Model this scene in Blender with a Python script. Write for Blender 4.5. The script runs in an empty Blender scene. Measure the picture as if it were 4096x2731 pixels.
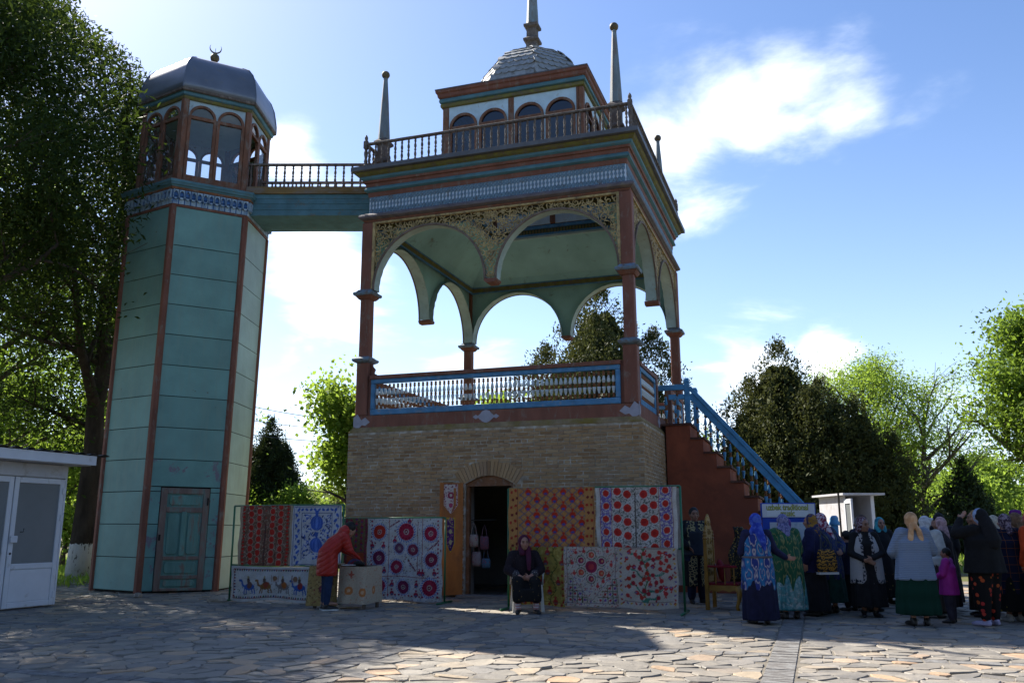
import bpy, bmesh, math, random
import numpy as np
from mathutils import Vector, Matrix
from math import sin, cos, pi, radians, sqrt, atan2

S = bpy.context.scene
COL = S.collection
rnd = random.Random(7)

# ------------------------------------------------------------------ camera
CAM_H, PITCH, ROLL = 1.4, 0.2099, -0.0022
cd = bpy.data.cameras.new('camera')
cam = bpy.data.objects.new('camera', cd); COL.objects.link(cam)
cd.sensor_width = 36.0; cd.lens = 3508.25 / 4096 * 36
cd.clip_start = 0.1; cd.clip_end = 3000
_f = Vector((0, cos(PITCH), sin(PITCH))); _u = Vector((0, -sin(PITCH), cos(PITCH))); _r = Vector((1, 0, 0))
_r2 = _r * cos(ROLL) + _u * sin(ROLL); _u2 = _u * cos(ROLL) - _r * sin(ROLL)
mw = Matrix((_r2, _u2, -_f)).transposed().to_4x4(); mw.translation = (0, 0, CAM_H)
cam.matrix_world = mw
S.camera = cam

# ------------------------------------------------------------------ sun, sky, exposure
SUN_EL, SUN_AZ = radians(44.4), radians(-40.3)          # azimuth from +Y towards +X
sl = bpy.data.lights.new('sun', 'SUN'); sl.energy = 5.0; sl.angle = radians(0.53); sl.color = (1.0, 0.94, 0.84)
so = bpy.data.objects.new('sun', sl); COL.objects.link(so)
sdir = Vector((sin(SUN_AZ) * cos(SUN_EL), cos(SUN_AZ) * cos(SUN_EL), sin(SUN_EL)))
so.rotation_euler = sdir.to_track_quat('Z', 'Y').to_euler()
so.location = sdir * 60
S.view_settings.view_transform = 'Standard'; S.view_settings.look = 'None'
S.view_settings.exposure = 1.28; S.view_settings.gamma = 1.0
S.view_settings.use_curve_mapping = False

W_ = bpy.data.worlds.new('World'); S.world = W_; W_.use_nodes = True
nt = W_.node_tree; nt.nodes.clear(); N = nt.nodes.new; L = nt.links.new
def wmath(op, a, b=None, c=None, clamp=False):
    n = N('ShaderNodeMath'); n.operation = op; n.use_clamp = clamp
    for i, v in enumerate((a, b, c)):
        if v is None: continue
        if isinstance(v, (int, float)): n.inputs[i].default_value = v
        else: L(v, n.inputs[i])
    return n.outputs[0]
sky = N('ShaderNodeTexSky'); sky.sky_type = 'NISHITA'; sky.sun_disc = False
sky.sun_elevation = SUN_EL; sky.sun_rotation = SUN_AZ
sky.altitude = 200; sky.air_density = 1.0; sky.dust_density = 0.7; sky.ozone_density = 2.5
tc = N('ShaderNodeTexCoord'); vec = tc.outputs['Generated']
sep = N('ShaderNodeSeparateXYZ'); L(vec, sep.inputs[0])
# clouds: fractal noise on a cloud layer, with more cover around a few bearings
den = wmath('MAXIMUM', wmath('ADD', sep.outputs[2], 0.12), 0.05)
px_ = wmath('DIVIDE', sep.outputs[0], den); py_ = wmath('DIVIDE', sep.outputs[1], den)
cmb = N('ShaderNodeCombineXYZ'); L(px_, cmb.inputs[0]); L(py_, cmb.inputs[1])
nz = N('ShaderNodeTexNoise'); nz.inputs['Scale'].default_value = 2.1; nz.inputs['Detail'].default_value = 9; nz.inputs['Roughness'].default_value = 0.58
nz.inputs['Distortion'].default_value = 0.35
L(cmb.outputs[0], nz.inputs['Vector'])
nz2 = N('ShaderNodeTexNoise'); nz2.inputs['Scale'].default_value = 9.0; nz2.inputs['Detail'].default_value = 6
L(vec, nz2.inputs['Vector'])
cover = None
BUMPS = [((0.183, 0.893, 0.411), 0.075, .50), ((0.236, 0.867, 0.439), 0.065, .50), ((0.276, 0.841, 0.465), 0.05, .44), ((0.324, 0.822, 0.468), 0.05, .26),
         ((0.20, 0.905, 0.375), 0.06, .42), ((0.345, 0.838, 0.425), 0.05, .24), ((0.395, 0.83, 0.39), 0.05, .16), ((0.15, 0.90, 0.41), .06, .30),
         ((-0.215, 0.93, 0.294), 0.06, .58), ((-0.243, 0.885, 0.400), 0.035, .50), ((-0.20, 0.95, 0.24), 0.06, .42), ((0.26, 0.951, 0.165), 0.06, .50), ((0.335, 0.925, 0.178), 0.028, .60),
         ((0.21, 0.965, 0.135), 0.07, .34), ((-0.03, 0.982, 0.178), 0.06, .32), ((-0.236, 0.963, 0.13), 0.06, .36), ((0.45, 0.887, 0.10), .06, .24),
         ((-.75, .5, .42), .2, .25), ((.8, .35, .5), .22, .25), ((-.3, -.8, .5), .3, .22), ((.5, -.7, .45), .25, .25), ((-.1, .3, .95), .2, .1)]
for d, w, a in BUMPS:
    dv = Vector(d).normalized()
    dp = N('ShaderNodeVectorMath'); dp.operation = 'DOT_PRODUCT'; L(vec, dp.inputs[0]); dp.inputs[1].default_value = dv
    g = wmath('MULTIPLY', wmath('POWER', 2.71828, wmath('DIVIDE', wmath('SUBTRACT', dp.outputs['Value'], 1.0), w * w)), a)
    cover = g if cover is None else wmath('MAXIMUM', cover, g)
dens = wmath('ADD', wmath('ADD', nz.outputs['Fac'], cover), wmath('MULTIPLY', wmath('SUBTRACT', nz2.outputs['Fac'], .5), .22))
mr = N('ShaderNodeMapRange'); mr.interpolation_type = 'SMOOTHERSTEP'
L(dens, mr.inputs['Value']); mr.inputs['From Min'].default_value = 0.68; mr.inputs['From Max'].default_value = 1.16
cf = wmath('MULTIPLY', mr.outputs[0], 0.84)
# low haze whitens the sky towards the horizon
hz = wmath('MULTIPLY', wmath('POWER', wmath('SUBTRACT', 1.0, wmath('MAXIMUM', sep.outputs[2], 0.0), clamp=True), 6.0), 0.70)
SKY_S = 0.080
hs = N('ShaderNodeHueSaturation'); hs.inputs['Saturation'].default_value = 1.12
tint = N('ShaderNodeMixRGB'); tint.blend_type = 'MULTIPLY'; tint.inputs[0].default_value = 1; tint.inputs[2].default_value = (1.03, 1.0, 1.06, 1); L(sky.outputs[0], tint.inputs[1]); L(tint.outputs[0], hs.inputs['Color'])
mx0 = N('ShaderNodeMixRGB'); L(hz, mx0.inputs[0]); L(hs.outputs[0], mx0.inputs[1]); mx0.inputs[2].default_value = (6.8, 8.4, 10.2, 1)
mx = N('ShaderNodeMixRGB'); L(cf, mx.inputs[0]); L(mx0.outputs[0], mx.inputs[1]); mx.inputs[2].default_value = (10.6, 10.9, 11.2, 1)
bg = N('ShaderNodeBackground'); bg.inputs[1].default_value = SKY_S; L(mx.outputs[0], bg.inputs[0])
wo = N('ShaderNodeOutputWorld'); L(bg.outputs[0], wo.inputs[0])

W_.cycles.sampling_method = 'MANUAL'; W_.cycles.sample_map_resolution = 512
S.cycles.max_bounces = 7; S.cycles.diffuse_bounces = 3; S.cycles.glossy_bounces = 3; S.cycles.transmission_bounces = 4; S.cycles.transparent_max_bounces = 12
S.cycles.caustics_reflective = False; S.cycles.caustics_refractive = False

# ------------------------------------------------------------------ mesh helpers
class MB:
    """collects polygons; build() links them as one mesh object"""
    def __init__(s): s.v = []; s.f = []
    def add(s, vs, fs):
        o = len(s.v); s.v += [tuple(p) for p in vs]; s.f += [tuple(i + o for i in f) for f in fs]; return s
    def box(s, x0, x1, y0, y1, z0, z1):
        return s.add([(x0, y0, z0), (x1, y0, z0), (x1, y1, z0), (x0, y1, z0), (x0, y0, z1), (x1, y0, z1), (x1, y1, z1), (x0, y1, z1)],
                     [(0, 3, 2, 1), (4, 5, 6, 7), (0, 1, 5, 4), (1, 2, 6, 5), (2, 3, 7, 6), (3, 0, 4, 7)])
    def bar(s, a, b, w, h, up=(0, 0, 1)):
        a = Vector(a); b = Vector(b); d = (b - a).normalized(); u = Vector(up)
        r = d.cross(u); r = r.normalized() if r.length > 1e-5 else Vector((1, 0, 0)); u = r.cross(d).normalized()
        vs = []
        for p in (a, b):
            for i, j in ((-1, -1), (1, -1), (1, 1), (-1, 1)): vs.append(p + r * (i * w / 2) + u * (j * h / 2))
        return s.add(vs, [(0, 3, 2, 1), (4, 5, 6, 7), (0, 1, 5, 4), (1, 2, 6, 5), (2, 3, 7, 6), (3, 0, 4, 7)])
    def loft(s, rings, cap=True, close=True):
        n = len(rings[0]); vs = [p for r in rings for p in r]; fs = []
        for k in range(len(rings) - 1):
            for i in range(n if close else n - 1):
                j = (i + 1) % n; fs.append((k * n + i, k * n + j, (k + 1) * n + j, (k + 1) * n + i))
        if cap and close: fs.append(tuple(range(n - 1, -1, -1))); fs.append(tuple((len(rings) - 1) * n + i for i in range(n)))
        return s.add(vs, fs)
    def lathe(s, prof, n=8, c=(0, 0), ph=0):
        return s.loft([[(c[0] + r * cos(ph + 2 * pi * i / n), c[1] + r * sin(ph + 2 * pi * i / n), z) for i in range(n)] for r, z in prof])
    def tube(s, pts, rad, n=6):
        pts = [Vector(p) for p in pts]; R = rad if hasattr(rad, '__len__') else [rad] * len(pts); rings = []
        ref = Vector((0, 0, 1))
        for i, p in enumerate(pts):
            d = (pts[min(i + 1, len(pts) - 1)] - pts[max(i - 1, 0)])
            d = d.normalized() if d.length > 1e-9 else Vector((0, 0, 1))
            if abs(d.dot(ref)) > .95: ref = Vector((1, 0, 0)) if abs(d.x) < .9 else Vector((0, 1, 0))
            x = d.cross(ref).normalized(); y = d.cross(x); ref = -y if False else ref
            rings.append([p + x * (R[i] * cos(2 * pi * k / n)) + y * (R[i] * sin(2 * pi * k / n)) for k in range(n)])
        return s.loft(rings)
    def prism(s, poly, a, b, axis=1):
        """2-D polygon (u, v) extruded from a to b along axis (0, 1, 2)"""
        n = len(poly)
        def P(u, v, t): return {0: (t, u, v), 1: (u, t, v), 2: (u, v, t)}[axis]
        vs = [P(u, v, a) for u, v in poly] + [P(u, v, b) for u, v in poly]
        return s.add(vs, [tuple(range(n)), tuple(range(2 * n - 1, n - 1, -1))] + [(i, n + i, n + (i + 1) % n, (i + 1) % n) for i in range(n)])
    def sphere(s, c, r, n=10, m=7, sc=(1, 1, 1)):
        rings = []
        for k in range(m + 1):
            t = pi * k / m; rr = max(sin(t), 1e-3)
            rings.append([(c[0] + r * sc[0] * rr * cos(2 * pi * i / n), c[1] + r * sc[1] * rr * sin(2 * pi * i / n), c[2] - r * sc[2] * cos(t)) for i in range(n)])
        return s.loft(rings)
    def mesh(s, name, m=None, smooth=False, fix=True):
        me = bpy.data.meshes.new(name); me.from_pydata(s.v, [], s.f)
        if fix:
            bm = bmesh.new(); bm.from_mesh(me); bmesh.ops.recalc_face_normals(bm, faces=bm.faces); bm.to_mesh(me); bm.free()
        if smooth: me.polygons.foreach_set('use_smooth', [True] * len(me.polygons))
        if m: me.materials.append(m)
        me.update(); return me
    def build(s, name, m, parent=None, smooth=False, fix=True, **k):
        return obj(name, s.mesh(name, m, smooth, fix), parent, **k)

def obj(name, me, parent=None, loc=(0, 0, 0), rot=(0, 0, 0), sc=None):
    o = bpy.data.objects.new(name, me); COL.objects.link(o)
    o.location = loc; o.rotation_euler = rot
    if sc: o.scale = sc if hasattr(sc, '__len__') else (sc,) * 3
    o.parent = parent; return o
def tag(o, label, cat, group=None, kind=None):
    o['label'] = label; o['category'] = cat
    if group: o['group'] = group
    if kind: o['kind'] = kind
    return o
def thing(name, label, cat, loc=(0, 0, 0), rotz=0, group=None):
    return tag(obj(name, None, None, loc, (0, 0, rotz)), label, cat, group)
def bevel(o, w=.01, seg=1):
    m = o.modifiers.new('bevel', 'BEVEL'); m.width = w; m.segments = seg; m.limit_method = 'ANGLE'; return o

# ------------------------------------------------------------------ materials
MATS = {}
def nodes(name):
    m = bpy.data.materials.new(name); m.use_nodes = True; t = m.node_tree; t.nodes.clear(); return m, t
def ramp(t, fac, stops):
    r = t.nodes.new('ShaderNodeValToRGB'); e = r.color_ramp.elements
    e[0].position, e[0].color = stops[0][0], (*stops[0][1], 1); e[1].position, e[1].color = stops[-1][0], (*stops[-1][1], 1)
    for p, c in stops[1:-1]: k = e.new(p); k.color = (*c, 1)
    t.links.new(fac, r.inputs[0]); return r.outputs[0]
def tmath(t, op, a, b=None, c=None, clamp=False):
    n = t.nodes.new('ShaderNodeMath'); n.operation = op; n.use_clamp = clamp
    for i, v in enumerate((a, b, c)):
        if v is None: continue
        if isinstance(v, (int, float)): n.inputs[i].default_value = v
        else: t.links.new(v, n.inputs[i])
    return n.outputs[0]
def tnoise(t, vec, scale, detail=4, rough=.55, dist=0):
    n = t.nodes.new('ShaderNodeTexNoise'); n.inputs['Scale'].default_value = scale; n.inputs['Detail'].default_value = detail
    n.inputs['Roughness'].default_value = rough; n.inputs['Distortion'].default_value = dist
    if vec is not None: t.links.new(vec, n.inputs['Vector'])
    return n.outputs['Fac']
def tmix(t, fac, a, b, mode='MIX'):
    n = t.nodes.new('ShaderNodeMixRGB'); n.blend_type = mode
    for i, v in enumerate((fac, a, b)):
        if isinstance(v, (int, float)): n.inputs[i].default_value = v
        elif isinstance(v, tuple): n.inputs[i].default_value = (*v, 1) if len(v) == 3 else v
        else: t.links.new(v, n.inputs[i])
    return n.outputs[0]
def tpos(t, sc=(1, 1, 1), obj_=False):
    if obj_: v = t.nodes.new('ShaderNodeTexCoord').outputs['Object']
    else: v = t.nodes.new('ShaderNodeNewGeometry').outputs['Position']
    m = t.nodes.new('ShaderNodeMapping'); m.inputs['Scale'].default_value = sc; t.links.new(v, m.inputs[0]); return m.outputs[0]
def finish(m, t, col, rough=.7, bump=None, bstr=.2, bdist=.02, spec=.3, metal=0.0, transl=0.0, tcol=None):
    b = t.nodes.new('ShaderNodeBsdfPrincipled'); o = t.nodes.new('ShaderNodeOutputMaterial')
    if isinstance(col, tuple): b.inputs['Base Color'].default_value = (*col, 1)
    else: t.links.new(col, b.inputs['Base Color'])
    if isinstance(rough, (int, float)): b.inputs['Roughness'].default_value = rough
    else: t.links.new(rough, b.inputs['Roughness'])
    b.inputs['Specular IOR Level'].default_value = spec; b.inputs['Metallic'].default_value = metal
    if bump is not None:
        bp = t.nodes.new('ShaderNodeBump'); bp.inputs['Strength'].default_value = bstr; bp.inputs['Distance'].default_value = bdist
        t.links.new(bump, bp.inputs['Height']); t.links.new(bp.outputs[0], b.inputs['Normal'])
    s = b.outputs[0]
    if transl:
        tr = t.nodes.new('ShaderNodeBsdfTranslucent'); mix = t.nodes.new('ShaderNodeMixShader'); mix.inputs[0].default_value = transl
        c2 = tcol if tcol is not None else col
        if isinstance(c2, tuple): tr.inputs[0].default_value = (*c2, 1)
        else: t.links.new(c2, tr.inputs[0])
        t.links.new(s, mix.inputs[1]); t.links.new(tr.outputs[0], mix.inputs[2]); s = mix.outputs[0]
    t.links.new(s, o.inputs[0]); return m
def sc_(c, k): return tuple(min(1, max(0, x * k)) for x in c)
def M(name, col, rough=.75, var=.25, scale=3, bump=.15, bscale=30, wear=None, amt=.4, wscale=7, stretch=(1, 1, 1), spec=.25, metal=0, island=0, transl=0, soft=.08, obj_=False):
    """paint, plaster, cloth ...: a base colour with mottling, optional worn patches and fine relief"""
    if name in MATS: return MATS[name]
    m, t = nodes(name); p = tpos(t, stretch, obj_)
    n1 = tnoise(t, p, scale, 5); c = ramp(t, n1, [(.3, sc_(col, 1 - var)), (.7, sc_(col, 1 + var))])
    if island:
        g = t.nodes.new('ShaderNodeNewGeometry'); h = t.nodes.new('ShaderNodeHueSaturation')
        t.links.new(tmath(t, 'ADD', tmath(t, 'MULTIPLY', g.outputs['Random Per Island'], 2 * island), 1 - island), h.inputs['Value'])
        t.links.new(c, h.inputs['Color']); c = h.outputs[0]
    nb = tnoise(t, p, bscale, 5, .6)
    if wear:
        nw = tnoise(t, p, wscale, 8, .68, .4)
        r = ramp(t, nw, [(max(0, 1 - amt - soft - .28), (0, 0, 0)), (1 - amt - .28 + soft, (1, 1, 1))])
        c = tmix(t, r, c, wear)
    finish(m, t, c, rough, nb, bump, .02, spec, metal, transl); MATS[name] = m; return m
def glassm(name, tint=(.85, .92, .95), refl=.12, rough=.02, dirt=0.0):
    m, t = nodes(name); o = t.nodes.new('ShaderNodeOutputMaterial')
    tr = t.nodes.new('ShaderNodeBsdfTransparent'); tr.inputs[0].default_value = (*tint, 1)
    gl = t.nodes.new('ShaderNodeBsdfGlossy'); gl.inputs['Roughness'].default_value = rough
    fr = t.nodes.new('ShaderNodeFresnel'); fr.inputs[0].default_value = 1.5
    mix = t.nodes.new('ShaderNodeMixShader'); t.links.new(tmath(t, 'ADD', fr.outputs[0], refl, clamp=True), mix.inputs[0])
    t.links.new(tr.outputs[0], mix.inputs[1]); t.links.new(gl.outputs[0], mix.inputs[2]); s = mix.outputs[0]
    if dirt:
        df = t.nodes.new('ShaderNodeBsdfDiffuse'); df.inputs[0].default_value = (.45, .5, .5, 1); m2 = t.nodes.new('ShaderNodeMixShader')
        d = tnoise(t, tpos(t, (2.5, 2.5, 1)), 3, 5); t.links.new(tmath(t, 'MULTIPLY', d, dirt), m2.inputs[0])
        t.links.new(s, m2.inputs[1]); t.links.new(df.outputs[0], m2.inputs[2]); s = m2.outputs[0]
    t.links.new(s, o.inputs[0]); MATS[name] = m; return m

WOODW = (.20, .16, .13)
m_red = M('red_paint', (.185, .075, .050), .7, .22, 4, .25, 40, WOODW, .10, 9, (1, 1, .35))
m_redside = M('red_stair_paint', (.30, .078, .036), .7, .14, 1.6, .12, 14, (.22, .06, .03), .22, 1.3)
m_blue = M('blue_paint', (.075, .21, .37), .65, .25, 5, .25, 40, (.22, .24, .25), .10, 10)
m_blueg = M('grey_blue_paint', (.15, .22, .28), .7, .25, 5, .25, 40, (.16, .13, .11), .20, 9)
m_teal = M('teal_paint', (.085, .185, .22), .7, .22, 3, .2, 30, (.14, .15, .13), .08, 7)
m_tealin = M('teal_ceiling_paint', (.26, .46, .46), .75, .14, 1.2, .08, 25, (.13, .13, .10), .05, 3)
m_pale = M('pale_soffit_paint', (.36, .46, .44), .75, .15, 3, .12, 25, (.25, .2, .15), .06, 9)
m_paleblue = M('pale_blue_paint', (.48, .62, .70), .75, .14, 4, .12, 30, (.3, .27, .22), .06, 8)
m_backing = M('frieze_backing_paint', (.72, .80, .92), .8, .08, 4, .05, 20)
m_olive = M('olive_paint', (.15, .135, .035), .7, .3, 5, .2, 30, (.13, .1, .07), .18, 8)
m_gold = M('ochre_lattice_paint', (.42, .31, .14), .65, .35, 5, .2, 30, (.14, .10, .07), .14, 8)
m_wood = M('grey_weathered_wood', (.105, .085, .075), .8, .3, 6, .35, 40, (.19, .16, .14), .16, 9, (1, 1, .4), island=.12)
m_brown = M('brown_window_wood', (.175, .078, .045), .75, .3, 6, .3, 40, (.19, .15, .12), .14, 10, (1, 1, .4))
m_edge = M('bare_wood_edge', (.16, .12, .095), .8, .3, 6, .3, 40)
m_shingle = M('slate_shingle', (.23, .24, .245), .6, .2, 8, .2, 30, (.16, .15, .13), .12, 7, island=.22, spec=.45)
m_metal = M('grey_painted_sheet', (.13, .145, .175), .36, .15, 2, .05, 10, (.16, .15, .14), .06, 4, spec=.6, metal=.35)
m_lead = M('deck_edge_sheet', (.10, .10, .11), .5, .2, 4, .1, 20, spec=.4)
m_plate = M('galvanised_plate', (.30, .30, .36), .55, .15, 6, .1, 30, spec=.5)
m_dark = M('dark_interior', (.02, .018, .016), .9, .2, 3, .05, 10)
m_plaster = M('interior_plaster', (.30, .29, .27), .9, .12, 2, .1, 20)
g_lantern = glassm('lantern_glass', (.34, .44, .62), .06)
g_bluepane = glassm('blue_glass', (.03, .08, .42), .05)
g_tower = glassm('tower_glass', (.88, .93, .95), .04, .02, .10)
# ================================================================== PAVILION
TH, PX, PY = 0.3292, -3.6776 * 1.4 / 1.5, 21.6111 * 1.4 / 1.5
PW, PD = 6.28, 6.516
AX = Vector((cos(TH), -sin(TH), 0)); AY = Vector((sin(TH), cos(TH), 0)); PO = Vector((PX, PY, 0))
def loc2w(lx, ly, z=0): return PO + AX * lx + AY * ly + Vector((0, 0, z))
pav = thing('pavilion', 'tall open pavilion of red posts and pierced arches on a brick base, domed', 'pavilion', PO, -TH)

def rect(off, z, x0=0, x1=PW, y0=0, y1=PD):
    return [(x0 - off, y0 - off, z), (x1 + off, y0 - off, z), (x1 + off, y1 + off, z), (x0 - off, y1 + off, z)]
def ring(prof, inner, **k):
    """moulding round a rectangle: outer profile [(offset, z)], plain inner face at offset inner"""
    rs = [rect(o, z, **k) for o, z in prof] + [rect(inner, prof[-1][1], **k), rect(inner, prof[0][1], **k), rect(prof[0][0], prof[0][1], **k)]
    return MB().loft(rs, cap=False)

# ---- brick material
def brickmat():
    m, t = nodes('fired_brick'); g = t.nodes.new('ShaderNodeNewGeometry'); oi = t.nodes.new('ShaderNodeObjectInfo')
    r = tmath(t, 'FRACT', tmath(t, 'ADD', g.outputs['Random Per Island'], oi.outputs['Random']))
    c = ramp(t, r, [(0, (.25, .145, .07)), (.3, (.36, .225, .11)), (.55, (.42, .275, .14)), (.8, (.33, .215, .125)), (1, (.46, .325, .18))])
    p = tpos(t); n = tnoise(t, p, 22, 5); c = tmix(t, tmath(t, 'MULTIPLY', n, .38), c, (.17, .125, .085))
    big = tnoise(t, p, .9, 4); c = tmix(t, ramp(t, big, [(.45, (0, 0, 0)), (.75, (.6, .6, .6))]), c, (.20, .175, .14))
    sp = tnoise(t, p, 5, 6); c = tmix(t, ramp(t, sp, [(.66, (0, 0, 0)), (.74, (.5, .5, .5))]), c, (.33, .31, .28))
    return finish(m, t, c, .9, tnoise(t, p, 60, 4), .5, .012, .15)
m_brick = brickmat()
def mortarmat():
    m, t = nodes('lime_mortar'); p = tpos(t); n = tnoise(t, p, 7, 6)
    c = ramp(t, n, [(.35, (.24, .19, .135)), (.52, (.36, .31, .24)), (.68, (.52, .49, .43))])
    return finish(m, t, c, .95, tnoise(t, p, 50, 4), .5, .012, .1)
m_mortar = mortarmat()

# ---- brick base: four walls with a doorway in front
E_ = .24; ZB = 3.53; DX0, DX1, DZ, DA = 2.63, 3.73, 2.34, .17
base = MB()
xl, xr, yf, yb = -E_, PW + E_, -E_, PD + E_; tk = .55
base.box(xl, DX0, yf, yf + tk, 0, ZB); base.box(DX1, xr, yf, yf + tk, 0, ZB)
arc = [(DX0 + (DX1 - DX0) * i / 12, DZ + DA * sin(pi * i / 12)) for i in range(13)]
for (u0, z0), (u1, z1) in zip(arc, arc[1:]): base.prism([(u0, z0), (u1, z1), (u1, ZB), (u0, ZB)], yf, yf + tk)
base.box(xl, xl + tk, yf + tk, yb, 0, ZB); base.box(xr - tk, xr, yf + tk, yb, 0, ZB); base.box(xl + tk, xr - tk, yb - tk, yb, 0, ZB)
bwall = base.build('brick_base', m_mortar, pav)
cap = MB().loft([rect(E_ + .006, ZB), rect(E_ + .006, ZB + .02), rect(.17, ZB + .125), rect(-.5, ZB + .125), rect(-.5, ZB)], cap=False)
cap.build('brick_weathering', M('mossy_brick_top', (.25, .18, .10), .95, .3, 5, .6, 25, (.20, .14, .03), .16, 2.0), pav)
room = MB().box(.9, 1.0, yf + tk + .05, 4, 0, 2.9).box(DX0 - .02, DX0 + .0, yf + .2, yf + tk + .02, 0.02, DZ)
room.box(-.1, PW, 4, 4.1, 0, 2.9).box(4.6, 4.7, yf + tk, 4, 0, 2.9).box(.9, 4.7, yf + tk + .01, 4, 2.9, 3.0)
room.build('room_lining', m_plaster, pav)
# bricks
BH, BL, JT = .065, .25, .0125
pieces = []
for c in range(int(ZB / (BH + JT))):
    z0 = c * (BH + JT) + JT * .5
    for side in ('F', 'R'):
        lo, hi = (xl, xr) if side == 'F' else (yf, 3.6)
        head = (c % 6 == 5); ln = .12 if head else BL
        x = lo - (rnd.random() * .02 + (ln + JT) * (.5 if c % 2 else 0))
        while x < hi:
            a, b = max(x, lo), min(x + ln + rnd.uniform(-.012, .012), hi); x += ln + JT
            if b - a < .04: continue
            if side == 'F':
                zc = z0 + BH / 2; q = (a + b) / 2
                if DX0 - .1 < b and a < DX1 + .1 and zc < DZ + .02: 
                    if a < DX0 - .02 and b < DX0 + .13: b = min(b, DX0 - .004)
                    elif b > DX1 + .02 and a > DX1 - .13: a = max(a, DX1 + .004)
                    else: continue
                    if b - a < .04: continue
                rr = sqrt((q - 3.18) ** 2 + (zc - 1.45) ** 2)
                if zc > DZ and abs(q - 3.18) < .80 and rr < 1.36: continue
            pieces.append((side, a, b, z0))
def pix(s):
    side, a, b, z0 = s
    p = loc2w((a + b) / 2, yf, z0) if side == 'F' else loc2w(xr, (a + b) / 2, z0)
    nrm = -AY if side == 'F' else AX
    v = Vector((0, 0, CAM_H)) - p; ca = max(0, v.normalized().dot(nrm))
    vis = z0 > 2.05 if (side == 'R' or a > 4.0) else z0 > 1.62
    if side == 'R' and a > 2.5: vis = False
    if side == 'F' and a < 2.6 and z0 < 1.7: vis = False
    return (b - a) * ca / v.length_squared * (1 if vis else .01)
pieces.sort(key=pix, reverse=True)
bmeshes = {}
def brickgeo(mb, ln, o=(0, 0, 0), side='F', seed=0):
    r = random.Random(seed); j = lambda: r.uniform(-.003, .003)
    d0 = .006 + r.random() * .007; k = .006
    x0, x1, z0, z1 = -ln / 2 + j(), ln / 2 + j(), j(), BH + j()
    vs = [(x0, .02, z0), (x1, .02, z0), (x1, .02, z1), (x0, .02, z1), (x0 + k, -d0, z0 + k), (x1 - k, -d0, z0 + k), (x1 - k, -d0 - j(), z1 - k), (x0 + k, -d0 - j(), z1 - k)]
    if side == 'R': vs = [(-y, x, z) for x, y, z in vs]
    mb.add([(o[0] + x, o[1] + y, o[2] + z) for x, y, z in vs], [(4, 5, 6, 7), (0, 1, 5, 4), (1, 2, 6, 5), (2, 3, 7, 6), (3, 0, 4, 7)])
rest = MB()
for i, (side, a, b, z0) in enumerate(pieces):
    o = ((a + b) / 2, yf, z0) if side == 'F' else (xr, (a + b) / 2, z0)
    if i < 300:
        key = (side, round((b - a) * 50), i % 3)
        if key not in bmeshes:
            q = MB(); brickgeo(q, b - a, (0, 0, 0), side, i); bmeshes[key] = q.mesh('brick', m_brick)
        obj('brick', bmeshes[key], bwall, o)
    else: brickgeo(rest, b - a, o, side, i)
rb = rest.build('far_bricks', m_brick, bwall); rb['kind'] = 'stuff'
NV = 19
for i in range(NV):
    t0, t1 = [radians(126 - 72 * (k) / NV) for k in (i + .06, i + .94)]
    poly = [(3.18 + r * cos(t), 1.45 + r * sin(t)) for r, t in ((1.06, t0), (1.06, t1), (1.36 + .01 * (i % 2), t1), (1.36 + .01 * (i % 2), t0))]
    MB().prism(poly, yf - .014 - .004 * (i % 3), yf + .02).build('arch_brick', m_brick, bwall)
# door frame and leaf
m_frame = M('brown_door_frame', (.16, .07, .03), .6, .25, 5, .2, 30, WOODW, .1, 9)
m_leaf = M('orange_varnished_wood', (.36, .12, .02), .45, .35, 3, .2, 30, (.20, .07, .02), .15, 4, (1, 1, .25), spec=.4)
fr = MB()
fr.box(DX0 + .002, DX0 + .075, yf + .08, yf + .2, 0.02, DZ - .05); fr.box(DX1 - .075, DX1 - .002, yf + .08, yf + .2, 0.02, DZ - .05)
for (u0, z0), (u1, z1) in zip(arc, arc[1:]): fr.prism([(u0, DZ - .05), (u0, z0 - .003), (u1, z1 - .003), (u1, DZ - .05)], yf + .06, yf + .18)
fr.build('door_frame', m_frame, pav)
lw = .50
leaf = MB().box(-lw, 0, -.022, .022, .05, 2.36).build('door', m_leaf, pav, loc=(DX0 - .03, yf - .03, 0), rot=(0, 0, radians(32)))
for z0, z1 in ((.15, .55), (.62, .85), (1.0, 2.25)):
    for sgn in (-1, 1):
        bx = MB(); y0, y1 = (-.034, -.022) if sgn < 0 else (.022, .034)
        bx.box(-lw + .07, -.07, y0, y1, z0, z1); bx.build('door_panel', m_leaf, leaf)
MB().box(DX0 - .05, DX1 + .05, yf - .32, yf + .02, 0, .055).build('threshold', M('worn_stone_step', (.17, .16, .15), .9, .2, 4, .3, 25), pav)

# ---- floor beam, slab
ring([(.165, 3.63), (.165, 3.925)], -.12).build('floor_beam', m_red, pav)
MB().box(-.1, PW + .1, -.1, PD + .1, 3.70, 3.86).build('floor_slab', m_wood, pav)
def plate(lx, w, face='F'):
    pr = [(-.5, .0), (-.38, .25), (-.3, .10), (-.2, .35), (-.14, .6), (0, .75), (.14, .6), (.2, .35), (.3, .10), (.38, .25), (.5, 0),
          (.38, -.25), (.3, -.1), (.2, -.35), (.12, -.55), (0, -.68), (-.12, -.55), (-.2, -.35), (-.3, -.1), (-.38, -.25)]
    poly = [(lx + u * w, 3.785 + v * .2) for u, v in pr]
    if face == 'F': MB().prism(poly, -.172, -.160).build('metal_plate', m_plate, pav)
    else: MB().prism(poly, PW + .160, PW + .172, 0).build('metal_plate', m_plate, pav)
plate(3.08, .62)
cp = [(0, .1), (.1, .18), (.2, .04), (.3, .10), (.42, -.01), (.3, -.09), (.22, -.07), (.12, -.16), (0, -.10)]
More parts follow.
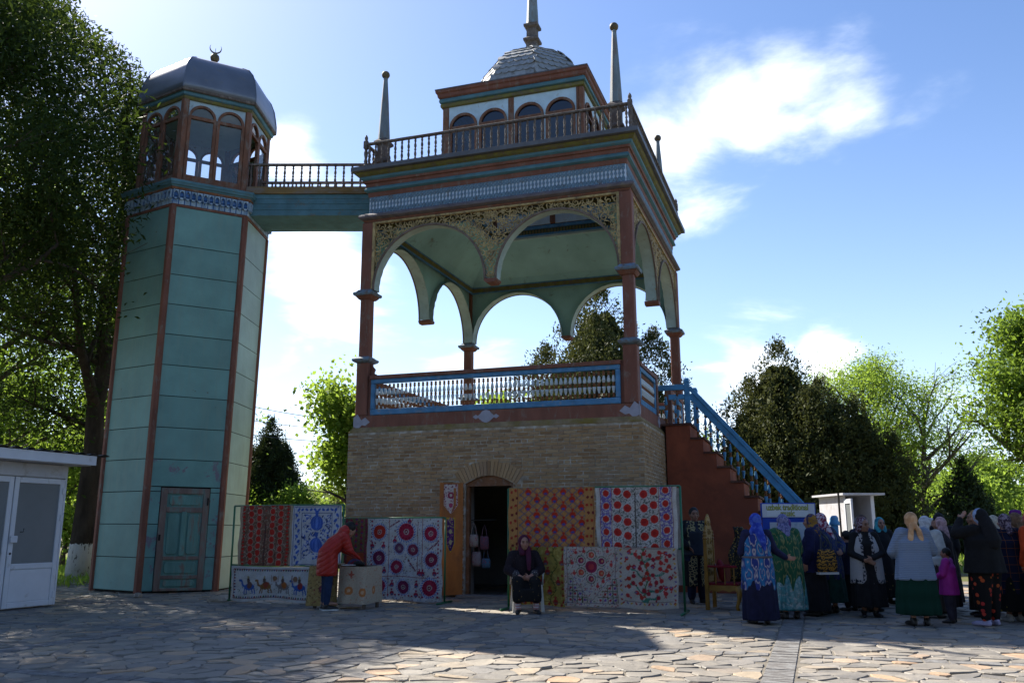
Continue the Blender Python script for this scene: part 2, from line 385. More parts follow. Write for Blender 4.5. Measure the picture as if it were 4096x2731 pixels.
MB().prism([(-.165 + u, 3.785 + v) for u, v in cp], -.172, -.160).build('metal_plate', m_plate, pav)
MB().prism([(PW + .172 - u, 3.785 + v) for u, v in cp], -.172, -.160).build('metal_plate', m_plate, pav)
MB().prism([(-.172 + u * .4, 3.785 + v) for u, v in cp], PW + .160, PW + .172, 0).build('metal_plate', m_plate, pav)
plate(2.25, .30, 'R')

# ---- corner columns
def column(x, y):
    o = obj('column', None, pav, (x, y, 0))
    def pr(r, z): return [(-r, -r, z), (r, -r, z), (r, r, z), (-r, r, z)]
    bevel(MB().loft([pr(.15, 3.93), pr(.15, 5.18)]).build('shaft', m_red, o), .02)
    bevel(MB().loft([pr(.125, 5.30), pr(.122, 6.80)]).build('shaft', m_red, o), .02)
    bevel(MB().loft([pr(.135, 6.92), pr(.135, 8.60)]).build('shaft', m_red, o), .02)
    MB().loft([pr(.16, 5.17), pr(.215, 5.20), pr(.235, 5.235), pr(.23, 5.265), pr(.19, 5.285), pr(.15, 5.32)]).build('band', m_blueg, o)
    MB().loft([pr(.15, 6.70), pr(.20, 6.76), pr(.21, 6.785)]).build('collar', m_red, o)
    MB().loft([pr(.24, 6.785), pr(.255, 6.82), pr(.25, 6.855), pr(.20, 6.88), pr(.16, 6.93)]).build('band', m_blueg, o)
for c in ((0, 0), (PW, 0), (PW, PD), (0, PD)): column(*c)

# ---- turned spindles
def spindle(name, h, prof, n=8):
    """prof: [(radius, z fraction, material index)]"""
    mats = prof[1]; p = prof[0]
    mb = MB().lathe([(r, z * h) for r, z, _ in p], n); me = mb.mesh(name, None, True)
    for mm in mats: me.materials.append(mm)
    k = 0
    for i, pl in enumerate(me.polygons):
        zc = pl.center.z / h; idx = 0
        for (r0, z0, a), (r1, z1, b) in zip(p, p[1:]):
            if z0 <= zc <= z1: idx = b
        pl.material_index = idx
    return me
m_bulb = M('pale_baluster_paint', (.48, .55, .58), .7, .12, 12, .1, 30, (.3, .25, .2), .1, 12)
m_bbrown = M('brown_baluster_paint', (.19, .075, .028), .6, .25, 12, .1, 30)
m_sblue = M('bright_blue_paint', (.075, .25, .44), .6, .2, 6, .15, 30, (.25, .2, .17), .06, 9)
SP = [(.012, 0, 0), (.022, .02, 0), (.024, .06, 0), (.014, .085, 0), (.026, .11, 0), (.026, .14, 0), (.013, .17, 0), (.014, .19, 1), (.022, .26, 1), (.031, .36, 1), (.033, .41, 1), (.02, .43, 0),
      (.012, .44, 0), (.025, .455, 0), (.026, .485, 0), (.013, .50, 0), (.026, .52, 0), (.025, .55, 0), (.012, .57, 0), (.033, .60, 1), (.030, .66, 1), (.021, .76, 1), (.014, .83, 1), (.013, .84, 0), (.025, .87, 0), (.025, .90, 0), (.014, .92, 0), (.024, .95, 0), (.020, 1, 0)]
sp_bal = spindle('baluster', .56, ([(r * 1.3, z, b) for r, z, b in SP], [m_bbrown, m_bulb]))
sp_stair = spindle('baluster', .82, ([(r * 1.25, z, b) for r, z, b in SP], [m_bbrown, m_sblue]))
GP = [(.03, 0, 0), (.03, .06, 0), (.018, .09, 0), (.03, .13, 0), (.018, .17, 0), (.022, .20, 0), (.034, .30, 0), (.03, .36, 0), (.016, .45, 0), (.03, .48, 0), (.03, .52, 0), (.016, .55, 0), (.03, .62, 0),
      (.034, .68, 0), (.022, .78, 0), (.018, .83, 0), (.03, .86, 0), (.03, .89, 0), (.02, .92, 0), (.028, .96, 0), (.028, 1, 0)]
sp_roof = spindle('baluster', .58, (GP, [m_wood]))

# ---- balcony parapets
def parapet(a, b, n, closed_ends=True):
    """a, b local 2-D ends of the panel"""
    a = Vector((*a, 0)); b = Vector((*b, 0)); d = (b - a); Ln = d.length; ang = atan2(d.y, d.x)
    p = obj('parapet', None, pav, a, (0, 0, ang))
    MB().box(-.02, Ln + .02, -.075, .075, 4.765, 4.85).build('top_rail', m_red, p)
    f = MB(); f.box(.0, Ln, -.05, .05, 4.66, 4.763); f.box(0, Ln, -.05, .05, 3.935, 4.065)
    f.box(0, .10, -.05, .05, 4.066, 4.659); f.box(Ln - .10, Ln, -.05, .05, 4.066, 4.659)
    bevel(f.build('frame', m_blue, p), .012)
    for i in range(n):
        obj('baluster', sp_bal, p, (.15 + (Ln - .3) * i / (n - 1), 0, 4.08))
parapet((.24, -.10), (6.06, -.10), 54)
MB().box(.152, .238, -.09, .09, 3.93, 4.86).box(6.062, 6.128, -.09, .09, 3.93, 4.86).build('half_post', m_red, pav)
parapet((PW + .10, .17), (PW + .10, 2.05), 22)
MB().box(PW + .01, PW + .17, 2.07, 2.27, 3.93, 4.9).build('half_post', m_red, pav)
parapet((PW + .10, 4.45), (PW + .10, 6.35), 22)
MB().box(PW + .01, PW + .17, 4.24, 4.43, 3.93, 4.9).build('half_post', m_red, pav)
parapet((PW - .16, PD + .10), (.16, PD + .10), 54)
parapet((-.10, PD - .16), (-.10, .16), 54)
# shaped brackets against the left column
br = MB().prism([(.152, 4.852), (.34, 4.852), (.30, 4.90), (.24, 4.93), (.27, 5.02), (.20, 5.10), (.152, 5.17)], -.03, .03); br.build('bracket', m_red, pav)

# ---- arches
ZS, ZT = 6.93, 8.61
def arches(Ln): 
    r = (Ln / 2 - .14 - .2) / 2; return [(.2 + r, r), (Ln - .2 - r, r)]
def zarch(x, Ln):
    for c, r in arches(Ln):
        if abs(x - c) < r: return ZS + 1.44 * sqrt(1 - ((x - c) / r) ** 2)
    return ZS - .02
def side_frame(k):
    """origin, direction along the side, outward normal"""
    return [((0, 0), (1, 0), (0, -1), PW), ((PW, 0), (0, 1), (1, 0), PD), ((PW, PD), (-1, 0), (0, 1), PW), ((0, PD), (0, -1), (-1, 0), PD)][k]
def arch_rim(k, rim, solid):
    (ox, oy), d, nr, Ln = side_frame(k)
    P = lambda s, o, z: (ox + d[0] * s + nr[0] * o, oy + d[1] * s + nr[1] * o, z)
    for c, r in arches(Ln):
        pts = [(c - r * cos(pi * i / 40), ZS + 1.44 * sin(pi * i / 40)) for i in range(41)]
        rr = random.Random(k * 7 + int(c * 10))
        w0 = [.20 + rr.uniform(-.012, .012) for _ in pts]
        mb = MB(); rings = []
        for i, (s, z) in enumerate(pts):
            t = pi * i / 40; nx, nz = -cos(t), sin(t)
            rings.append([P(s, .075, z), P(s + nx * .014, .075, z + nz * .014), P(s + nx * .014, -w0[i], z + nz * .014), P(s, -w0[i], z)])
        mb.loft(rings).build('arch_soffit', m_pale, pav)
        mb = MB(); rings = []
        for i, (s, z) in enumerate(pts):
            t = pi * i / 40; nx, nz = -cos(t), sin(t)
            rings.append([P(s - nx * .012, .078, z - nz * .012), P(s - nx * .012, .115, z - nz * .012), P(s + nx * .034, .115, z + nz * .034), P(s + nx * .034, .078, z + nz * .034)])
        mb.loft(rings).build('arch_rim', m_edge, pav)
    pd = MB(); c = Ln / 2
    pd.loft([[P(c + a * w, o * e + (.0), z) for a, e in ((-1, .12), (1, .12), (1, -.23), (-1, -.23))] for w, o, z in ((.09, 1, ZS - .10), (.15, 1, ZS - .055), (.15, 1, ZS - .01))])
    pd.build('pendant', m_red, pav)
    if solid:
        mb = MB(); xs = sorted(set([.12, Ln - .12] + [round(.12 + (Ln - .24) * i / 160, 4) for i in range(161)]))
        for s0, s1 in zip(xs, xs[1:]):
            z0, z1 = max(zarch(s0, Ln), ZS), max(zarch(s1, Ln), ZS)
            mb.add([P(s0, -.05, z0), P(s1, -.05, z1), P(s1, -.05, ZT), P(s0, -.05, ZT)], [(0, 1, 2, 3)])
            mb.add([P(s0, -.01, z0), P(s1, -.01, z1), P(s1, -.01, ZT), P(s0, -.01, ZT)], [(0, 1, 2, 3)])
        mb.build('spandrel_board', m_tealin, pav, fix=False)
    fr = MB()
    def bx(s0, s1, o0, o1, z0, z1): fr.loft([[P(s, o, z) for s, o in ((s0, o0), (s1, o0), (s1, o1), (s0, o1))] for z in (z0, z1)])
    bx(.136, .20, .03, .11, 6.93, 8.6); bx(Ln - .20, Ln - .136, .03, .11, 6.93, 8.6); bx(.201, Ln - .201, .03, .11, 8.555, 8.60)
    fr.build('spandrel_frame', m_gold, pav)
    st = MB()
    def sx(s0, s1, o0, o1, z0, z1): st.loft([[P(s, o, z) for s, o in ((s0, o0), (s1, o0), (s1, o1), (s0, o1))] for z in (z0, z1)])
    sx(.13, Ln - .13, -.16, -.20, 8.47, 8.60); st.build('wall_strip', m_olive, pav)
    st = MB(); sx(.13, Ln - .13, -.16, -.215, 8.44, 8.468); sx(.13, Ln - .13, -.16, -.215, 8.602, 8.63); st.build('wall_moulding', m_blue, pav)
for k in range(4): arch_rim(k, True, k in (2, 3))

# pierced arabesque between the arches and the beam, front and staircase side
def lattice(k, seed):
    (ox, oy), d, nr, Ln = side_frame(k); r = random.Random(seed); mb = MB()
    P = lambda s, o, z: (ox + d[0] * s + nr[0] * o, oy + d[1] * s + nr[1] * o, z)
    def inside(s, z, m=.02): 
        return .2 < s < Ln - .2 and z < 8.56 and z > zarch(s, Ln) + m and (z > ZS + .02)
    def ribbon(pts, w):
        run = []
        def flush(run):
            if len(run) < 2: return
            rings = []
            for i, (s, z, ww) in enumerate(run):
                a, b = run[max(i - 1, 0)], run[min(i + 1, len(run) - 1)]
                dx, dz = b[0] - a[0], b[1] - a[1]; q = sqrt(dx * dx + dz * dz) or 1; nx, nz = -dz / q * ww, dx / q * ww
                rings.append([P(s - nx, .075, z - nz), P(s + nx, .075, z + nz), P(s + nx, .052, z + nz), P(s - nx, .052, z - nz)])
            mb.loft(rings)
        n = len(pts)
        for i, (s, z) in enumerate(pts):
            t = i / max(1, n - 1); ww = w * (.55 + .75 * sin(pi * min(1, t * 1.1)))
            if inside(s, z): run.append((s, z, ww))
            else: flush(run); run = []
        flush(run)
    centres = []
    half = []
    tries = 0
    while tries < 9000 and len(half) < 400:
        tries += 1; s = r.uniform(.2, Ln / 2); z = r.uniform(ZS, 8.55)
        if not inside(s, z, .015): continue
        if all((s - a) ** 2 + (z - b) ** 2 > .150 ** 2 for a, b in half): half.append((s, z))
    for s, z in half: centres += [(s, z, 1), (Ln - s, z, -1)]
    for (s, z, sg) in centres:
        q = random.Random(int(min(s, Ln - s) * 1000) * 131 + int(z * 1000))
        a0 = q.uniform(0, 2 * pi); R0 = q.uniform(.075, .105); turns = q.uniform(1.0, 1.5); hand = q.choice((-1, 1))
        pts = []
        for i in range(17):
            t = i / 16; a = a0 + hand * turns * 2 * pi * t; rr = R0 * (1 - .80 * t)
            pts.append((s + sg * rr * cos(a), z + rr * sin(a)))
        ribbon(pts, .0092)
        for j in range(3):
            a = a0 + j * 2.1 + .5; b = a + hand * .9; rr = R0 * .85
            p0 = (s + sg * rr * cos(a), z + rr * sin(a)); p2 = (s + sg * rr * 1.9 * cos(b), z + rr * 1.9 * sin(b)); pm = (s + sg * rr * 1.65 * cos(a), z + rr * 1.65 * sin(a))
            ribbon([((1 - t) ** 2 * p0[0] + 2 * t * (1 - t) * pm[0] + t * t * p2[0], (1 - t) ** 2 * p0[1] + 2 * t * (1 - t) * pm[1] + t * t * p2[1]) for t in (0, .2, .4, .6, .8, 1)], .0105)
    for (s, z, sg) in centres:
        for (s2, z2, g2) in centres:
            if g2 == sg and 0 < (s - s2) ** 2 + (z - z2) ** 2 < .22 ** 2 and (s, z) < (s2, z2) and ((int(s * 977) + int(z2 * 613)) % 3 == 0):
                mx_, mz_ = (s + s2) / 2 + (z2 - z) * .3, (z + z2) / 2 - (s2 - s) * .3
                ribbon([((1 - t) ** 2 * s + 2 * t * (1 - t) * mx_ + t * t * s2, (1 - t) ** 2 * z + 2 * t * (1 - t) * mz_ + t * t * z2) for t in (0, .25, .5, .75, 1)], .009)
    mb.build('pierced_lattice', m_gold, pav, fix=False)
lattice(0, 3); lattice(1, 5)

# ---- entablature
ring([(.06, 8.60), (.10, 8.615), (.12, 8.66)], -.14).build('beam', m_red, pav)
ring([(.14, 8.662), (.205, 8.70), (.215, 8.74), (.19, 8.78), (.10, 8.83)], -.14).build('string_moulding', M('grey_brown_moulding', (.135, .115, .125), .7, .25, 5, .2, 30, WOODW, .12, 8), pav)
ring([(.015, 8.832), (.015, 9.27)], -.06).build('frieze_backing', m_backing, pav)
def fretmesh():
    mb = MB(); hw = [(0, .026), (.03, .03), (.055, .034), (.075, .038), (.10, .042), (.125, .036), (.145, .020), (.165, .014), (.19, .019), (.21, .030), (.235, .030), (.26, .019), (.28, .014), (.30, .020), (.32, .036), (.345, .042), (.37, .038), (.385, .030), (.40, .034), (.432, .044)]
    def hole(z):
        for c, R in ((.10, .013), (.345, .013)):
            if abs(z - c) < R: return sqrt(R * R - (z - c) ** 2)
        return 0
    zs = sorted(set([z for z, _ in hw] + [.087, .093, .107, .113, .332, .338, .352, .358])); W2 = lambda z: np.interp(z, [a for a, _ in hw], [b for _, b in hw])
    for sg in (-1, 1):
        rings = [[(sg * hole(z), -.022, z), (sg * W2(z), -.022, z), (sg * W2(z), 0, z), (sg * hole(z), 0, z)] for z in zs]
        mb.loft(rings)
    return mb.mesh('fret_slat', M('light_blue_fret_paint', (.14, .22, .29), .7, .2, 8, .2, 30, (.14, .12, .11), .10, 9))
fm = fretmesh(); fr_root = obj('fretwork_frieze', None, pav)
for i in range(72): obj('fret_slat', fm, fr_root, (.0 + 6.28 * (i + .5) / 72, -.018, 8.834))
for i in range(74): obj('fret_slat', fm, fr_root, (PW + .018, PD * (i + .5) / 74, 8.834), (0, 0, pi / 2))
ring([(.035, 9.272), (.045, 9.30), (.05, 9.385)], -.14).build('cornice_fascia', m_red, pav)
ring([(.06, 9.387), (.115, 9.42), (.12, 9.46), (.085, 9.515)], -.14).build('cornice_moulding', m_teal, pav)
ring([(.09, 9.517), (.10, 9.60), (.135, 9.61), (.145, 9.665)], -.14).build('cornice_board', m_red, pav)
ring([(.15, 9.667), (.19, 9.70), (.20, 9.755)], -.14).build('cornice_fillet', m_teal, pav)
ring([(.205, 9.757), (.25, 9.79), (.29, 9.845)], -.14).build('cornice_crown', m_olive, pav)
LH = 1.86; LCX, LCY = PW / 2, PD / 2
LK = dict(x0=LCX - LH, x1=LCX + LH, y0=LCY - LH, y1=LCY + LH)
deck = MB().loft([rect(.33, 9.847), rect(.37, 9.86), rect(.37, 9.965), rect(.34, 9.975), rect(0, 9.985, **LK), rect(0, 9.85, **LK), rect(.33, 9.847)], cap=False)
deck.build('roof_deck', m_lead, pav)
# ceiling cove and drum
cv = MB().loft([rect(-.20, 8.63), rect(-.30, 8.80), rect(0.02, 9.62, **LK)], cap=False); cv.build('coved_ceiling', m_tealin, pav)
for nm, z0, z1, off, mm in (('drum_band', 9.60, 9.66, -.01, m_pale), ('drum_moulding', 9.662, 9.72, -.03, m_blue), ('drum_frieze', 9.722, 9.86, 0, M('dark_green_paint', (.05, .07, .035), .7)), ('drum_moulding', 9.862, 9.95, -.03, m_blue),
                           ('drum_lattice_band', 9.952, 10.16, 0, M('dark_red_band', (.05, .016, .014), .8, .5, 30)), ('drum_moulding', 10.162, 10.24, -.03, m_blue)):
    MB().loft([rect(off, z0, **LK), rect(off, z1, **LK), rect(.05, z1, **LK), rect(.05, z0, **LK), rect(off, z0, **LK)], cap=False).build(nm, mm, pav)
dm = MB().prism([(-.03, 0), (.03, 0), (.028, .07), (.017, .10), (-.017, .10), (-.028, .07)], -.02, 0).mesh('dentil', m_olive)
for i in range(40): obj('dentil', dm, pav, (LCX - LH + 2 * LH * (i + .5) / 40, LCY + LH - .001, 9.735))
for i in range(40): obj('dentil', dm, pav, (LCX - LH + .001, LCY - LH + 2 * LH * (i + .5) / 40, 9.735), (0, 0, pi / 2))

# ---- roof balustrade
def balustrade(par, a, b, n, z, me=None, h=.58, posts=(1, 1), mat=None, rail=(.09, .055)):
    me = me or sp_roof; mat = mat or m_wood
    a = Vector((*a, z)); b = Vector((*b, z)); d = b - a; L_ = d.length; ang = atan2(d.y, d.x)
    o = obj('balustrade', None, par, a, (0, 0, ang))
    bevel(MB().box(0, L_, -rail[0] / 2, rail[0] / 2, h + .001, h + .001 + rail[1]).build('top_rail', mat, o), .01)
    MB().box(0, L_, -.04, .04, -.04, -.001).build('bottom_rail', mat, o)
    for i in range(n): obj('baluster', me, o, (L_ * (i + .5) / n, 0, 0))
    for e, x in zip(posts, (0, L_)):
        if e:
            pm = MB(); pm.lathe([(.045, 0), (.05, .06), (.035, .1), (.05, .16), (.032, .24), (.05, .34), (.05, .40), (.035, .46), (.05, .50)], 8); pm.box(-.05, .05, -.05, .05, .5, .68)
            pm.lathe([(.055, .68), (.055, .70), (.03, .72), (.045, .76), (.04, .80), (.012, .86)], 8); pm.build('post', mat, o, loc=(x, 0, 0))
BZ = 9.995
balustrade(pav, (-.08, -.17), (PW + .18, -.17), 37, BZ)
balustrade(pav, (PW + .18, -.07), (PW + .18, PD + .1), 38, BZ, posts=(0, 1))
balustrade(pav, (-.08, 2.5), (-.08, PD + .1), 24, BZ)
balustrade(pav, (-.08, -.07), (-.08, 1.05), 6, BZ, posts=(0, 1))
balustrade(pav, (0.05, PD + .12), (PW + .1, PD + .12), 37, BZ, posts=(0, 0))

# ---- corner spires
def spire(x, y, top=12.62):
    o = obj('spire', None, pav, (x, y, 0)); h = pi / 8; k = top - 12.62
    mb = MB(); mb.lathe([(.22, 9.97), (.22, 10.22), (.27, 10.25), (.27, 10.29), (.17, 10.36), (.165, 10.62), (.17, 10.7), (.26, 10.76), (.26, 10.81), (.15, 10.9)], 4, ph=pi / 4)
    mb.build('pedestal', m_wood, o)
    MB().lathe([(.15, 10.88), (.145, 11.0), (.095, 11.9 + k * .6), (.055, 12.52 + k), (.06, 12.54 + k), (.05, 12.57 + k)], 8, ph=h).build('needle', M('spire_paint', (.16, .20, .22), .65, .3, 5, .2, 30, (.16, .13, .11), .16, 6, (1, 1, .3), spec=.4), o)
    MB().sphere((0, 0, 12.66 + k), .105, 12, 8).build('ball', M('bronze_ball', (.10, .075, .05), .6, .35, 9, .3, 25, (.18, .13, .06), .2, 9), o, smooth=True)
spire(.16, .28); spire(6.06, .28, 12.78); spire(6.06, PD - .28); spire(.16, PD - .28)

# ---- lantern storey
LZ0, LZ1 = 9.98, 12.08
lan = obj('lantern', None, pav)
def lantern_side(k):
    a = k * pi / 2; c_, s_ = cos(a), sin(a)
    o = obj('lantern_side', None, lan, (LCX, LCY, 0), (0, 0, a)); y = -LH
    for x0, x1 in ((-LH - .01, -LH + .16), (-.075, .075), (LH - .16, LH - .105)): bevel(MB().box(x0, x1, y - .02, y + .10, LZ0, LZ1).build('post', m_brown, o), .01)
    wb = MB(); wf = MB(); wins = []
    for bay in (-1, 1):
        b0, b1 = (-LH + .16, -.075) if bay < 0 else (.075, LH - .16)
        w = (b1 - b0) / 2
        for j in (0, 1): wins.append((b0 + w * (j + .5), w * .5 - .06))
        xs = [b0 + (b1 - b0) * i / 60 for i in range(61)]
        def zt(x):
            for c, r in wins:
                if abs(x - c) < r: return 11.50 + sqrt(r * r - (x - c) ** 2) * .95
            return 10.3
        for x0, x1 in zip(xs, xs[1:]):
            z0, z1 = zt(x0 + 1e-6), zt(x1 - 1e-6)
            wb.add([(x0, y, z0), (x1, y, z1), (x1, y, LZ1), (x0, y, LZ1)], [(0, 1, 2, 3)])
        wb.box(b0, b1, y, y + .04, LZ0, 10.33)
    wb.build('spandrel', m_paleblue, o, fix=False)
    for c, r in wins:
        f = MB()
        pts = [(c - r * cos(pi * i / 14), 11.50 + r * .95 * sin(pi * i / 14)) for i in range(15)]
        rings = [[(u - (-cos(pi * i / 14)) * .03, y - .035, v - sin(pi * i / 14) * .03), (u + (-cos(pi * i / 14)) * .035, y - .035, v + sin(pi * i / 14) * .035), (u + (-cos(pi * i / 14)) * .035, y + .04, v + sin(pi * i / 14) * .035), (u - (-cos(pi * i / 14)) * .03, y + .04, v - sin(pi * i / 14) * .03)] for i, (u, v) in enumerate(pts)]
        f.loft(rings); f.box(c - r - .035, c - r + .03, y - .03, y + .04, 10.335, 11.5); f.box(c + r - .03, c + r + .035, y - .03, y + .04, 10.335, 11.5)
        f.box(c - r + .03, c + r - .03, y - .03, y + .04, 11.46, 11.52); f.box(c - r + .03, c + r - .03, y - .03, y + .04, 10.335, 10.40)
        wn = f.build('window', m_brown, o)
        MB().add([(c - r, y + .012, 10.4), (c + r, y + .012, 10.4), (c + r, y + .012, 11.47), (c - r, y + .012, 11.47)], [(0, 1, 2, 3)]).build('pane', g_lantern, wn)
        MB().add([(u, y + .012, v) for u, v in pts], [tuple(range(15))]).build('pane', g_bluepane if (k + int(c > 0)) % 2 == 0 or c < -1 else g_bluepane, wn)
for k in range(4): lantern_side(k)
def lring(nm, prof, inner, mm): ring(prof, inner, **LK).build(nm, mm, lan)
lring('cornice_fillet', [(.03, 12.08), (.06, 12.10), (.065, 12.16), (.04, 12.20)], -.1, m_olive)
lring('cornice_moulding', [(.05, 12.202), (.085, 12.22), (.095, 12.28), (.07, 12.325)], -.1, m_teal)
lring('cornice_board', [(.085, 12.327), (.12, 12.36), (.13, 12.44), (.165, 12.47), (.17, 12.535)], -.1, m_red)
MB().loft([rect(.18, 12.537, **LK), rect(.18, 12.565, **LK), rect(-.15, 12.60, **LK)]).build('cornice_sheet', m_lead, lan)
# eight-sided dome with round-ended shingles
DR, DHt = 1.50, 1.72
def dprof(t): return DR * cos(t) ** .97 if t < pi / 2 - 1e-6 else 0.0, 12.56 + DHt * sin(t)
rings = []
for i in range(15):
    r, z = dprof(pi / 2 * i / 14); r = max(r, .12) / cos(pi / 8)
    rings.append([(LCX + r * cos(pi / 8 + k * pi / 4), LCY + r * sin(pi / 8 + k * pi / 4), z) for k in range(8)])
dome = MB().loft(rings).build('dome', m_shingle, lan)
sc = []
SW, SHh = .21, .30
pl = [(-SW / 2, .13)] + [(SW / 2 * sin(a), .0 + SW / 2 * .0 - SW / 2 * cos(a) * .95 - .02) for a in np.linspace(-pi / 2, pi / 2, 9)] + [(SW / 2, .13)]
sm = MB(); sm.add([(u, v, .010 if v < .1 else .0) for u, v in pl] + [(u, v, -.012) for u, v in pl], [tuple(range(len(pl))), tuple(range(2 * len(pl) - 1, len(pl) - 1, -1))] + [(i, len(pl) + i, len(pl) + (i + 1) % len(pl), (i + 1) % len(pl)) for i in range(len(pl))])
sm = sm.mesh('shingle', m_shingle)
# rows at equal spacing along the profile
ts = np.linspace(0, pi / 2, 400); pr = np.array([dprof(t) for t in ts]); sl_ = np.concatenate([[0], np.cumsum(np.hypot(np.diff(pr[:, 0]), np.diff(pr[:, 1])))])
row = 0; s_ = .20
while s_ < sl_[-1] - .10:
    r = np.interp(s_, sl_, pr[:, 0]); z = np.interp(s_, sl_, pr[:, 1]); r2 = np.interp(s_ + .05, sl_, pr[:, 0]); z2 = np.interp(s_ + .05, sl_, pr[:, 1])
    up = Vector((0, r - r2, z2 - z)).normalized()          # on the front face (normal -y)
    hw = r * math.tan(pi / 8)
    for k in (0, 1, 2, 6, 7):
        nn = max(1, int(round(2 * hw / (SW * .92)))); st = 2 * hw / nn
        for i in range(nn + (row % 2)):
            x = -hw + st * (i + (.5 if row % 2 == 0 else 0))
            if row % 2 and i == nn: continue
            xv = Vector((1, 0, 0)); nv = xv.cross(up).normalized()
            tilt = Matrix.Rotation(radians(-4 + rnd.uniform(-2, 2)), 3, 'X')
            m3 = Matrix((xv, up, nv)).transposed() @ tilt
            m4 = Matrix.Rotation(k * pi / 4, 4, 'Z') @ (Matrix.Translation(Vector((x, -r, z)) + nv * .016) @ m3.to_4x4())
            m4 = Matrix.Translation((LCX, LCY, 0)) @ m4
            o = obj('shingle', sm, dome); o.matrix_local = m4
    row += 1; s_ += .185
cs = obj('central_spire', None, lan, (LCX, LCY, 0))
mb = MB().lathe([(.22, 14.15), (.20, 14.62), (.29, 14.66), (.30, 14.73), (.19, 14.80), (.185, 15.05), (.28, 15.10), (.285, 15.17), (.19, 15.22)], 4, ph=pi / 4); mb.build('pedestal', m_wood, cs)
MB().lathe([(.185, 15.2), (.17, 15.3), (.13, 16.2), (.06, 18.0), (.05, 18.1)], 8, ph=pi / 8).build('needle', MATS['spire_paint'], cs)
MB().sphere((0, 0, 18.2), .13, 12, 8).build('ball', MATS['bronze_ball'], cs, smooth=True)
# ================================================================== TOWER
TX, TY, TPH = -8.306, 21.919, radians(208.274)
tow = thing('tower', 'tall six-sided teal tower with glazed lantern and grey metal dome, beside the trees', 'tower', (TX, TY, 0))
tow.rotation_euler = (-.004, .0106, 0)
def hx(i, R, z): a = TPH + i * pi / 3; return Vector((R * cos(a), R * sin(a), z))
def hring(R, z): return [hx(i, R, z) for i in range(6)]
def hexring(prof, inner): return MB().loft([hring(R, z) for R, z in prof] + [hring(inner, prof[-1][1]), hring(inner, prof[0][1]), hring(*prof[0])], cap=False)
RS0, RS1, ZSH = 1.70, 1.75, 9.10
def rs(z): return RS0 + (RS1 - RS0) * z / ZSH
def panelmat(name, col, streak):
    m, t = nodes(name); p = tpos(t); oi = t.nodes.new('ShaderNodeObjectInfo')
    n = tnoise(t, p, 1.6, 5); c = ramp(t, n, [(.3, sc_(col, .88)), (.7, sc_(col, 1.12))])
    h = t.nodes.new('ShaderNodeHueSaturation'); t.links.new(tmath(t, 'ADD', tmath(t, 'MULTIPLY', oi.outputs['Random'], .16), .92), h.inputs['Value']); t.links.new(c, h.inputs['Color']); c = h.outputs[0]
    ps = tpos(t, (5, 5, .5)); c = tmix(t, ramp(t, tnoise(t, ps, 2, 6), [(.48, (0, 0, 0)), (.75, (.6, .6, .6))]), c, streak)
    c = tmix(t, ramp(t, tnoise(t, p, 6, 8, .7), [(.665, (0, 0, 0)), (.71, (.85, .85, .85))]), c, (.11, .075, .04))
    c = tmix(t, ramp(t, tnoise(t, p, 70, 3), [(.68, (0, 0, 0)), (.74, (.35, .35, .35))]), c, (.06, .09, .08))
    return finish(m, t, c, .55, tnoise(t, p, 2.2, 4), .35, .05, .35)
m_pan = panelmat('green_sheet_paint', (.155, .305, .275), (.20, .30, .25))
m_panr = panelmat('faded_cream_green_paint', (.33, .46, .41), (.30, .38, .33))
m_pand = M('flaking_green_paint', (.15, .30, .27), .6, .15, 2, .3, 20, (.19, .17, .20), .14, 3.2, soft=.02)
MB().loft([hring(rs(0) - .05, 0), hring(rs(9.1) - .05, 9.1)]).build('core', m_dark, tow)
for f in range(6):
    zs = [0.04]
    while zs[-1] < ZSH - .3: zs.append(zs[-1] + .735)
    zs[-1] = ZSH
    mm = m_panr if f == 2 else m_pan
    for z0, z1 in zip(zs, zs[1:]):
        g = .006
        def q(t, z, o=0.0):
            A, B = hx(f, rs(z) - .0, z), hx(f + 1, rs(z) - .0, z); nrm = ((A + B) * .5); nrm.z = 0; nrm.normalize(); p = A + (B - A) * t; return p * 1.0 + nrm * (o - .012)
        t0, t1 = .035, .965
        segs = [(t0, t1, z0, z1)]
        if f == 1:                                   # doorway in the front face
            if z1 <= 2.36: segs = [(t0, .185, z0, z1), (.825, t1, z0, z1)]
            elif z0 < 2.36: segs = [(t0, t1, 2.36, z1), (t0, .185, z0, 2.355), (.825, t1, z0, 2.355)]
        for a, b, u, v in segs:
            mb = MB(); mb.loft([[q(a, u + g), q(b, u + g), q(b, v - g), q(a, v - g)], [q(a + .003, u + g + .004, .010), q(b - .003, u + g + .004, .010), q(b - .003, v - g - .004, .010), q(a + .003, v - g - .004, .010)]])
            mb.build('metal_panel', m_pand if (f == 1 and v < 3.0) else mm, tow)
for i in range(6):                                    # corner posts
    r = rs(0); mb = MB(); rings = []
    for z in (0, ZSH):
        c = hx(i, rs(z) + .01, z); rad = Vector((c.x, c.y, 0)).normalized(); tg = Vector((-rad.y, rad.x, 0))
        rings.append([c - tg * .085 - rad * .10, c - tg * .075 + rad * .0, c + rad * .035, c + tg * .075, c + tg * .085 - rad * .10])
    mb.loft(rings).build('corner_post', m_red, tow)
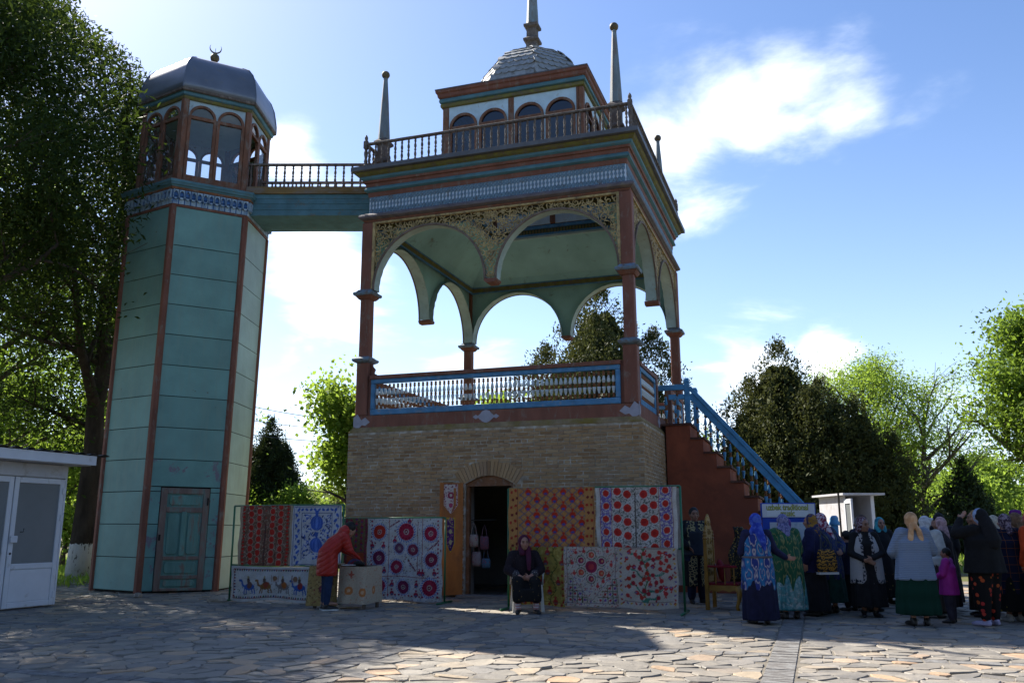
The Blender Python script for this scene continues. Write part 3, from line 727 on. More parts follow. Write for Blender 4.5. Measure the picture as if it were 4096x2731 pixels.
# peeling frame patch and door in the front face
fa, fb = hx(1, RS0, 0), hx(2, RS0, 0); fd = (fb - fa).normalized(); fang = atan2(fd.y, fd.x); FL_ = (fb - fa).length
m_tdoor = M('peeling_green_door', (.12, .25, .215), .7, .25, 5, .35, 30, (.20, .15, .12), .15, 5, (1, 1, .22), soft=.05)
m_tframe = M('bare_brown_door_wood', (.20, .145, .12), .8, .25, 6, .35, 30, (.12, .23, .20), .14, 6, (1, 1, .22))
dr = obj('door', None, tow, fa, (0, 0, fang)); d0, d1 = FL_ * .19, FL_ * .82; dh = 2.33
fm_ = MB().box(d0, d0 + .14, -.035, .03, .04, dh).box(d1 - .14, d1, -.035, .03, .04, dh).box(d0 + .14, d1 - .14, -.035, .03, dh - .13, dh).box(d0 + .14, d1 - .14, -.035, .03, .04, .10)
for z0, z1 in ((1.78, 1.90), (.72, .80), (.30, .38)): fm_.box(d0 + .14, d1 - .14, -.035, .03, z0, z1)
bevel(fm_.build('door_frame', m_tframe, dr), .008)
MB().box(d0 + .14, d1 - .14, -.005, .02, .10, dh - .13).build('door_board', m_tdoor, dr)
mid = (d0 + d1) / 2; e0, e1 = d0 + .19, d1 - .19
for a, b, z0, z1 in ((e0, e1, 1.94, 2.16), (e0, mid - .09, .84, 1.74), (mid + .09, e1, .84, 1.74), (e0, e1, .42, .68), (e0, e1, .13, .27)):
    o = MB().prism([(a + .04, z0), (b - .04, z0), (b, z0 + .05), (b, z1 - .05), (b - .04, z1), (a + .04, z1), (a, z1 - .05), (a, z0 + .05)], -.03, .0).build('door_panel', m_tdoor, dr); bevel(o, .012)
bevel(MB().box(mid - .06, mid + .06, -.05, .0, .80, 1.80).build('centre_bar', m_tdoor, dr), .025, 2)
MB().box(d1 - .05, d1 - .02, -.06, -.036, 1.95, 2.12).build('hinge', m_dark, dr); MB().box(d0 + .02, d0 + .06, -.08, -.036, 1.15, 1.28).build('latch', m_dark, dr)
# niche frieze
hexring([(RS1 + .02, 9.10), (RS1 + .03, 9.155)], RS1 - .2).build('frieze_strip', m_red, tow)
m_niche = M('ultramarine_paint', (.055, .15, .37), .7, .3, 8, .25, 30, (.24, .29, .34), .10, 8)
m_fw = M('flaking_white_blue_paint', (.32, .42, .50), .75, .3, 10, .4, 40, (.08, .16, .32), .15, 9, (1, 1, .3))
hexring([(RS1 + .015, 9.157), (RS1 + .025, 9.33), (RS1 + .06, 9.36), (RS1 + .065, 9.50)], RS1 - .2).build('frieze_board', m_niche, tow)
def niche():
    """hood of one niche: a pointed arch frame standing proud"""
    w, h = .062, .19; rings = []
    arch = [(-.046, 0), (-.050, .06), (-.046, .11), (-.026, .145), (0, .165), (.026, .145), (.046, .11), (.050, .06), (.046, 0)]
    out = [(-w, -.02), (-w, .06), (-w, .12), (-w, .19), (0, .19), (w, .19), (w, .12), (w, .06), (w, -.02)]
    mb = MB()
    for i in range(8):
        a, b, c, d = arch[i], arch[i + 1], out[i + 1], out[i]
        mb.add([(x, -.065, z) for x, z in (a, b, c, d)] + [(x, .0, z) for x, z in (a, b, c, d)], [(0, 1, 2, 3), (4, 5, 1, 0), (7, 6, 2, 3)])
    mb.prism([(-.05, 0), (.05, 0), (.03, -.035), (0, -.05), (-.03, -.035)], -.04, .0)
    return mb.mesh('niche_hood', m_fw)
nm_ = niche(); sm_ = MB().box(-.056, .056, -.018, .01, 0, .125).mesh('frieze_slat', m_fw)
for f in range(6):
    A, B = hx(f, RS1 + .03, 0), hx(f + 1, RS1 + .03, 0); d = (B - A).normalized(); an = atan2(d.y, d.x); ln = (B - A).length
    if f not in (0, 1, 2): continue
    for i in range(13):
        p = A + d * (ln * (i + .5) / 13); n = Vector((p.x, p.y, 0)).normalized()
        obj('niche_hood', nm_, tow, p + n * .018 + Vector((0, 0, 9.305)), (0, 0, an))
        obj('frieze_slat', sm_, tow, p - n * .008 + Vector((0, 0, 9.158)), (rnd.uniform(-.02, .05), 0, an + rnd.uniform(-.02, .02)))
hexring([(RS1 + .085, 9.502), (RS1 + .12, 9.515), (RS1 + .125, 9.565)], RS1 - .3).build('cornice_strip', M('orange_brown_paint', (.20, .075, .03), .7, .25, 6, .2, 30, WOODW, .15, 8), tow)
hexring([(RS1 + .13, 9.567), (RS1 + .15, 9.60), (RS1 + .185, 9.61), (RS1 + .20, 9.66), (RS1 + .215, 9.67), (RS1 + .22, 9.73)], RS1 - .3).build('cornice', m_teal, tow)
MB().loft([hring(RS1 + .20, 9.732), hring(RS1 + .18, 9.76)]).build('lantern_floor', m_brown, tow)
# glazed lantern
RL = 1.62; ZW0, ZW1, ZSP, ZLT = 9.76, 9.92, 11.58, 12.06
for i in range(6):
    c = hx(i, RL, 0); rad = Vector((c.x, c.y, 0)).normalized(); tg = Vector((-rad.y, rad.x, 0)); rings = []
    for z in (9.76, ZLT): rings.append([c - tg * .10 - rad * .12 + Vector((0, 0, z)), c - tg * .09 + Vector((0, 0, z)) - rad * .02, c + rad * .03 + Vector((0, 0, z)), c + tg * .09 - rad * .02 + Vector((0, 0, z)), c + tg * .10 - rad * .12 + Vector((0, 0, z))])
    MB().loft(rings).build('lantern_post', m_brown, tow)
m_lanpale = M('lantern_pale_paint', (.36, .46, .50), .75, .15, 4, .12, 30, (.2, .2, .18), .08, 8)
for f in range(6):
    A, B = hx(f, RL - .02, 0), hx(f + 1, RL - .02, 0); d = (B - A).normalized(); an = atan2(d.y, d.x); ln = (B - A).length
    o = obj('lantern_side', None, tow, A, (0, 0, an)); a0, a1 = .10, ln - .10; w = (a1 - a0) / 2
    wins = [(a0 + w * .5, w * .5 - .05), (a0 + w * 1.5, w * .5 - .05)]
    wb = MB(); xs = [a0 + (a1 - a0) * i / 48 for i in range(49)]
    def zt(x):
        for c, r in wins:
            if abs(x - c) < r: return ZSP + sqrt(r * r - (x - c) ** 2)
        return ZSP - .02
    for x0, x1 in zip(xs, xs[1:]):
        z0, z1 = zt(x0 + 1e-6), zt(x1 - 1e-6)
        for y in (0, .05): wb.add([(x0, y, z0), (x1, y, z1), (x1, y, ZLT), (x0, y, ZLT)], [(0, 1, 2, 3)])
    wb.build('spandrel', m_lanpale, o, fix=False)
    MB().box(a0, a1, -.03, .06, ZW0, ZW1).build('sill', m_brown, o)
    for j, (c, r) in enumerate(wins):
        isdoor = (f == 2 and j == 0)
        fr_ = MB()
        pts = [(-cos(pi * i / 14), sin(pi * i / 14)) for i in range(15)]
        fr_.loft([[(c + u * (r - .03), -.03, ZSP + v * (r - .03)), (c + u * (r + .03), -.03, ZSP + v * (r + .03)), (c + u * (r + .03), .05, ZSP + v * (r + .03)), (c + u * (r - .03), .05, ZSP + v * (r - .03))] for u, v in pts])
        fr_.box(c - r - .045, c - r + .03, -.028, .05, ZW1, ZSP); fr_.box(c + r - .03, c + r + .045, -.028, .05, ZW1, ZSP)
        fr_.box(c - r + .03, c + r - .03, -.028, .05, ZSP - .07, ZSP + .01)
        if not isdoor: fr_.box(c - r + .03, c + r - .03, -.028, .05, ZW1, ZW1 + .08)
        wn = fr_.build('window', m_brown, o)
        MB().add([(c + u * r, .012, ZSP + v * r) for u, v in pts], [tuple(range(15))]).build('pane', g_tower, wn)
        if not isdoor: MB().add([(c - r, .012, ZW1), (c + r, .012, ZW1), (c + r, .012, ZSP - .05), (c - r, .012, ZSP - .05)], [(0, 1, 2, 3)]).build('pane', g_tower, wn)
MB().loft([hring(RL - .12, 11.98), hring(RL - .12, 12.0)]).build('lantern_ceiling', m_tealin, tow)
hexring([(RL + .03, 12.0), (RL + .05, 12.03), (RL + .055, 12.075)], RL - .3).build('eave_fillet', m_olive, tow)
hexring([(RL + .07, 12.077), (RL + .10, 12.10), (RL + .11, 12.16), (RL + .14, 12.17)], RL - .3).build('eave_moulding', m_teal, tow)
hexring([(RL + .15, 12.172), (RL + .18, 12.19), (RL + .19, 12.245)], RL - .3).build('eave_board', m_wood, tow)
DPR = [(1.76, 12.247), (1.79, 12.26), (1.785, 12.42), (1.75, 12.62), (1.70, 12.86), (1.60, 13.08), (1.44, 13.26), (1.20, 13.39), (.85, 13.48), (.4, 13.54), (.05, 13.58)]
for f in range(6):
    mb = MB(); g = []
    for R, z in DPR: A, B = hx(f, R, z), hx(f + 1, R, z); g.append([A + (B - A) * t for t in (0.0, .25, .5, .75, 1.0)])
    mb.loft(g, close=False, cap=False); o = mb.build('dome_gore', m_metal, tow, smooth=True)
    sm2 = MB().tube([hx(f, R + .004, z + .003) for R, z in DPR], .014, 5); sm2.build('dome_seam', m_metal, tow)
fin = obj('finial', None, tow, (0, 0, 13.50)); m_br = MATS['bronze_ball']
MB().lathe([(.11, 0), (.10, .05), (.07, .12), (.06, .38), (.075, .42), (.04, .45)], 10).build('stem', m_br, fin)
MB().sphere((0, 0, .56), .125, 12, 8).build('ball', m_br, fin, smooth=True)
cr_ = MB(); ro, ri = .16, .148; rings = []
for i in range(25):
    a = radians(-215 + 250 * i / 24); w = .04 * sin(pi * i / 24) + .003
    rings.append([(r_ * cos(a), y, .85 + r_ * sin(a)) for r_, y in ((ro, -.008), (ro, .008), (ro - w, .008), (ro - w, -.008))])
cr_.loft(rings); cr_.tube([(0, 0, .66), (0, 0, .85)], .007, 5); cr_.build('crescent', m_br, fin, rot=(0, 0, .35))

# ================================================================== FOOTBRIDGE
brd = thing('footbridge', 'high teal wooden footbridge with turned railings joining the tower to the pavilion roof', 'footbridge', (-6.95, 21.2, 0))
BLn = 3.62
bm_ = MB().box(0, BLn, 0, 1.25, 9.21, 9.78).build('beam', m_teal, brd)
for z in (9.36, 9.52, 9.66):
    MB().box(0, BLn, -.012, -.001, z, z + .05).build('beam_strip', m_teal, brd)
MB().box(-.02, BLn, -.05, 1.30, 9.782, 9.97).build('deck_edge', M('ochre_weathered_board', (.20, .125, .045), .75, .35, 4, .3, 30, WOODW, .18, 6, (.3, 1, 1)), brd)
for y in (.02, 1.22): balustrade(brd, (.12, y), (BLn - .02, y), 16, 9.985, posts=(1, 0))

# ================================================================== STAIRCASE
sta = thing('staircase', 'steep red-sided staircase with a bright blue railing climbing to the pavilion balcony', 'staircase', PO, -TH)
SY0, SY1 = 2.45, 4.10
n0 = (7.12, 3.77); RUN, RISE = .283, .333
steps = [(n0[0] + RUN * i, n0[1] - RISE * i) for i in range(11)]
m_tread = M('dark_red_tread', (.085, .03, .02), .7, .3, 5, .2, 30, (.12, .06, .04), .2, 6)
for sy in (SY0, SY1 - .05):
    pts = [(6.56, 0), (6.56, n0[1] - .05)]
    for i, (x, z) in enumerate(steps):
        pts += [(x, z - .05), (x, z - RISE - .05 if i < 10 else 0)]
    pts = [(x, max(z, 0)) for x, z in pts]
    mb = MB(); xs = [6.56] + [x for x, _ in steps]
    for i, (x0, x1) in enumerate(zip(xs, xs[1:])):
        mb.box(x0, x1, sy, sy + .05, 0, steps[i][1] - .05)
    mb.build('stringer', m_redside, sta)
MB().box(6.46, 7.16, SY0 - .03, SY1 + .03, n0[1] - .048, n0[1]).build('landing', m_tread, sta)
for i, (x, z) in enumerate(steps[:-1]):
    MB().box(x - .0, x + RUN + .04, SY0 - .03, SY1 + .03, z - RISE - .048, z - RISE).build('tread', m_tread, sta)
    MB().box(x - .03, x - .002, SY0 + .06, SY1 - .06, z - RISE + .001, z - .05).build('riser', m_redside, sta)
for sy in (SY0 + .06, SY1 - .06):
    rl = obj('railing', None, sta, (0, sy, 0))
    bevel(MB().box(7.02, 7.14, -.06, .06, 3.772, 4.72).lathe([(.085, 4.72), (.085, 4.76), (.05, 4.83)], 4, c=(7.08, 0), ph=pi / 4).build('newel', m_sblue, rl), .012)
    a = Vector((7.14, 0, 4.60)); b = Vector((n0[0] + RUN * 10 + .05, 0, 4.60 - RISE / RUN * (RUN * 10 - .02)))
    bevel(MB().bar(a, b, .12, .10).build('handrail', m_sblue, rl), .015); d = (b - a); up = Vector((-d.z, 0, d.x)).normalized()
    dn = Vector((0, 0, -.17)); bevel(MB().bar(a + dn, b + dn, .07, .15).build('rail_board', m_sblue, rl), .01)
    bx = n0[0] + RUN * 10 + .08
    bevel(MB().box(bx, bx + .14, -.07, .07, 0, 1.45).lathe([(.11, 1.45), (.11, 1.5), (.085, 1.56), (.085, 1.62), (.05, 1.66)], 8, c=(bx + .07, 0)).build('newel', m_sblue, rl), .012)
    MB().box(6.42, 7.02, -.05, .05, 4.56, 4.68).build('handrail', m_sblue, rl)
    for x in (6.58, 6.85): obj('baluster', sp_stair, rl, (x, 0, 3.772), sc=(1, 1, .94))
    for i, (x, z) in enumerate(steps[:-1]):
        zz = z - RISE; obj('baluster', sp_stair, rl, (x + RUN * .62, 0, zz), sc=(1, 1, (4.60 - (x + RUN * .62 - 7.14) * RISE / RUN - .22 - zz) / .82))
# ================================================================== GROUND AND PAVING
def groundmat():
    m, t = nodes('dirt_and_grass'); p = tpos(t); n = tnoise(t, p, .22, 6); n2 = tnoise(t, p, 5, 5)
    c = ramp(t, n, [(.38, (.10, .13, .03)), (.5, (.13, .12, .05)), (.62, (.24, .20, .14))]); c = tmix(t, tmath(t, 'MULTIPLY', n2, .6), c, (.07, .06, .035))
    return finish(m, t, c, .95, n2, .5, .05, .1)
gm = MB(); gs = 40
g0 = [(-900 + 1800 * i / gs, -300 + 1800 * j / gs, -.035) for j in range(gs + 1) for i in range(gs + 1)]
gm.add(g0, [(j * (gs + 1) + i, j * (gs + 1) + i + 1, (j + 1) * (gs + 1) + i + 1, (j + 1) * (gs + 1) + i) for j in range(gs) for i in range(gs)])
gr = gm.build('ground', groundmat()); gr['kind'] = 'structure'
PVX0, PVX1, PVY0, PVY1 = -13.0, 20.0, -13.2, 9.0
m_sand = M('joint_sand', (.17, .15, .12), .95, .3, 6, .5, 60)
pv = MB().box(PVX0, PVX1, PVY0, PVY1, -.033, -.0125).build('pavement', m_sand, None, loc=PO, rot=(0, 0, -TH)); pv['kind'] = 'structure'
def stonemat():
    m, t = nodes('paving_stone'); g = t.nodes.new('ShaderNodeNewGeometry'); oi = t.nodes.new('ShaderNodeObjectInfo'); p = tpos(t)
    r = tmath(t, 'FRACT', tmath(t, 'ADD', g.outputs['Random Per Island'], oi.outputs['Random']))
    c = ramp(t, r, [(0, (.15, .138, .122)), (.18, (.23, .208, .175)), (.34, (.175, .16, .138)), (.5, (.28, .245, .195)), (.64, (.20, .188, .172)), (.76, (.34, .27, .185)), (.87, (.22, .20, .17)), (.93, (.38, .255, .155)), (1, (.36, .28, .20))])
    lay = tnoise(t, tpos(t, (1, 1, 1)), 3.5, 6, .6, .8); c = tmix(t, .5, c, ramp(t, lay, [(.3, (.55, .55, .56)), (.7, (1.45, 1.4, 1.32))]), 'MULTIPLY')
    c = tmix(t, ramp(t, tnoise(t, p, 38, 4), [(.55, (0, 0, 0)), (.75, (.4, .4, .4))]), c, (.12, .115, .105))
    h = tmath(t, 'ADD', tmath(t, 'MULTIPLY', tnoise(t, p, 9, 5, .65, .5), 1.0), tmath(t, 'MULTIPLY', tnoise(t, p, 70, 4), .25))
    ro = ramp(t, lay, [(.3, (.5, .5, .5)), (.7, (.75, .75, .75))])
    return finish(m, t, c, ro, h, .55, .02, .35)
m_stone = stonemat()
def clip(poly, px, py, nx, ny):
    out = []
    for i in range(len(poly)):
        a, b = poly[i], poly[(i + 1) % len(poly)]; da = (a[0] - px) * nx + (a[1] - py) * ny; db = (b[0] - px) * nx + (b[1] - py) * ny
        if da <= 0: out.append(a)
        if (da < 0 < db) or (db < 0 < da): k = da / (da - db); out.append((a[0] + (b[0] - a[0]) * k, a[1] + (b[1] - a[1]) * k))
    return out
stones = []
def seen(lx, ly, mg=.35):
    w = loc2w(lx, ly); return w.y > 7.4 and abs(w.x) < w.y * .60 + mg
SXS = [.5 + 4.4 * k - 8.8 for k in range(7)] ; SXW = .16
SYS = [-7.1 + 3.6 * k - 7.2 for k in range(7)]; SYW = .12
def panel(x0, x1, y0, y1, seed):
    r = random.Random(seed); cell = .275; pts = []
    nx, ny = int((x1 - x0) / cell), int((y1 - y0) / (cell * .8))
    grid = {}
    for i in range(-1, nx + 1):
        for j in range(-1, ny + 1):
            if r.random() < .17: continue
            grid[i, j] = (x0 + (i + .5 + r.uniform(-.55, .55)) * (x1 - x0) / nx, y0 + (j + .5 + r.uniform(-.46, .46)) * (y1 - y0) / ny)
    for (i, j), (a, b) in grid.items():
        if not (0 <= i < nx and 0 <= j < ny) or not seen(a, b): continue
        poly = [(x0 + .012, y0 + .012), (x1 - .012, y0 + .012), (x1 - .012, y1 - .012), (x0 + .012, y1 - .012)]
        for di in range(-3, 4):
            for dj in range(-3, 4):
                q = grid.get((i + di, j + dj))
                if q is None or (di == 0 and dj == 0): continue
                dx, dy = q[0] - a, q[1] - b; Ld = sqrt(dx * dx + dy * dy)
                if Ld < 1e-4: continue
                k = .5 - (.007 + .008 * r.random()) / Ld; poly = clip(poly, a + dx * k, b + dy * k, dx / Ld, dy / Ld)
                if len(poly) < 3: break
            if len(poly) < 3: break
        if len(poly) >= 3: stones.append(poly)
for a in range(len(SXS) - 1):
    for b in range(len(SYS) - 1):
        panel(SXS[a] + SXW, SXS[a + 1] - SXW, SYS[b] + SYW, SYS[b + 1] - SYW, a * 31 + b)
pavers = []
for x in SXS:
    y = SYS[0]
    while y < SYS[-1]:
        w = .105; 
        if seen(x, y): pavers.append([(x - SXW + .012, y + .006), (x + SXW - .012, y + .006), (x + SXW - .012, y + w - .006), (x - SXW + .012, y + w - .006)])
        y += w
for y in SYS:
    for a in range(len(SXS) - 1):
        x = SXS[a] + SXW; n = int((SXS[a + 1] - SXS[a] - 2 * SXW) / .25); st = (SXS[a + 1] - SXS[a] - 2 * SXW) / n
        for i in range(n):
            if seen(x + i * st, y): pavers.append([(x + i * st + .008, y - SYW + .014), (x + (i + 1) * st - .008, y - SYW + .014), (x + (i + 1) * st - .008, y + SYW - .014), (x + i * st + .008, y + SYW - .014)])
def refine(poly, r):
    out = []
    for i in range(len(poly)):
        a, b = poly[i], poly[(i + 1) % len(poly)]; out.append(a); L_ = sqrt((a[0] - b[0]) ** 2 + (a[1] - b[1]) ** 2)
        if L_ > .14: k = r.uniform(.35, .65); s = r.uniform(-.035, .010); out.append((a[0] + (b[0] - a[0]) * k + (b[1] - a[1]) / L_ * s * -1, a[1] + (b[1] - a[1]) * k + (b[0] - a[0]) / L_ * s))
    return out
def stonegeo(mb, poly, seed, off=(0, 0), rough=True):
    r = random.Random(seed)
    if rough: poly = refine(poly, r)
    cx = sum(p[0] for p in poly) / len(poly); cy = sum(p[1] for p in poly) / len(poly); n = len(poly)
    h = r.uniform(-.008, .006) if rough else r.uniform(-.004, .002); tx, ty = r.uniform(-.014, .014), r.uniform(-.014, .014)
    if not rough: tx *= .3; ty *= .3
    Z = lambda x, y: h + tx * (x - cx) / .3 + ty * (y - cy) / .3
    vs = [(x - off[0], y - off[1], -.024) for x, y in poly] + [(x - off[0], y - off[1], Z(x, y) - .010) for x, y in poly] + [(x + (cx - x) * .05 - off[0], y + (cy - y) * .05 - off[1], Z(x, y)) for x, y in poly]
    fs = [tuple(range(2 * n, 3 * n))]
    for k in (0, 1): fs += [(k * n + i, k * n + (i + 1) % n, (k + 1) * n + (i + 1) % n, (k + 1) * n + i) for i in range(n)]
    mb.add(vs, fs)
def dist(poly): 
    cx = sum(p[0] for p in poly) / len(poly); cy = sum(p[1] for p in poly) / len(poly); w = loc2w(cx, cy)
    A = abs(sum(poly[i][0] * poly[(i + 1) % len(poly)][1] - poly[(i + 1) % len(poly)][0] * poly[i][1] for i in range(len(poly)))) / 2
    vis = 1 if abs(w.x) < w.y * .585 and w.y > 8.5 else .01
    return -A / w.y ** 3 * vis
stones.sort(key=dist); pavers.sort(key=dist)
far = MB(); m_paver = M('grey_paver', (.23, .225, .215), .8, .22, 6, .4, 50, (.14, .13, .12), .25, 6, island=.18)
for i, poly in enumerate(stones):
    if i < 300:
        cx = sum(p[0] for p in poly) / len(poly); cy = sum(p[1] for p in poly) / len(poly); q = MB(); stonegeo(q, poly, i, (cx, cy)); q.build('paving_stone', m_stone, pv, loc=(cx, cy, 0))
    else: stonegeo(far, poly, i)
o = far.build('far_paving_stones', m_stone, pv); o['kind'] = 'stuff'
far = MB()
for i, poly in enumerate(pavers):
    if i < 300:
        cx = sum(p[0] for p in poly) / len(poly); cy = sum(p[1] for p in poly) / len(poly); q = MB(); stonegeo(q, poly, i, (cx, cy), False); q.build('paver', m_paver, pv, loc=(cx, cy, 0))
    else: stonegeo(far, poly, i, (0, 0), False)
o = far.build('far_pavers', m_paver, pv); o['kind'] = 'stuff'

# ================================================================== WHITE KIOSK (left)
m_pvc = M('white_pvc', (.62, .64, .68), .4, .05, 3, .03, 20, (.35, .33, .3), .03, 5, spec=.4)
m_wallw = M('white_plaster_panel', (.50, .50, .52), .8, .08, 2, .1, 20, (.36, .33, .3), .08, 3)
m_rust = M('rusty_timber', (.18, .08, .04), .8, .3, 6, .2, 30)
m_frost = M('frosted_window', (.17, .185, .19), .35, .12, 1.2, .02, 8, spec=.5)
kio = thing('kiosk', 'white plastic kiosk with frosted glass doors and corrugated roof, cut by the picture edge', 'kiosk', (-8.6, 17.13, 0), atan2(.938, .347))
KL = 4.3
kb = MB().box(-KL, 0, .06, .12, 0.02, 2.6).box(-.06, 0, .12, 2.3, 0.02, 2.6).box(-KL, 0, 2.3, 2.36, .02, 2.6); kb.build('wall', m_wallw, kio)
MB().box(-KL, .0, .0, .058, 2.36, 2.60).build('wall_panel', m_wallw, kio)
MB().box(-KL - .1, .30, -.38, -.30, 2.62, 2.80).build('fascia', m_pvc, kio)
MB().box(-KL - .1, .26, -.30, 2.6, 2.61, 2.64).build('eaves', m_wallw, kio)
for y in (-.1, 1.2): MB().box(.26, .55, y, y + .06, 2.66, 2.73).build('roof_batten', m_rust, kio)
rf = MB(); n = 90; g = []
for i in range(n): x = -KL - .15 + (KL + .75) * i / (n - 1); g.append([(x, -.42, 2.83 + .02 * sin(i * 1.25)), (x, 2.7, 2.72 + .02 * sin(i * 1.25))])
rf.loft(g, close=False, cap=False); rf.build('corrugated_roof', M('grey_slate_roofing', (.12, .12, .12), .8, .2, 4, .2, 20), kio, fix=False)
def pvcdoor(x0, x1, name, hardware):
    d = obj(name, None, kio); y0, y1 = -.0, .058
    f = MB().box(x0, x0 + .10, y0, y1, .03, 2.34).box(x1 - .10, x1, y0, y1, .03, 2.34).box(x0 + .1, x1 - .1, y0, y1, 2.24, 2.34).box(x0 + .1, x1 - .1, y0, y1, .03, .13).box(x0 + .1, x1 - .1, y0, y1, .70, .80)
    bevel(f.build('door_frame', m_pvc, d), .008)
    MB().box(x0 + .1, x1 - .1, .025, .045, .80, 2.24).build('glass', m_frost, d)
    bevel(MB().box(x0 + .1, x1 - .1, .012, .045, .13, .70).build('door_panel', m_pvc, d), .01)
    if hardware:
        for z in (.22, 1.62, 2.12): bevel(MB().box(x1 - .05, x1 - .01, -.02, .0, z - .06, z + .06).build('hinge', m_pvc, d), .006)
        bevel(MB().box(x0 + .0, x0 + .14, -.05, -.001, 1.17, 1.29).build('lock_box', m_pvc, d), .01)
        MB().lathe([(.0, -.006), (.022, -.006), (.022, .0)], 10).build('keyhole', m_dark, d, loc=(x0 + .05, -.003, .98), rot=(pi / 2, 0, 0))
        MB().tube([(x0 + .2, -.02, 1.36), (x0 + .25, -.03, 1.36), (x0 + .26, -.03, 1.42)], .008, 6).build('hook', m_dark, d)
pvcdoor(-1.14, -.04, 'door', True); pvcdoor(-2.28, -1.16, 'door', False); pvcdoor(-3.4, -2.3, 'door', False)
MB().box(-.038, 0, 0, .058, .03, 2.358).build('corner_profile', m_pvc, kio)

# ================================================================== KIOSK (far right, open)
k2 = thing('kiosk', 'small white kiosk standing open under the trees behind the crowd', 'kiosk', (8.92, 24.0, 0), radians(4))
b2 = MB().box(0, .05, .0, 1.6, .05, 2.25).box(.75, .80, 0, 1.6, .05, 2.25).box(.05, .75, 1.5, 1.55, .05, 2.25); b2.build('wall', m_wallw, k2)
for z in (.3, .65, 1.0, 1.35, 1.7, 2.0): MB().box(.06, .74, 1.46, 1.499, z, z + .32).build('siding_board', m_wallw, k2)
MB().box(-.12, 1.04, -.25, 1.8, 2.255, 2.31).build('roof', m_wallw, k2)
MB().box(.05, .75, .1, 1.45, 1.25, 1.28).build('shelf', m_wallw, k2)
bevel(MB().box(.73, .83, -.04, 0, .05, 2.25).build('door_post', m_pvc, k2), .01)
od = MB().box(0, .08, 0, .05, .05, 2.15).box(.52, .6, 0, .05, .05, 2.15).box(.08, .52, 0, .05, 2.03, 2.15).box(.08, .52, 0, .05, .05, .9).build('door', m_pvc, k2, loc=(-.02, -.05, 0), rot=(0, 0, radians(262)))
MB().box(.08, .52, .02, .035, .9, 2.03).build('glass', m_frost, od)
MB().box(-.28, -.24, -.3, -.26, 0, 2.3).build('awning_post', m_dark, k2)

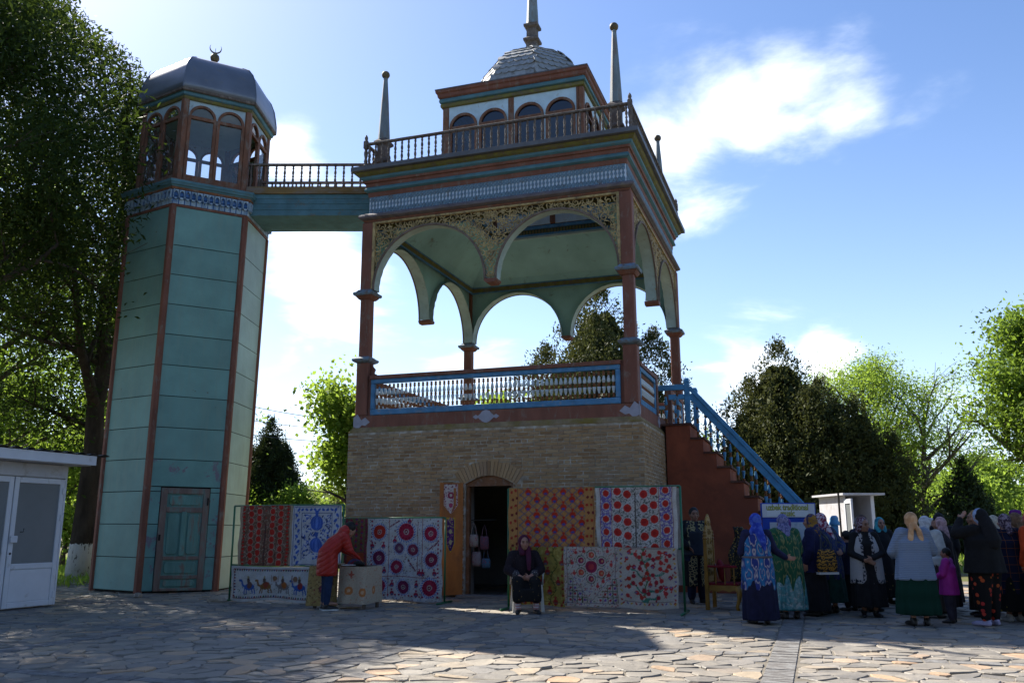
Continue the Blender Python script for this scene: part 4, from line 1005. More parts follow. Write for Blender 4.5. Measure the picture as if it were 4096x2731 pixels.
# ================================================================== TEXTILES
class Cv:
    def __init__(s, w, h, base, res=.011, noise=.08, seed=0):
        s.w, s.h, s.res = w, h, res; s.nu, s.nv = int(w / res) + 1, int(h / res) + 1
        s.u = np.linspace(0, w, s.nu)[None, :]; s.v = np.linspace(0, h, s.nv)[:, None]
        s.a = np.ones((s.nv, s.nu, 3)) * np.array(base); s.r = np.random.RandomState(seed); s.noise = noise
    def win(s, x0, x1, y0, y1):
        i0, i1 = max(0, int(x0 / s.w * (s.nu - 1))), min(s.nu, int(x1 / s.w * (s.nu - 1)) + 2); j0, j1 = max(0, int(y0 / s.h * (s.nv - 1))), min(s.nv, int(y1 / s.h * (s.nv - 1)) + 2)
        return (slice(j0, max(j0, j1)), slice(i0, max(i0, i1)))
    def put(s, w, mask, c):
        b = s.a[w]; 
        if b.size: b[np.broadcast_to(mask, b.shape[:2])] = c
    def ell(s, cx, cy, a, b, c, ang=0, r0=0):
        R = max(a, b); w = s.win(cx - R, cx + R, cy - R, cy + R); U, V = s.u[:, w[1]] - cx, s.v[w[0]] - cy
        x = U * cos(ang) + V * sin(ang); y = -U * sin(ang) + V * cos(ang); d = (x / a) ** 2 + (y / b) ** 2; s.put(w, (d <= 1) & (d >= r0 * r0), c)
    def circ(s, cx, cy, r, c, r0=0): s.ell(cx, cy, r, r, c, 0, r0)
    def rect(s, x0, x1, y0, y1, c): w = s.win(x0, x1, y0, y1); U, V = s.u[:, w[1]], s.v[w[0]]; s.put(w, (U >= x0) & (U <= x1) & (V >= y0) & (V <= y1), c)
    def frame(s, x0, x1, y0, y1, t, c):
        s.rect(x0, x1, y0, y0 + t, c); s.rect(x0, x1, y1 - t, y1, c); s.rect(x0, x0 + t, y0, y1, c); s.rect(x1 - t, x1, y0, y1, c)
    def line(s, pts, t, c):
        for (ax, ay), (bx, by) in zip(pts, pts[1:]):
            w = s.win(min(ax, bx) - t, max(ax, bx) + t, min(ay, by) - t, max(ay, by) + t); U, V = s.u[:, w[1]], s.v[w[0]]; dx, dy = bx - ax, by - ay; L2 = dx * dx + dy * dy + 1e-9
            k = np.clip(((U - ax) * dx + (V - ay) * dy) / L2, 0, 1); s.put(w, (U - ax - k * dx) ** 2 + (V - ay - k * dy) ** 2 <= t * t / 4, c)
    def leafring(s, cx, cy, R, n, a, b, c, tw=.6):
        for i in range(n): t = 2 * pi * i / n; s.ell(cx + R * cos(t), cy + R * sin(t), a, b, c, t + tw)
    def pom(s, cx, cy, r, c, tip=None, ang=pi / 2):
        s.circ(cx, cy, r, c); x, y = cx + cos(ang) * r * 1.1, cy + sin(ang) * r * 1.1
        for k in (-.5, 0, .5): s.line([(x, y), (x + cos(ang + k) * r * .8, y + sin(ang + k) * r * .8)], r * .3, c)
        if tip: s.ell(cx - cos(ang) * r * .45, cy - sin(ang) * r * .45, r * .6, r * .38, tip)
    def scatter(s, n, cols, a, b, box=None):
        x0, x1, y0, y1 = box or (0, s.w, 0, s.h)
        for _ in range(n): s.ell(s.r.uniform(x0, x1), s.r.uniform(y0, y1), a * s.r.uniform(.6, 1.3), b * s.r.uniform(.6, 1.3), cols[s.r.randint(len(cols))], s.r.uniform(0, pi))
    def vine(s, x0, y0, x1, y1, c, t=.008, amp=.05, k=6, leaf=None):
        P = [(x0 + (x1 - x0) * i / 30 - (y1 - y0) / max(1e-6, sqrt((x1 - x0) ** 2 + (y1 - y0) ** 2)) * amp * sin(k * i / 30 * pi), y0 + (y1 - y0) * i / 30 + (x1 - x0) / max(1e-6, sqrt((x1 - x0) ** 2 + (y1 - y0) ** 2)) * amp * sin(k * i / 30 * pi)) for i in range(31)]
        s.line(P, t, c)
        if leaf:
            for i in range(1, 30, 2): s.ell(P[i][0] + .02 * (-1) ** i, P[i][1] + .01, .026, .009, leaf, .8 * (-1) ** i)
        return P
    def cols(s):
        n = s.r.normal(1, s.noise, s.a.shape[:2])[..., None]; return np.clip(s.a * n, 0, 1)
def clothmat():
    m, t = nodes('printed_cloth'); a = t.nodes.new('ShaderNodeAttribute'); a.attribute_name = 'print'
    p = tpos(t); return finish(m, t, a.outputs['Color'], .9, tnoise(t, p, 120, 3), .25, .004, .12)
m_cloth = clothmat()
m_whitecloth = M('white_cotton', (.55, .54, .50), .9, .06, 4, .2, 90)
def cloth_mesh(cv, f, name):
    nu, nv = cv.nu, cv.nv; U = np.repeat(cv.u, nv, 0); V = np.repeat(cv.v, nu, 1); X, Y, Z = f(U, V)
    co = np.stack([X, Y, Z], -1).reshape(-1, 3); idx = np.arange(nu * nv).reshape(nv, nu)
    q = np.stack([idx[:-1, :-1], idx[:-1, 1:], idx[1:, 1:], idx[1:, :-1]], -1).reshape(-1, 4)
    me = bpy.data.meshes.new(name); me.vertices.add(len(co)); me.vertices.foreach_set('co', co.ravel()); me.loops.add(q.size); me.loops.foreach_set('vertex_index', q.ravel().astype(np.int32))
    me.polygons.add(len(q)); me.polygons.foreach_set('loop_start', (np.arange(len(q)) * 4).astype(np.int32)); me.update(calc_edges=True); me.validate()
    at = me.attributes.new('print', 'FLOAT_COLOR', 'POINT'); c4 = np.ones((len(co), 4)); c4[:, :3] = cv.cols().reshape(-1, 3); at.data.foreach_set('color', c4.ravel())
    me.polygons.foreach_set('use_smooth', [True] * len(me.polygons)); me.materials.append(m_cloth); return me
def hang(cv, name, label, lx, ly, z0, seed=0, amp=.022, group='embroidered cloths on the racks', sag=.0, skew=0.0):
    r = random.Random(seed); ph = [r.uniform(0, 6) for _ in range(4)]; ks = [r.uniform(4, 7), r.uniform(9, 14), r.uniform(2, 3)]
    def f(U, V):
        t = 1 - V / cv.h
        y = amp * t * (np.sin(U * ks[0] + ph[0]) + .6 * np.sin(U * ks[1] + ph[1] + V)) + .006 * np.sin(V * 3 + U * 2 + ph[2])
        z = V + .010 * t * np.sin(U * ks[2] * 2 + ph[3]) - sag * np.sin(pi * U / cv.w) * (V / cv.h) + .012 * t * np.sin(U * 5 + ph[1])
        y = y + .008 * np.sin(U * 31 + V * 9 + ph[0]) * (.3 + t) + .006 * np.sin(V * 23 - U * 11 + ph[3]); x = U - skew * t + .008 * np.sin(V * 9 + ph[2]) * (2 * U / cv.w - 1)
        return x, y - .03, z
    me = cloth_mesh(cv, f, name); w = loc2w(lx, ly, z0)
    return tag(obj(name, me, None, w, (0, 0, -TH)), label, 'textile', group)
RED, DRED, CRM, WHT = (.36, .030, .020), (.15, .015, .02), (.42, .37, .29), (.44, .43, .40)
BLU, NAV, GRN, PUR = (.05, .10, .34), (.02, .035, .12), (.03, .10, .05), (.09, .05, .22)
# 1 red discs on brown
c = Cv(1.22, 1.17, (.16, .085, .055), seed=1); c.scatter(900, [(.30, .20, .14), (.07, .035, .03), (.36, .27, .2)], .02, .006)
for x in (.10, 1.12):
    for j in range(17): c.circ(x, .04 + j * .07, .026, RED)
for i, x in enumerate((.27, .46, .77, .96)):
    for j in range(9):
        y = .06 + j * .135 + (.05 if i in (1, 2) else 0); c.circ(x, y, .068, (.34, .25, .18)); c.circ(x, y, .060, RED)
for y in np.arange(.06, 1.15, .14): c.circ(.615, y + .03, .02, (.3, .06, .04))
c.line([(.615, 0), (.615, .8)], .02, (.06, .03, .03)); c.rect(0, .06, 0, 1.2, (.36, .27, .18)); c.rect(1.17, 1.22, 0, 1.2, (.36, .27, .18))
hang(c, 'suzani_textile', 'brown embroidered cloth covered with red discs, beside the blue and white one', -1.30, -2.6, .69, 1)
# 2 blue pomegranates on white
c = Cv(1.10, 1.16, (.42, .42, .44), seed=2)
for x0, x1, y0, y1 in ((.03, 1.07, .02, 1.14), (.20, .90, .1, 1.02)): c.frame(x0, x1, y0, y1, .010, NAV)
for j in range(11):
    for x, sg in ((.115, 1), (.985, -1)):
        y = .06 + j * .102; c.ell(x + sg * .02 * (-1) ** j, y, .042, .026, BLU, .9 * (-1) ** j); c.ell(x - sg * .035 * (-1) ** j, y + .05, .03, .008, NAV, 1.2)
for i in range(8): c.ell(.22 + i * .095, 1.08, .038, .024, BLU, .6 * (-1) ** i)
c.scatter(260, [BLU, BLU, NAV], .030, .011, (.23, .87, .12, .98))
for y in (.82, .40):
    c.circ(.55, y, .16, (.42, .42, .44)); c.circ(.55, y, .145, BLU); c.ell(.55, y, .085, .13, (.09, .16, .45)); c.ell(.55, y, .075, .122, BLU); c.ell(.55, y, .03, .12, (.10, .18, .48))
    for k in (-.4, 0, .4): c.line([(.55, y + .13), (.55 + .08 * k, y + .235)], .032, BLU)
hang(c, 'suzani_textile', 'white cloth with large blue pomegranates, half hidden by the red jacket', -.07, -2.6, .69, 2)
# 3 camel caravan banner
c = Cv(1.92, .66, (.42, .41, .39), seed=3); c.frame(.05, 1.87, .05, .61, .008, DRED); c.frame(.10, 1.82, .10, .56, .006, DRED)
for i in range(34):
    for y in (.077, .585): c.circ(.09 + i * .0525, y, .016, (DRED, GRN, NAV)[i % 3])
for j in range(9):
    for x in (.077, 1.845): c.circ(x, .10 + j * .055, .016, (DRED, NAV)[j % 2])
c.scatter(150, [(.10, .16, .13), (.25, .30, .30)], .012, .007, (.14, 1.78, .12, .30)); c.scatter(60, [(.38, .42, .48)], .02, .004, (.14, 1.78, .46, .54))
def beast(x, y, col, hump, cloth, leg=.09):
    c.ell(x, y, .125, .062, col); 
    for dx in (-.08, -.05, .05, .085): c.line([(x + dx * 1.2, y), (x + dx * 1.5 + .01, y - leg - .035)], .024, col)
    c.line([(x - .10, y + .01), (x - .155, y + .03), (x - .175, y + .115)], .038, col); c.ell(x - .20, y + .12, .042, .022, col)
    if hump: c.circ(x - .03, y + .05, .035, col); c.circ(x + .05, y + .05, .035, col)
    c.ell(x + .01, y + .035, .062, .065, cloth); c.ell(x - .02, y + .12, .036, .052, (.10, .06, .05)); c.circ(x - .02, y + .185, .023, (.28, .24, .12))
    c.line([(x + .09, y + .02), (x + .14, y + .05)], .01, col)
for i, (x, col, hp, cl) in enumerate(((.42, (.04, .09, .28), 0, (.12, .06, .05)), (.80, (.20, .09, .03), 1, (.22, .05, .03)), (1.20, (.17, .14, .13), 1, (.30, .10, .03)), (1.58, (.04, .09, .28), 0, (.20, .03, .03)))): beast(x, .27, col, hp, cl)
for x in (.95, 1.42): c.rect(x, x + .10, .36, .43, (.34, .28, .26)); c.ell(x + .05, .43, .05, .05, (.22, .12, .07)); c.rect(x - .03, x - .015, .36, .50, (.18, .12, .10)); c.rect(x + .115, x + .13, .36, .48, (.18, .12, .10))
hang(c, 'caravan_banner', 'long low white banner embroidered with camels and blue donkeys', -1.37, -2.66, .03, 3, .02, sag=.015)
# 4 narrow maroon
c = Cv(.50, 1.56, (.16, .06, .05), seed=4); c.rect(.06, .44, .9, 1.56, (.13, .11, .05)); c.scatter(150, [(.06, .03, .03), (.25, .15, .09)], .018, .006)
for j in range(6):
    for i in range(3): c.pom(.13 + i * .12, .95 + j * .11 + .05 * (i % 2), .035, (.26, .03, .05), (.06, .05, .15))
c.rect(.06, .44, .62, .88, (.34, .07, .03)); c.circ(.25, .56, .2, (.12, .10, .18)); c.circ(.25, .56, .16, (.24, .04, .06)); c.leafring(.25, .56, .175, 18, .03, .012, (.09, .09, .26)); c.circ(.25, .56, .10, (.10, .03, .14)); c.circ(.25, .56, .05, (.30, .05, .05))
c.rect(.06, .44, .08, .34, (.32, .07, .03)); c.scatter(120, [(.40, .14, .05), (.18, .03, .03)], .014, .012, (.06, .44, .08, .34))
for j in range(22):
    for x in (.03, .47): c.circ(x, .03 + j * .07, .018, (.22, .02, .06))
hang(c, 'suzani_textile', 'narrow maroon and olive cloth with a purple medallion behind the table', .72, -1.9, .05, 4, .008)
# 5 large white with rosettes
c = Cv(1.62, 1.56, (.42, .41, .40), seed=5); c.scatter(900, [(.08, .05, .10), DRED, (.10, .16, .10), (.06, .09, .26), (.45, .42, .40)], .016, .006)
for x in (.05, .47, 1.20, 1.57): c.line([(x, .05), (x, 1.56)], .010, (.20, .03, .04))
for y in (.05, .44): c.line([(.05, y), (1.57, y)], .010, (.20, .03, .04))
c.line([(.58, .50), (.58, 1.5)], .006, DRED); c.line([(1.10, .50), (1.10, 1.5)], .006, DRED)
for j in range(20):
    for x in (.09, 1.53): c.circ(x, .08 + j * .075, .02, (.24, .02, .05)); 
    c.circ(.1 + j * .075, .09, .02, (.24, .02, .05))
def rosette(x, y, R, col=(.28, .02, .045), inn=(.38, .30, .28)):
    c.circ(x, y, R * 1.28, (.42, .41, .40)); c.leafring(x, y, R * 1.16, 24, R * .18, R * .07, (.07, .12, .34)); c.circ(x, y, R, col); c.leafring(x, y, R * .82, 12, R * .10, R * .10, sc_(col, .55)); c.circ(x, y, R * .36, inn); c.circ(x, y, R * .25, sc_(col, .6)); c.circ(x, y, R * .1, (.40, .38, .34))
for x, y, R, cc in ((.26, 1.30, .135, RED), (.85, 1.30, .165, (.30, .02, .05)), (1.38, 1.27, .135, (.30, .02, .05)), (.26, .80, .135, (.13, .02, .06)), (.70, .98, .10, (.12, .05, .10)), (1.00, .96, .11, (.18, .03, .06)), (.64, .62, .125, (.24, .02, .05)), (1.40, .78, .13, (.17, .02, .05)), (.28, .26, .14, (.26, .02, .05)), (.80, .24, .125, (.15, .02, .06)), (1.36, .26, .15, (.28, .02, .05))): rosette(x, y, R, cc)
for x, y, an in ((1.42, 1.03, .6), (.98, .66, -.9), (.58, 1.45, .5)):
    for k in range(9): c.ell(x + (k - 4) * .03 * cos(an), y + (k - 4) * .03 * sin(an), .022, .011, (.16, .03, .05), an + 1)
for x, y in ((.56, .28), (.56, .12), (1.08, .30), (1.08, .12), (.12, .52), (.38, .54), (1.22, .52), (1.46, .52), (.12, 1.03), (.36, 1.02), (1.15, .52), (.92, 1.5), (.60, 1.12)): c.pom(x, y, .045, (.26, .02, .05), (.06, .10, .20))
hang(c, 'suzani_textile', 'large white cloth embroidered with red rosettes ringed in blue, left of the open door', 1.23, -1.9, .04, 5, .014)
# 6 tan with diamond lattice
TAN = (.36, .175, .06)
c = Cv(1.60, 1.08, TAN, seed=6); c.scatter(500, [(.40, .21, .08), (.30, .14, .05)], .03, .01)
for k in range(-8, 14):
    c.line([(.20 + k * .165, 0), (.20 + k * .165 + 1.35, 1.10)], .022, (.14, .12, .13)); c.line([(.20 + k * .165, 1.10), (.20 + k * .165 + 1.35, 0)], .022, (.16, .10, .10))
for i in range(9):
    for j in range(9):
        x = .20 + .165 * i; y = .055 + .1345 * j
        if (i + j) % 2 == 0 and .22 < x < 1.40: c.pom(x, y, .058, (.36, .03, .015), (.05, .06, .22))
for x0, x1 in ((0, .19), (1.42, 1.60)): c.rect(x0, x1, 0, 1.1, TAN); c.line([((x0 + x1) / 2 - .08, 0), ((x0 + x1) / 2 - .08, 1.1)], .006, (.12, .05, .04)); c.line([((x0 + x1) / 2 + .07, 0), ((x0 + x1) / 2 + .07, 1.1)], .006, (.12, .05, .04))
for j in range(8):
    for x in (.06, .14, 1.47, 1.55): c.circ(x + .01 * (-1) ** j, .06 + j * .135 + .03 * (x > .1), .026, (.28, .03, .02) if (j % 2) else (.12, .02, .02))
hang(c, 'suzani_textile', 'tan cloth with a diamond lattice of red pomegranates behind the seated woman', 4.46, -2.6, 1.04, 6)
# 7 white with red discs and purple
c = Cv(1.42, 1.06, (.40, .385, .37), seed=7); c.scatter(1900, [(.07, .08, .07), (.10, .11, .10), (.30, .28, .26)], .018, .0055, (.30, 1.10, 0, 1.06)); c.scatter(500, [(.14, .10, .28), (.10, .08, .20)], .02, .006, (.08, .28, 0, 1.06)); c.scatter(500, [(.14, .10, .28), (.10, .08, .20)], .02, .006, (1.12, 1.33, 0, 1.06))
for x in (.075, .29, 1.11, 1.345): c.line([(x, 0), (x, 1.06)], .014, (.22, .08, .07)); 
c.line([(.70, 0), (.70, .95)], .026, (.07, .06, .055))
for x, o in ((.18, .06), (1.23, .10)):
    for j in range(5): y = o + j * .225; c.circ(x, y, .095, (.13, .10, .30), .82); c.circ(x, y, .066, (.40, .385, .37)); c.circ(x, y, .058, (.36, .025, .02))
for x, o in ((.385, .02), (.56, .0), (.85, .0), (1.02, .02)):
    for j in range(5): y = o + j * .235 + (.03 if x in (.385, 1.02) else .0); c.circ(x, y, .082, (.40, .385, .37)); c.circ(x, y, .070, (.36, .025, .02)); c.circ(x - .01, y, .03, (.28, .02, .02))
c.rect(1.38, 1.42, 0, 1.06, WHT); c.rect(0, .035, 0, 1.06, WHT)
hang(c, 'suzani_textile', 'white cloth with rows of large red discs and purple crescents, below the stair', 6.08, -2.6, 1.04, 7)
# white cloths showing behind the edge
c = Cv(.55, 1.62, (.42, .41, .40), seed=77); c.scatter(60, [(.2, .2, .18)], .015, .006, (.4, .5, .6, 1.5)); hang(c, 'white_cloth', 'plain white cloth showing behind the edge of the red disc cloth', 6.98, -2.50, .46, 77, .02)
# 8 olive yellow vine
OLV = (.25, .19, .045)
c = Cv(1.02, 1.0, OLV, seed=8); c.scatter(260, [(.30, .24, .07), (.20, .15, .04)], .04, .02)
for x0 in (.22, .50, .80):
    P = c.vine(x0, 0, x0 + .06, 1.0, (.06, .07, .02), .014, .05, 5, (.08, .09, .02))
    for i in range(2, 30, 5): c.pom(P[i][0] + .09 * (-1) ** i, P[i][1], .048, (.26, .03, .03), (.10, .10, .12)); c.line([P[i], (P[i][0] + .06 * (-1) ** i, P[i][1])], .01, (.06, .07, .02))
c.line([(.96, 0), (.96, 1)], .008, (.12, .06, .03)); c.line([(.06, 0), (.06, 1)], .008, (.12, .06, .03)); c.line([(0, .07), (1.02, .07)], .008, (.12, .06, .03))
for j in range(9): c.pom(.03, .08 + j * .11, .022, (.22, .03, .02)); c.pom(.99, .08 + j * .11, .022, (.22, .03, .02)); c.pom(.08 + j * .11, .03, .022, (.22, .03, .02))
hang(c, 'suzani_textile', 'olive yellow cloth with vines and pomegranates behind the plastic chair', 4.48, -2.64, .08, 8)
# 9 cream floral
c = Cv(.97, 1.0, (.37, .33, .29), seed=9); c.scatter(650, [(.10, .13, .06), (.28, .04, .05), (.12, .10, .22), (.34, .10, .10)], .014, .007)
for a_, b_ in (((.03, .0), (.03, 1)), ((.94, 0), (.94, 1))): c.line([a_, b_], .006, (.2, .12, .1))
c.frame(.05, .92, .05, 1.0, .006, (.16, .12, .12)); c.line([(.10, .55), (.48, .08), (.88, .55)], .008, (.16, .14, .14)); c.line([(.10, .55), (.30, 1.0)], .006, (.2, .18, .16)); c.line([(.88, .55), (.68, 1.0)], .006, (.2, .18, .16))
for k in range(4):
    for j in range(4):
        for x0 in (.07, .60):
            if (x0 < .3 and k + j < 4) or (x0 > .3 and 3 - k + j < 4): c.frame(x0 + k * .085, x0 + k * .085 + .085, .06 + j * .10, .16 + j * .10, .006, (.05, .07, .03)); c.circ(x0 + k * .085 + .042, .11 + j * .10, .022, ((.30, .03, .04), (.12, .06, .2))[(k + j) % 2])
c.circ(.49, .66, .12, (.37, .33, .29)); c.circ(.49, .66, .105, (.20, .02, .05)); c.circ(.49, .66, .05, (.34, .04, .05))
for k in range(6):
    t = k * pi / 3 + .5; x, y = .49 + .21 * cos(t), .66 + .20 * sin(t); c.circ(x, y, .085, (.06, .07, .04), .86); c.circ(x, y, .07, (.37, .33, .29)); c.circ(x, y, .052, ((.20, .02, .06), (.38, .06, .04))[k % 2]); c.circ(x + .01, y, .02, (.42, .20, .10))
for x, y in ((.15, .72), (.18, .55), (.84, .70), (.80, .52), (.70, .42), (.22, .90), (.78, .92), (.60, .34), (.36, .92)): c.pom(x, y, .03, (.34, .04, .04))
hang(c, 'suzani_textile', 'cream cloth with a dark red flower medallion, middle of the lower row', 5.50, -2.66, .09, 9, .018)
# 10 cream pomegranate tree
c = Cv(1.02, 1.0, (.35, .31, .265), seed=10); TRN = (.06, .11, .05)
c.frame(.09, .93, .11, .98, .005, (.16, .10, .09)); c.frame(.05, .97, .05, 1.0, .005, (.16, .10, .09))
for j in range(13):
    for x in (.03, .95): c.ell(x + .02, .06 + j * .075, .026, .014, ((.38, .22, .03), (.26, .03, .03), (.12, .08, .18))[j % 3], .8 * (-1) ** j)
    c.ell(.08 + j * .073, .08, .026, .013, ((.38, .22, .03), (.26, .03, .03), (.12, .08, .18))[(j + 1) % 3], .8 * (-1) ** j)
c.vine(.50, .12, .46, .98, TRN, .022, .05, 3, TRN)
for k, (x, y) in enumerate(((.22, .88), (.24, .62), (.22, .38), (.78, .86), (.80, .60), (.78, .34), (.30, .24), (.70, .22))): c.vine(.49, y - .12, x, y, TRN, .011, .03, 2, (.04, .14, .10))
rr = random.Random(4); pts = []
while len(pts) < 46:
    x, y = rr.uniform(.14, .90), rr.uniform(.18, .94)
    if all((x - a) ** 2 + (y - b) ** 2 > .082 ** 2 for a, b in pts): pts.append((x, y))
for i, (x, y) in enumerate(pts): c.pom(x, y, .037, ((.34, .03, .03), (.24, .02, .03), (.30, .03, .02))[i % 3], (.14, .10, .20) if i % 5 == 0 else None, rr.uniform(0, 6))
hang(c, 'suzani_textile', 'cream cloth with a green pomegranate tree, nearest the green rack post', 6.46, -2.66, .08, 10, .016)

# racks
m_green = M('green_enamel', (.015, .12, .05), .4, .2, 6, .08, 20, (.10, .06, .03), .05, 9, spec=.5)
def rack(label, x0, x1, ly, bars, ztop, foot=.42):
    r = thing('display_rack', label, 'rack', loc2w((x0 + x1) / 2, ly), -TH, 'green display racks'); h = (x1 - x0) / 2
    for s in (-1, 1):
        MB().tube([(s * h, 0, .02), (s * h, 0, ztop)], .02, 8).build('upright', m_green, r, smooth=True)
        MB().tube([(s * h, -foot, .02), (s * h, foot, .02)], .02, 8).build('foot', m_green, r, smooth=True)
    for z in bars: MB().tube([(-h, 0, z), (h, 0, z)], .017, 8).build('rail', m_green, r, smooth=True)
rack('green pipe rack holding five cloths below the staircase', 4.44, 7.56, -2.6, (1.06, 2.11), 2.11)
rack('green pipe rack holding the camel banner beside the tower', -1.46, 1.05, -2.6, (.70, 1.86), 1.86, .3)
rack('green pipe rack holding the white rosette cloth by the door', .70, 2.90, -1.9, (1.61,), 1.61, .36)
# pennants on the door leaf
def pennant(label, z1, h, w, base, pat, loc):
    c = Cv(w, h, base, .009, seed=int(h * 100)); pat(c)
    def f(U, V):
        tip = np.clip((.18 - V) / .18, 0, 1); return (U - w / 2) * (1 - .92 * tip), -.012 - .004 * np.sin(U * 20), V + z1 - h
    me = cloth_mesh(c, f, 'pennant'); o = tag(obj('pennant', me, None, loc, (0, 0, -TH + radians(32))), label, 'pennant', 'pennants on the door'); return o
def pa(c): c.scatter(160, [(.22, .03, .07), (.12, .03, .08), (.40, .3, .28)], .018, .008); c.frame(.015, c.w - .015, .0, c.h, .008, DRED); c.circ(c.w / 2, c.h * .62, .07, (.24, .03, .07)); c.circ(c.w / 2, c.h * .28, .05, (.30, .05, .10)); c.circ(c.w / 2, c.h * .62, .03, CRM)
def pb(c): c.frame(0, c.w, 0, c.h, .03, (.40, .26, .03)); c.scatter(60, [(.18, .05, .16), (.30, .25, .12)], .02, .01, (.05, c.w - .05, .1, c.h)); c.ell(c.w / 2, c.h * .6, .03, .05, (.34, .30, .16)); c.ell(c.w / 2, c.h * .3, .03, .05, (.34, .30, .16))
dl = loc2w(DX0 - .03 - .25 * cos(radians(32)) , yf - .03 - .25 * sin(radians(32)) - .03)
pennant('cream and red pointed pennant hung high on the orange door', 2.33, .62, .30, (.46, .40, .36), pa, dl)
pennant('purple pennant with yellow fringe hung low on the orange door', 1.63, .72, .22, (.05, .02, .09), pb, dl)
# bags hanging in the doorway
def bag(x, y, z, w, h, col, label, k):
    b = thing('handbag', label, 'bag', loc2w(x, y, z), -TH, 'bags in the doorway')
    rings = []
    for t in np.linspace(0, 1, 7):
        ww = w / 2 * (.75 + .3 * sin(pi * (.15 + .7 * (1 - t)))); th = .05 * sin(pi * (.1 + .8 * (1 - t))) + .01; rings.append([(ww * cos(a), th * sin(a), -h + h * t) for a in np.linspace(0, 2 * pi, 12, endpoint=False)])
    m_, t_ = nodes('bag_cloth_%d' % k); p = tpos(t_, (1, 1, 1)); v = t_.nodes.new('ShaderNodeTexVoronoi'); v.inputs['Scale'].default_value = 22; t_.links.new(p, v.inputs['Vector'])
    cc = ramp(t_, v.outputs['Distance'], [(.0, (.25, .03, .04)), (.25, (.22, .04, .05)), (.32, col), (1, col)]); finish(m_, t_, cc, .9)
    MB().loft(rings).build('body', m_, b, smooth=True)
    MB().tube([(-w * .3, 0, -.01), (-w * .2, 0, .14), (0, 0, .24), (w * .2, 0, .14), (w * .3, 0, -.01)], .008, 5).build('strap', m_, b)
for k, (x, z, w, h, col, lb) in enumerate(((2.80, 1.28, .20, .26, (.24, .20, .17), 'cream flowered cloth bag hanging highest in the doorway'), (3.02, 1.24, .20, .28, (.10, .05, .07), 'dark flowered cloth bag hanging beside the cream one in the doorway'), (2.82, .92, .22, .30, (.20, .17, .17), 'pale flowered cloth bag hanging lowest in the doorway'), (3.02, .78, .20, .20, (.06, .12, .18), 'small blue flowered bag hanging low in the doorway'))):
    bag(x, yf + .12 + .05 * k, z, w, h, col, lb, k)
bl = MB().tube([(0, 0, 0), (.62, 0, 0)], .012, 6).build('bag_rail', m_dark, None, loc=loc2w(DX0 + .01, yf + .22, 1.58), rot=(0, 0, -TH)); tag(bl, 'thin wooden rail across the doorway holding the bags', 'rail')

# table with cloths
tb = thing('table', 'small table under gold and cream cloths in front of the racks', 'table', loc2w(1.52, -3.22), -TH)
MB().box(-.55, .55, -.30, .30, .70, .735).build('table_top', m_wood, tb)
for sx in (-.5, .5):
    for sy in (-.25, .25): MB().box(sx - .025, sx + .025, sy - .025, sy + .025, 0.0, .70).build('leg', m_wood, tb)
def drape(cv, name, label, x0, drop, seed, front=-.33):
    r = random.Random(seed); ph = r.uniform(0, 6)
    def f(U, V):                                    # V: 0 hem .. drop edge .. up over the top
        fl = V < drop; t = np.clip(1 - V / drop, 0, 1)
        y = np.where(fl, front - .05 * t - .035 * t * np.sin(U * 16 + ph), front + np.minimum(V - drop, .62)); z = np.where(fl, .742 - (drop - V), .742 + 0 * V)
        cw = .56 - x0; turn = np.clip(U - cw, 0, None)
        y = np.where(fl, y + turn, np.where(turn > 0, front + turn, y)); z = np.where((~fl) & (turn > 0), .742, z)
        X = x0 + np.minimum(U, cw) + np.where(turn > 0, np.where(fl, .03 * t, -np.clip(V - drop, 0, .5)), 0)
        return X, y, z + .006 * np.sin(U * 9 + ph) * t
    me = cloth_mesh(cv, f, name); return tag(obj(name, me, None, loc2w(1.52, -3.22), (0, 0, -TH)), label, 'tablecloth', 'cloths on the table')
c = Cv(.60, .70 + .62, (.30, .21, .08), seed=21); c.scatter(420, [(.10, .06, .04), (.38, .30, .14), (.20, .05, .05), (.14, .10, .04)], .02, .008)
for x, y in ((.3, .62), (.28, .30), (.33, .12)): c.circ(x, y, .06, (.13, .03, .05)); c.circ(x, y, .025, (.30, .12, .10))
drape(c, 'tablecloth', 'gold patterned cloth draped over the left half of the table', -.60, .70, 21, -.325)
c = Cv(1.16, .64 + .60, (.38, .315, .235), seed=22); c.scatter(420, [(.36, .13, .06), (.26, .28, .2), (.40, .22, .16)], .012, .007)
for x, y in ((.22, .22), (.50, .20), (.85, .22)): c.circ(x, y, .075, (.40, .15, .05)); c.circ(x, y, .03, (.46, .30, .18))
c.ell(.25, .50, .02, .07, (.34, .08, .05)); c.ell(.25, .50, .06, .02, (.34, .08, .05))
drape(c, 'tablecloth', 'cream cloth with orange medallions draped over the right half of the table', .03, .64, 22, -.34)
o = MB().lathe([(.10, 0), (.11, .03), (.09, .06), (.03, .075)], 12).build('folded_hat', M('black_felt', (.02, .02, .022), .9), None, loc=loc2w(1.75, -3.2, .752), smooth=True); tag(o, 'black folded hat lying on the table', 'hat')
o = bevel(MB().box(-.12, .12, -.08, .08, 0, .012).build('paper_sheet', M('white_paper', (.7, .7, .7), .7), None, loc=loc2w(1.62, -3.36, .752), rot=(0, 0, .3)), .003); tag(o, 'white paper sheet lying on the table', 'paper')
o = bevel(MB().box(-.16, .16, -.12, .12, 0, .03).build('folded_cloth', M('tan_cloth', (.30, .22, .13), .9), None, loc=loc2w(1.30, -3.3, .752), rot=(0, 0, -.2)), .01); tag(o, 'tan folded cloth lying on the table beside the red jacket', 'cloth')

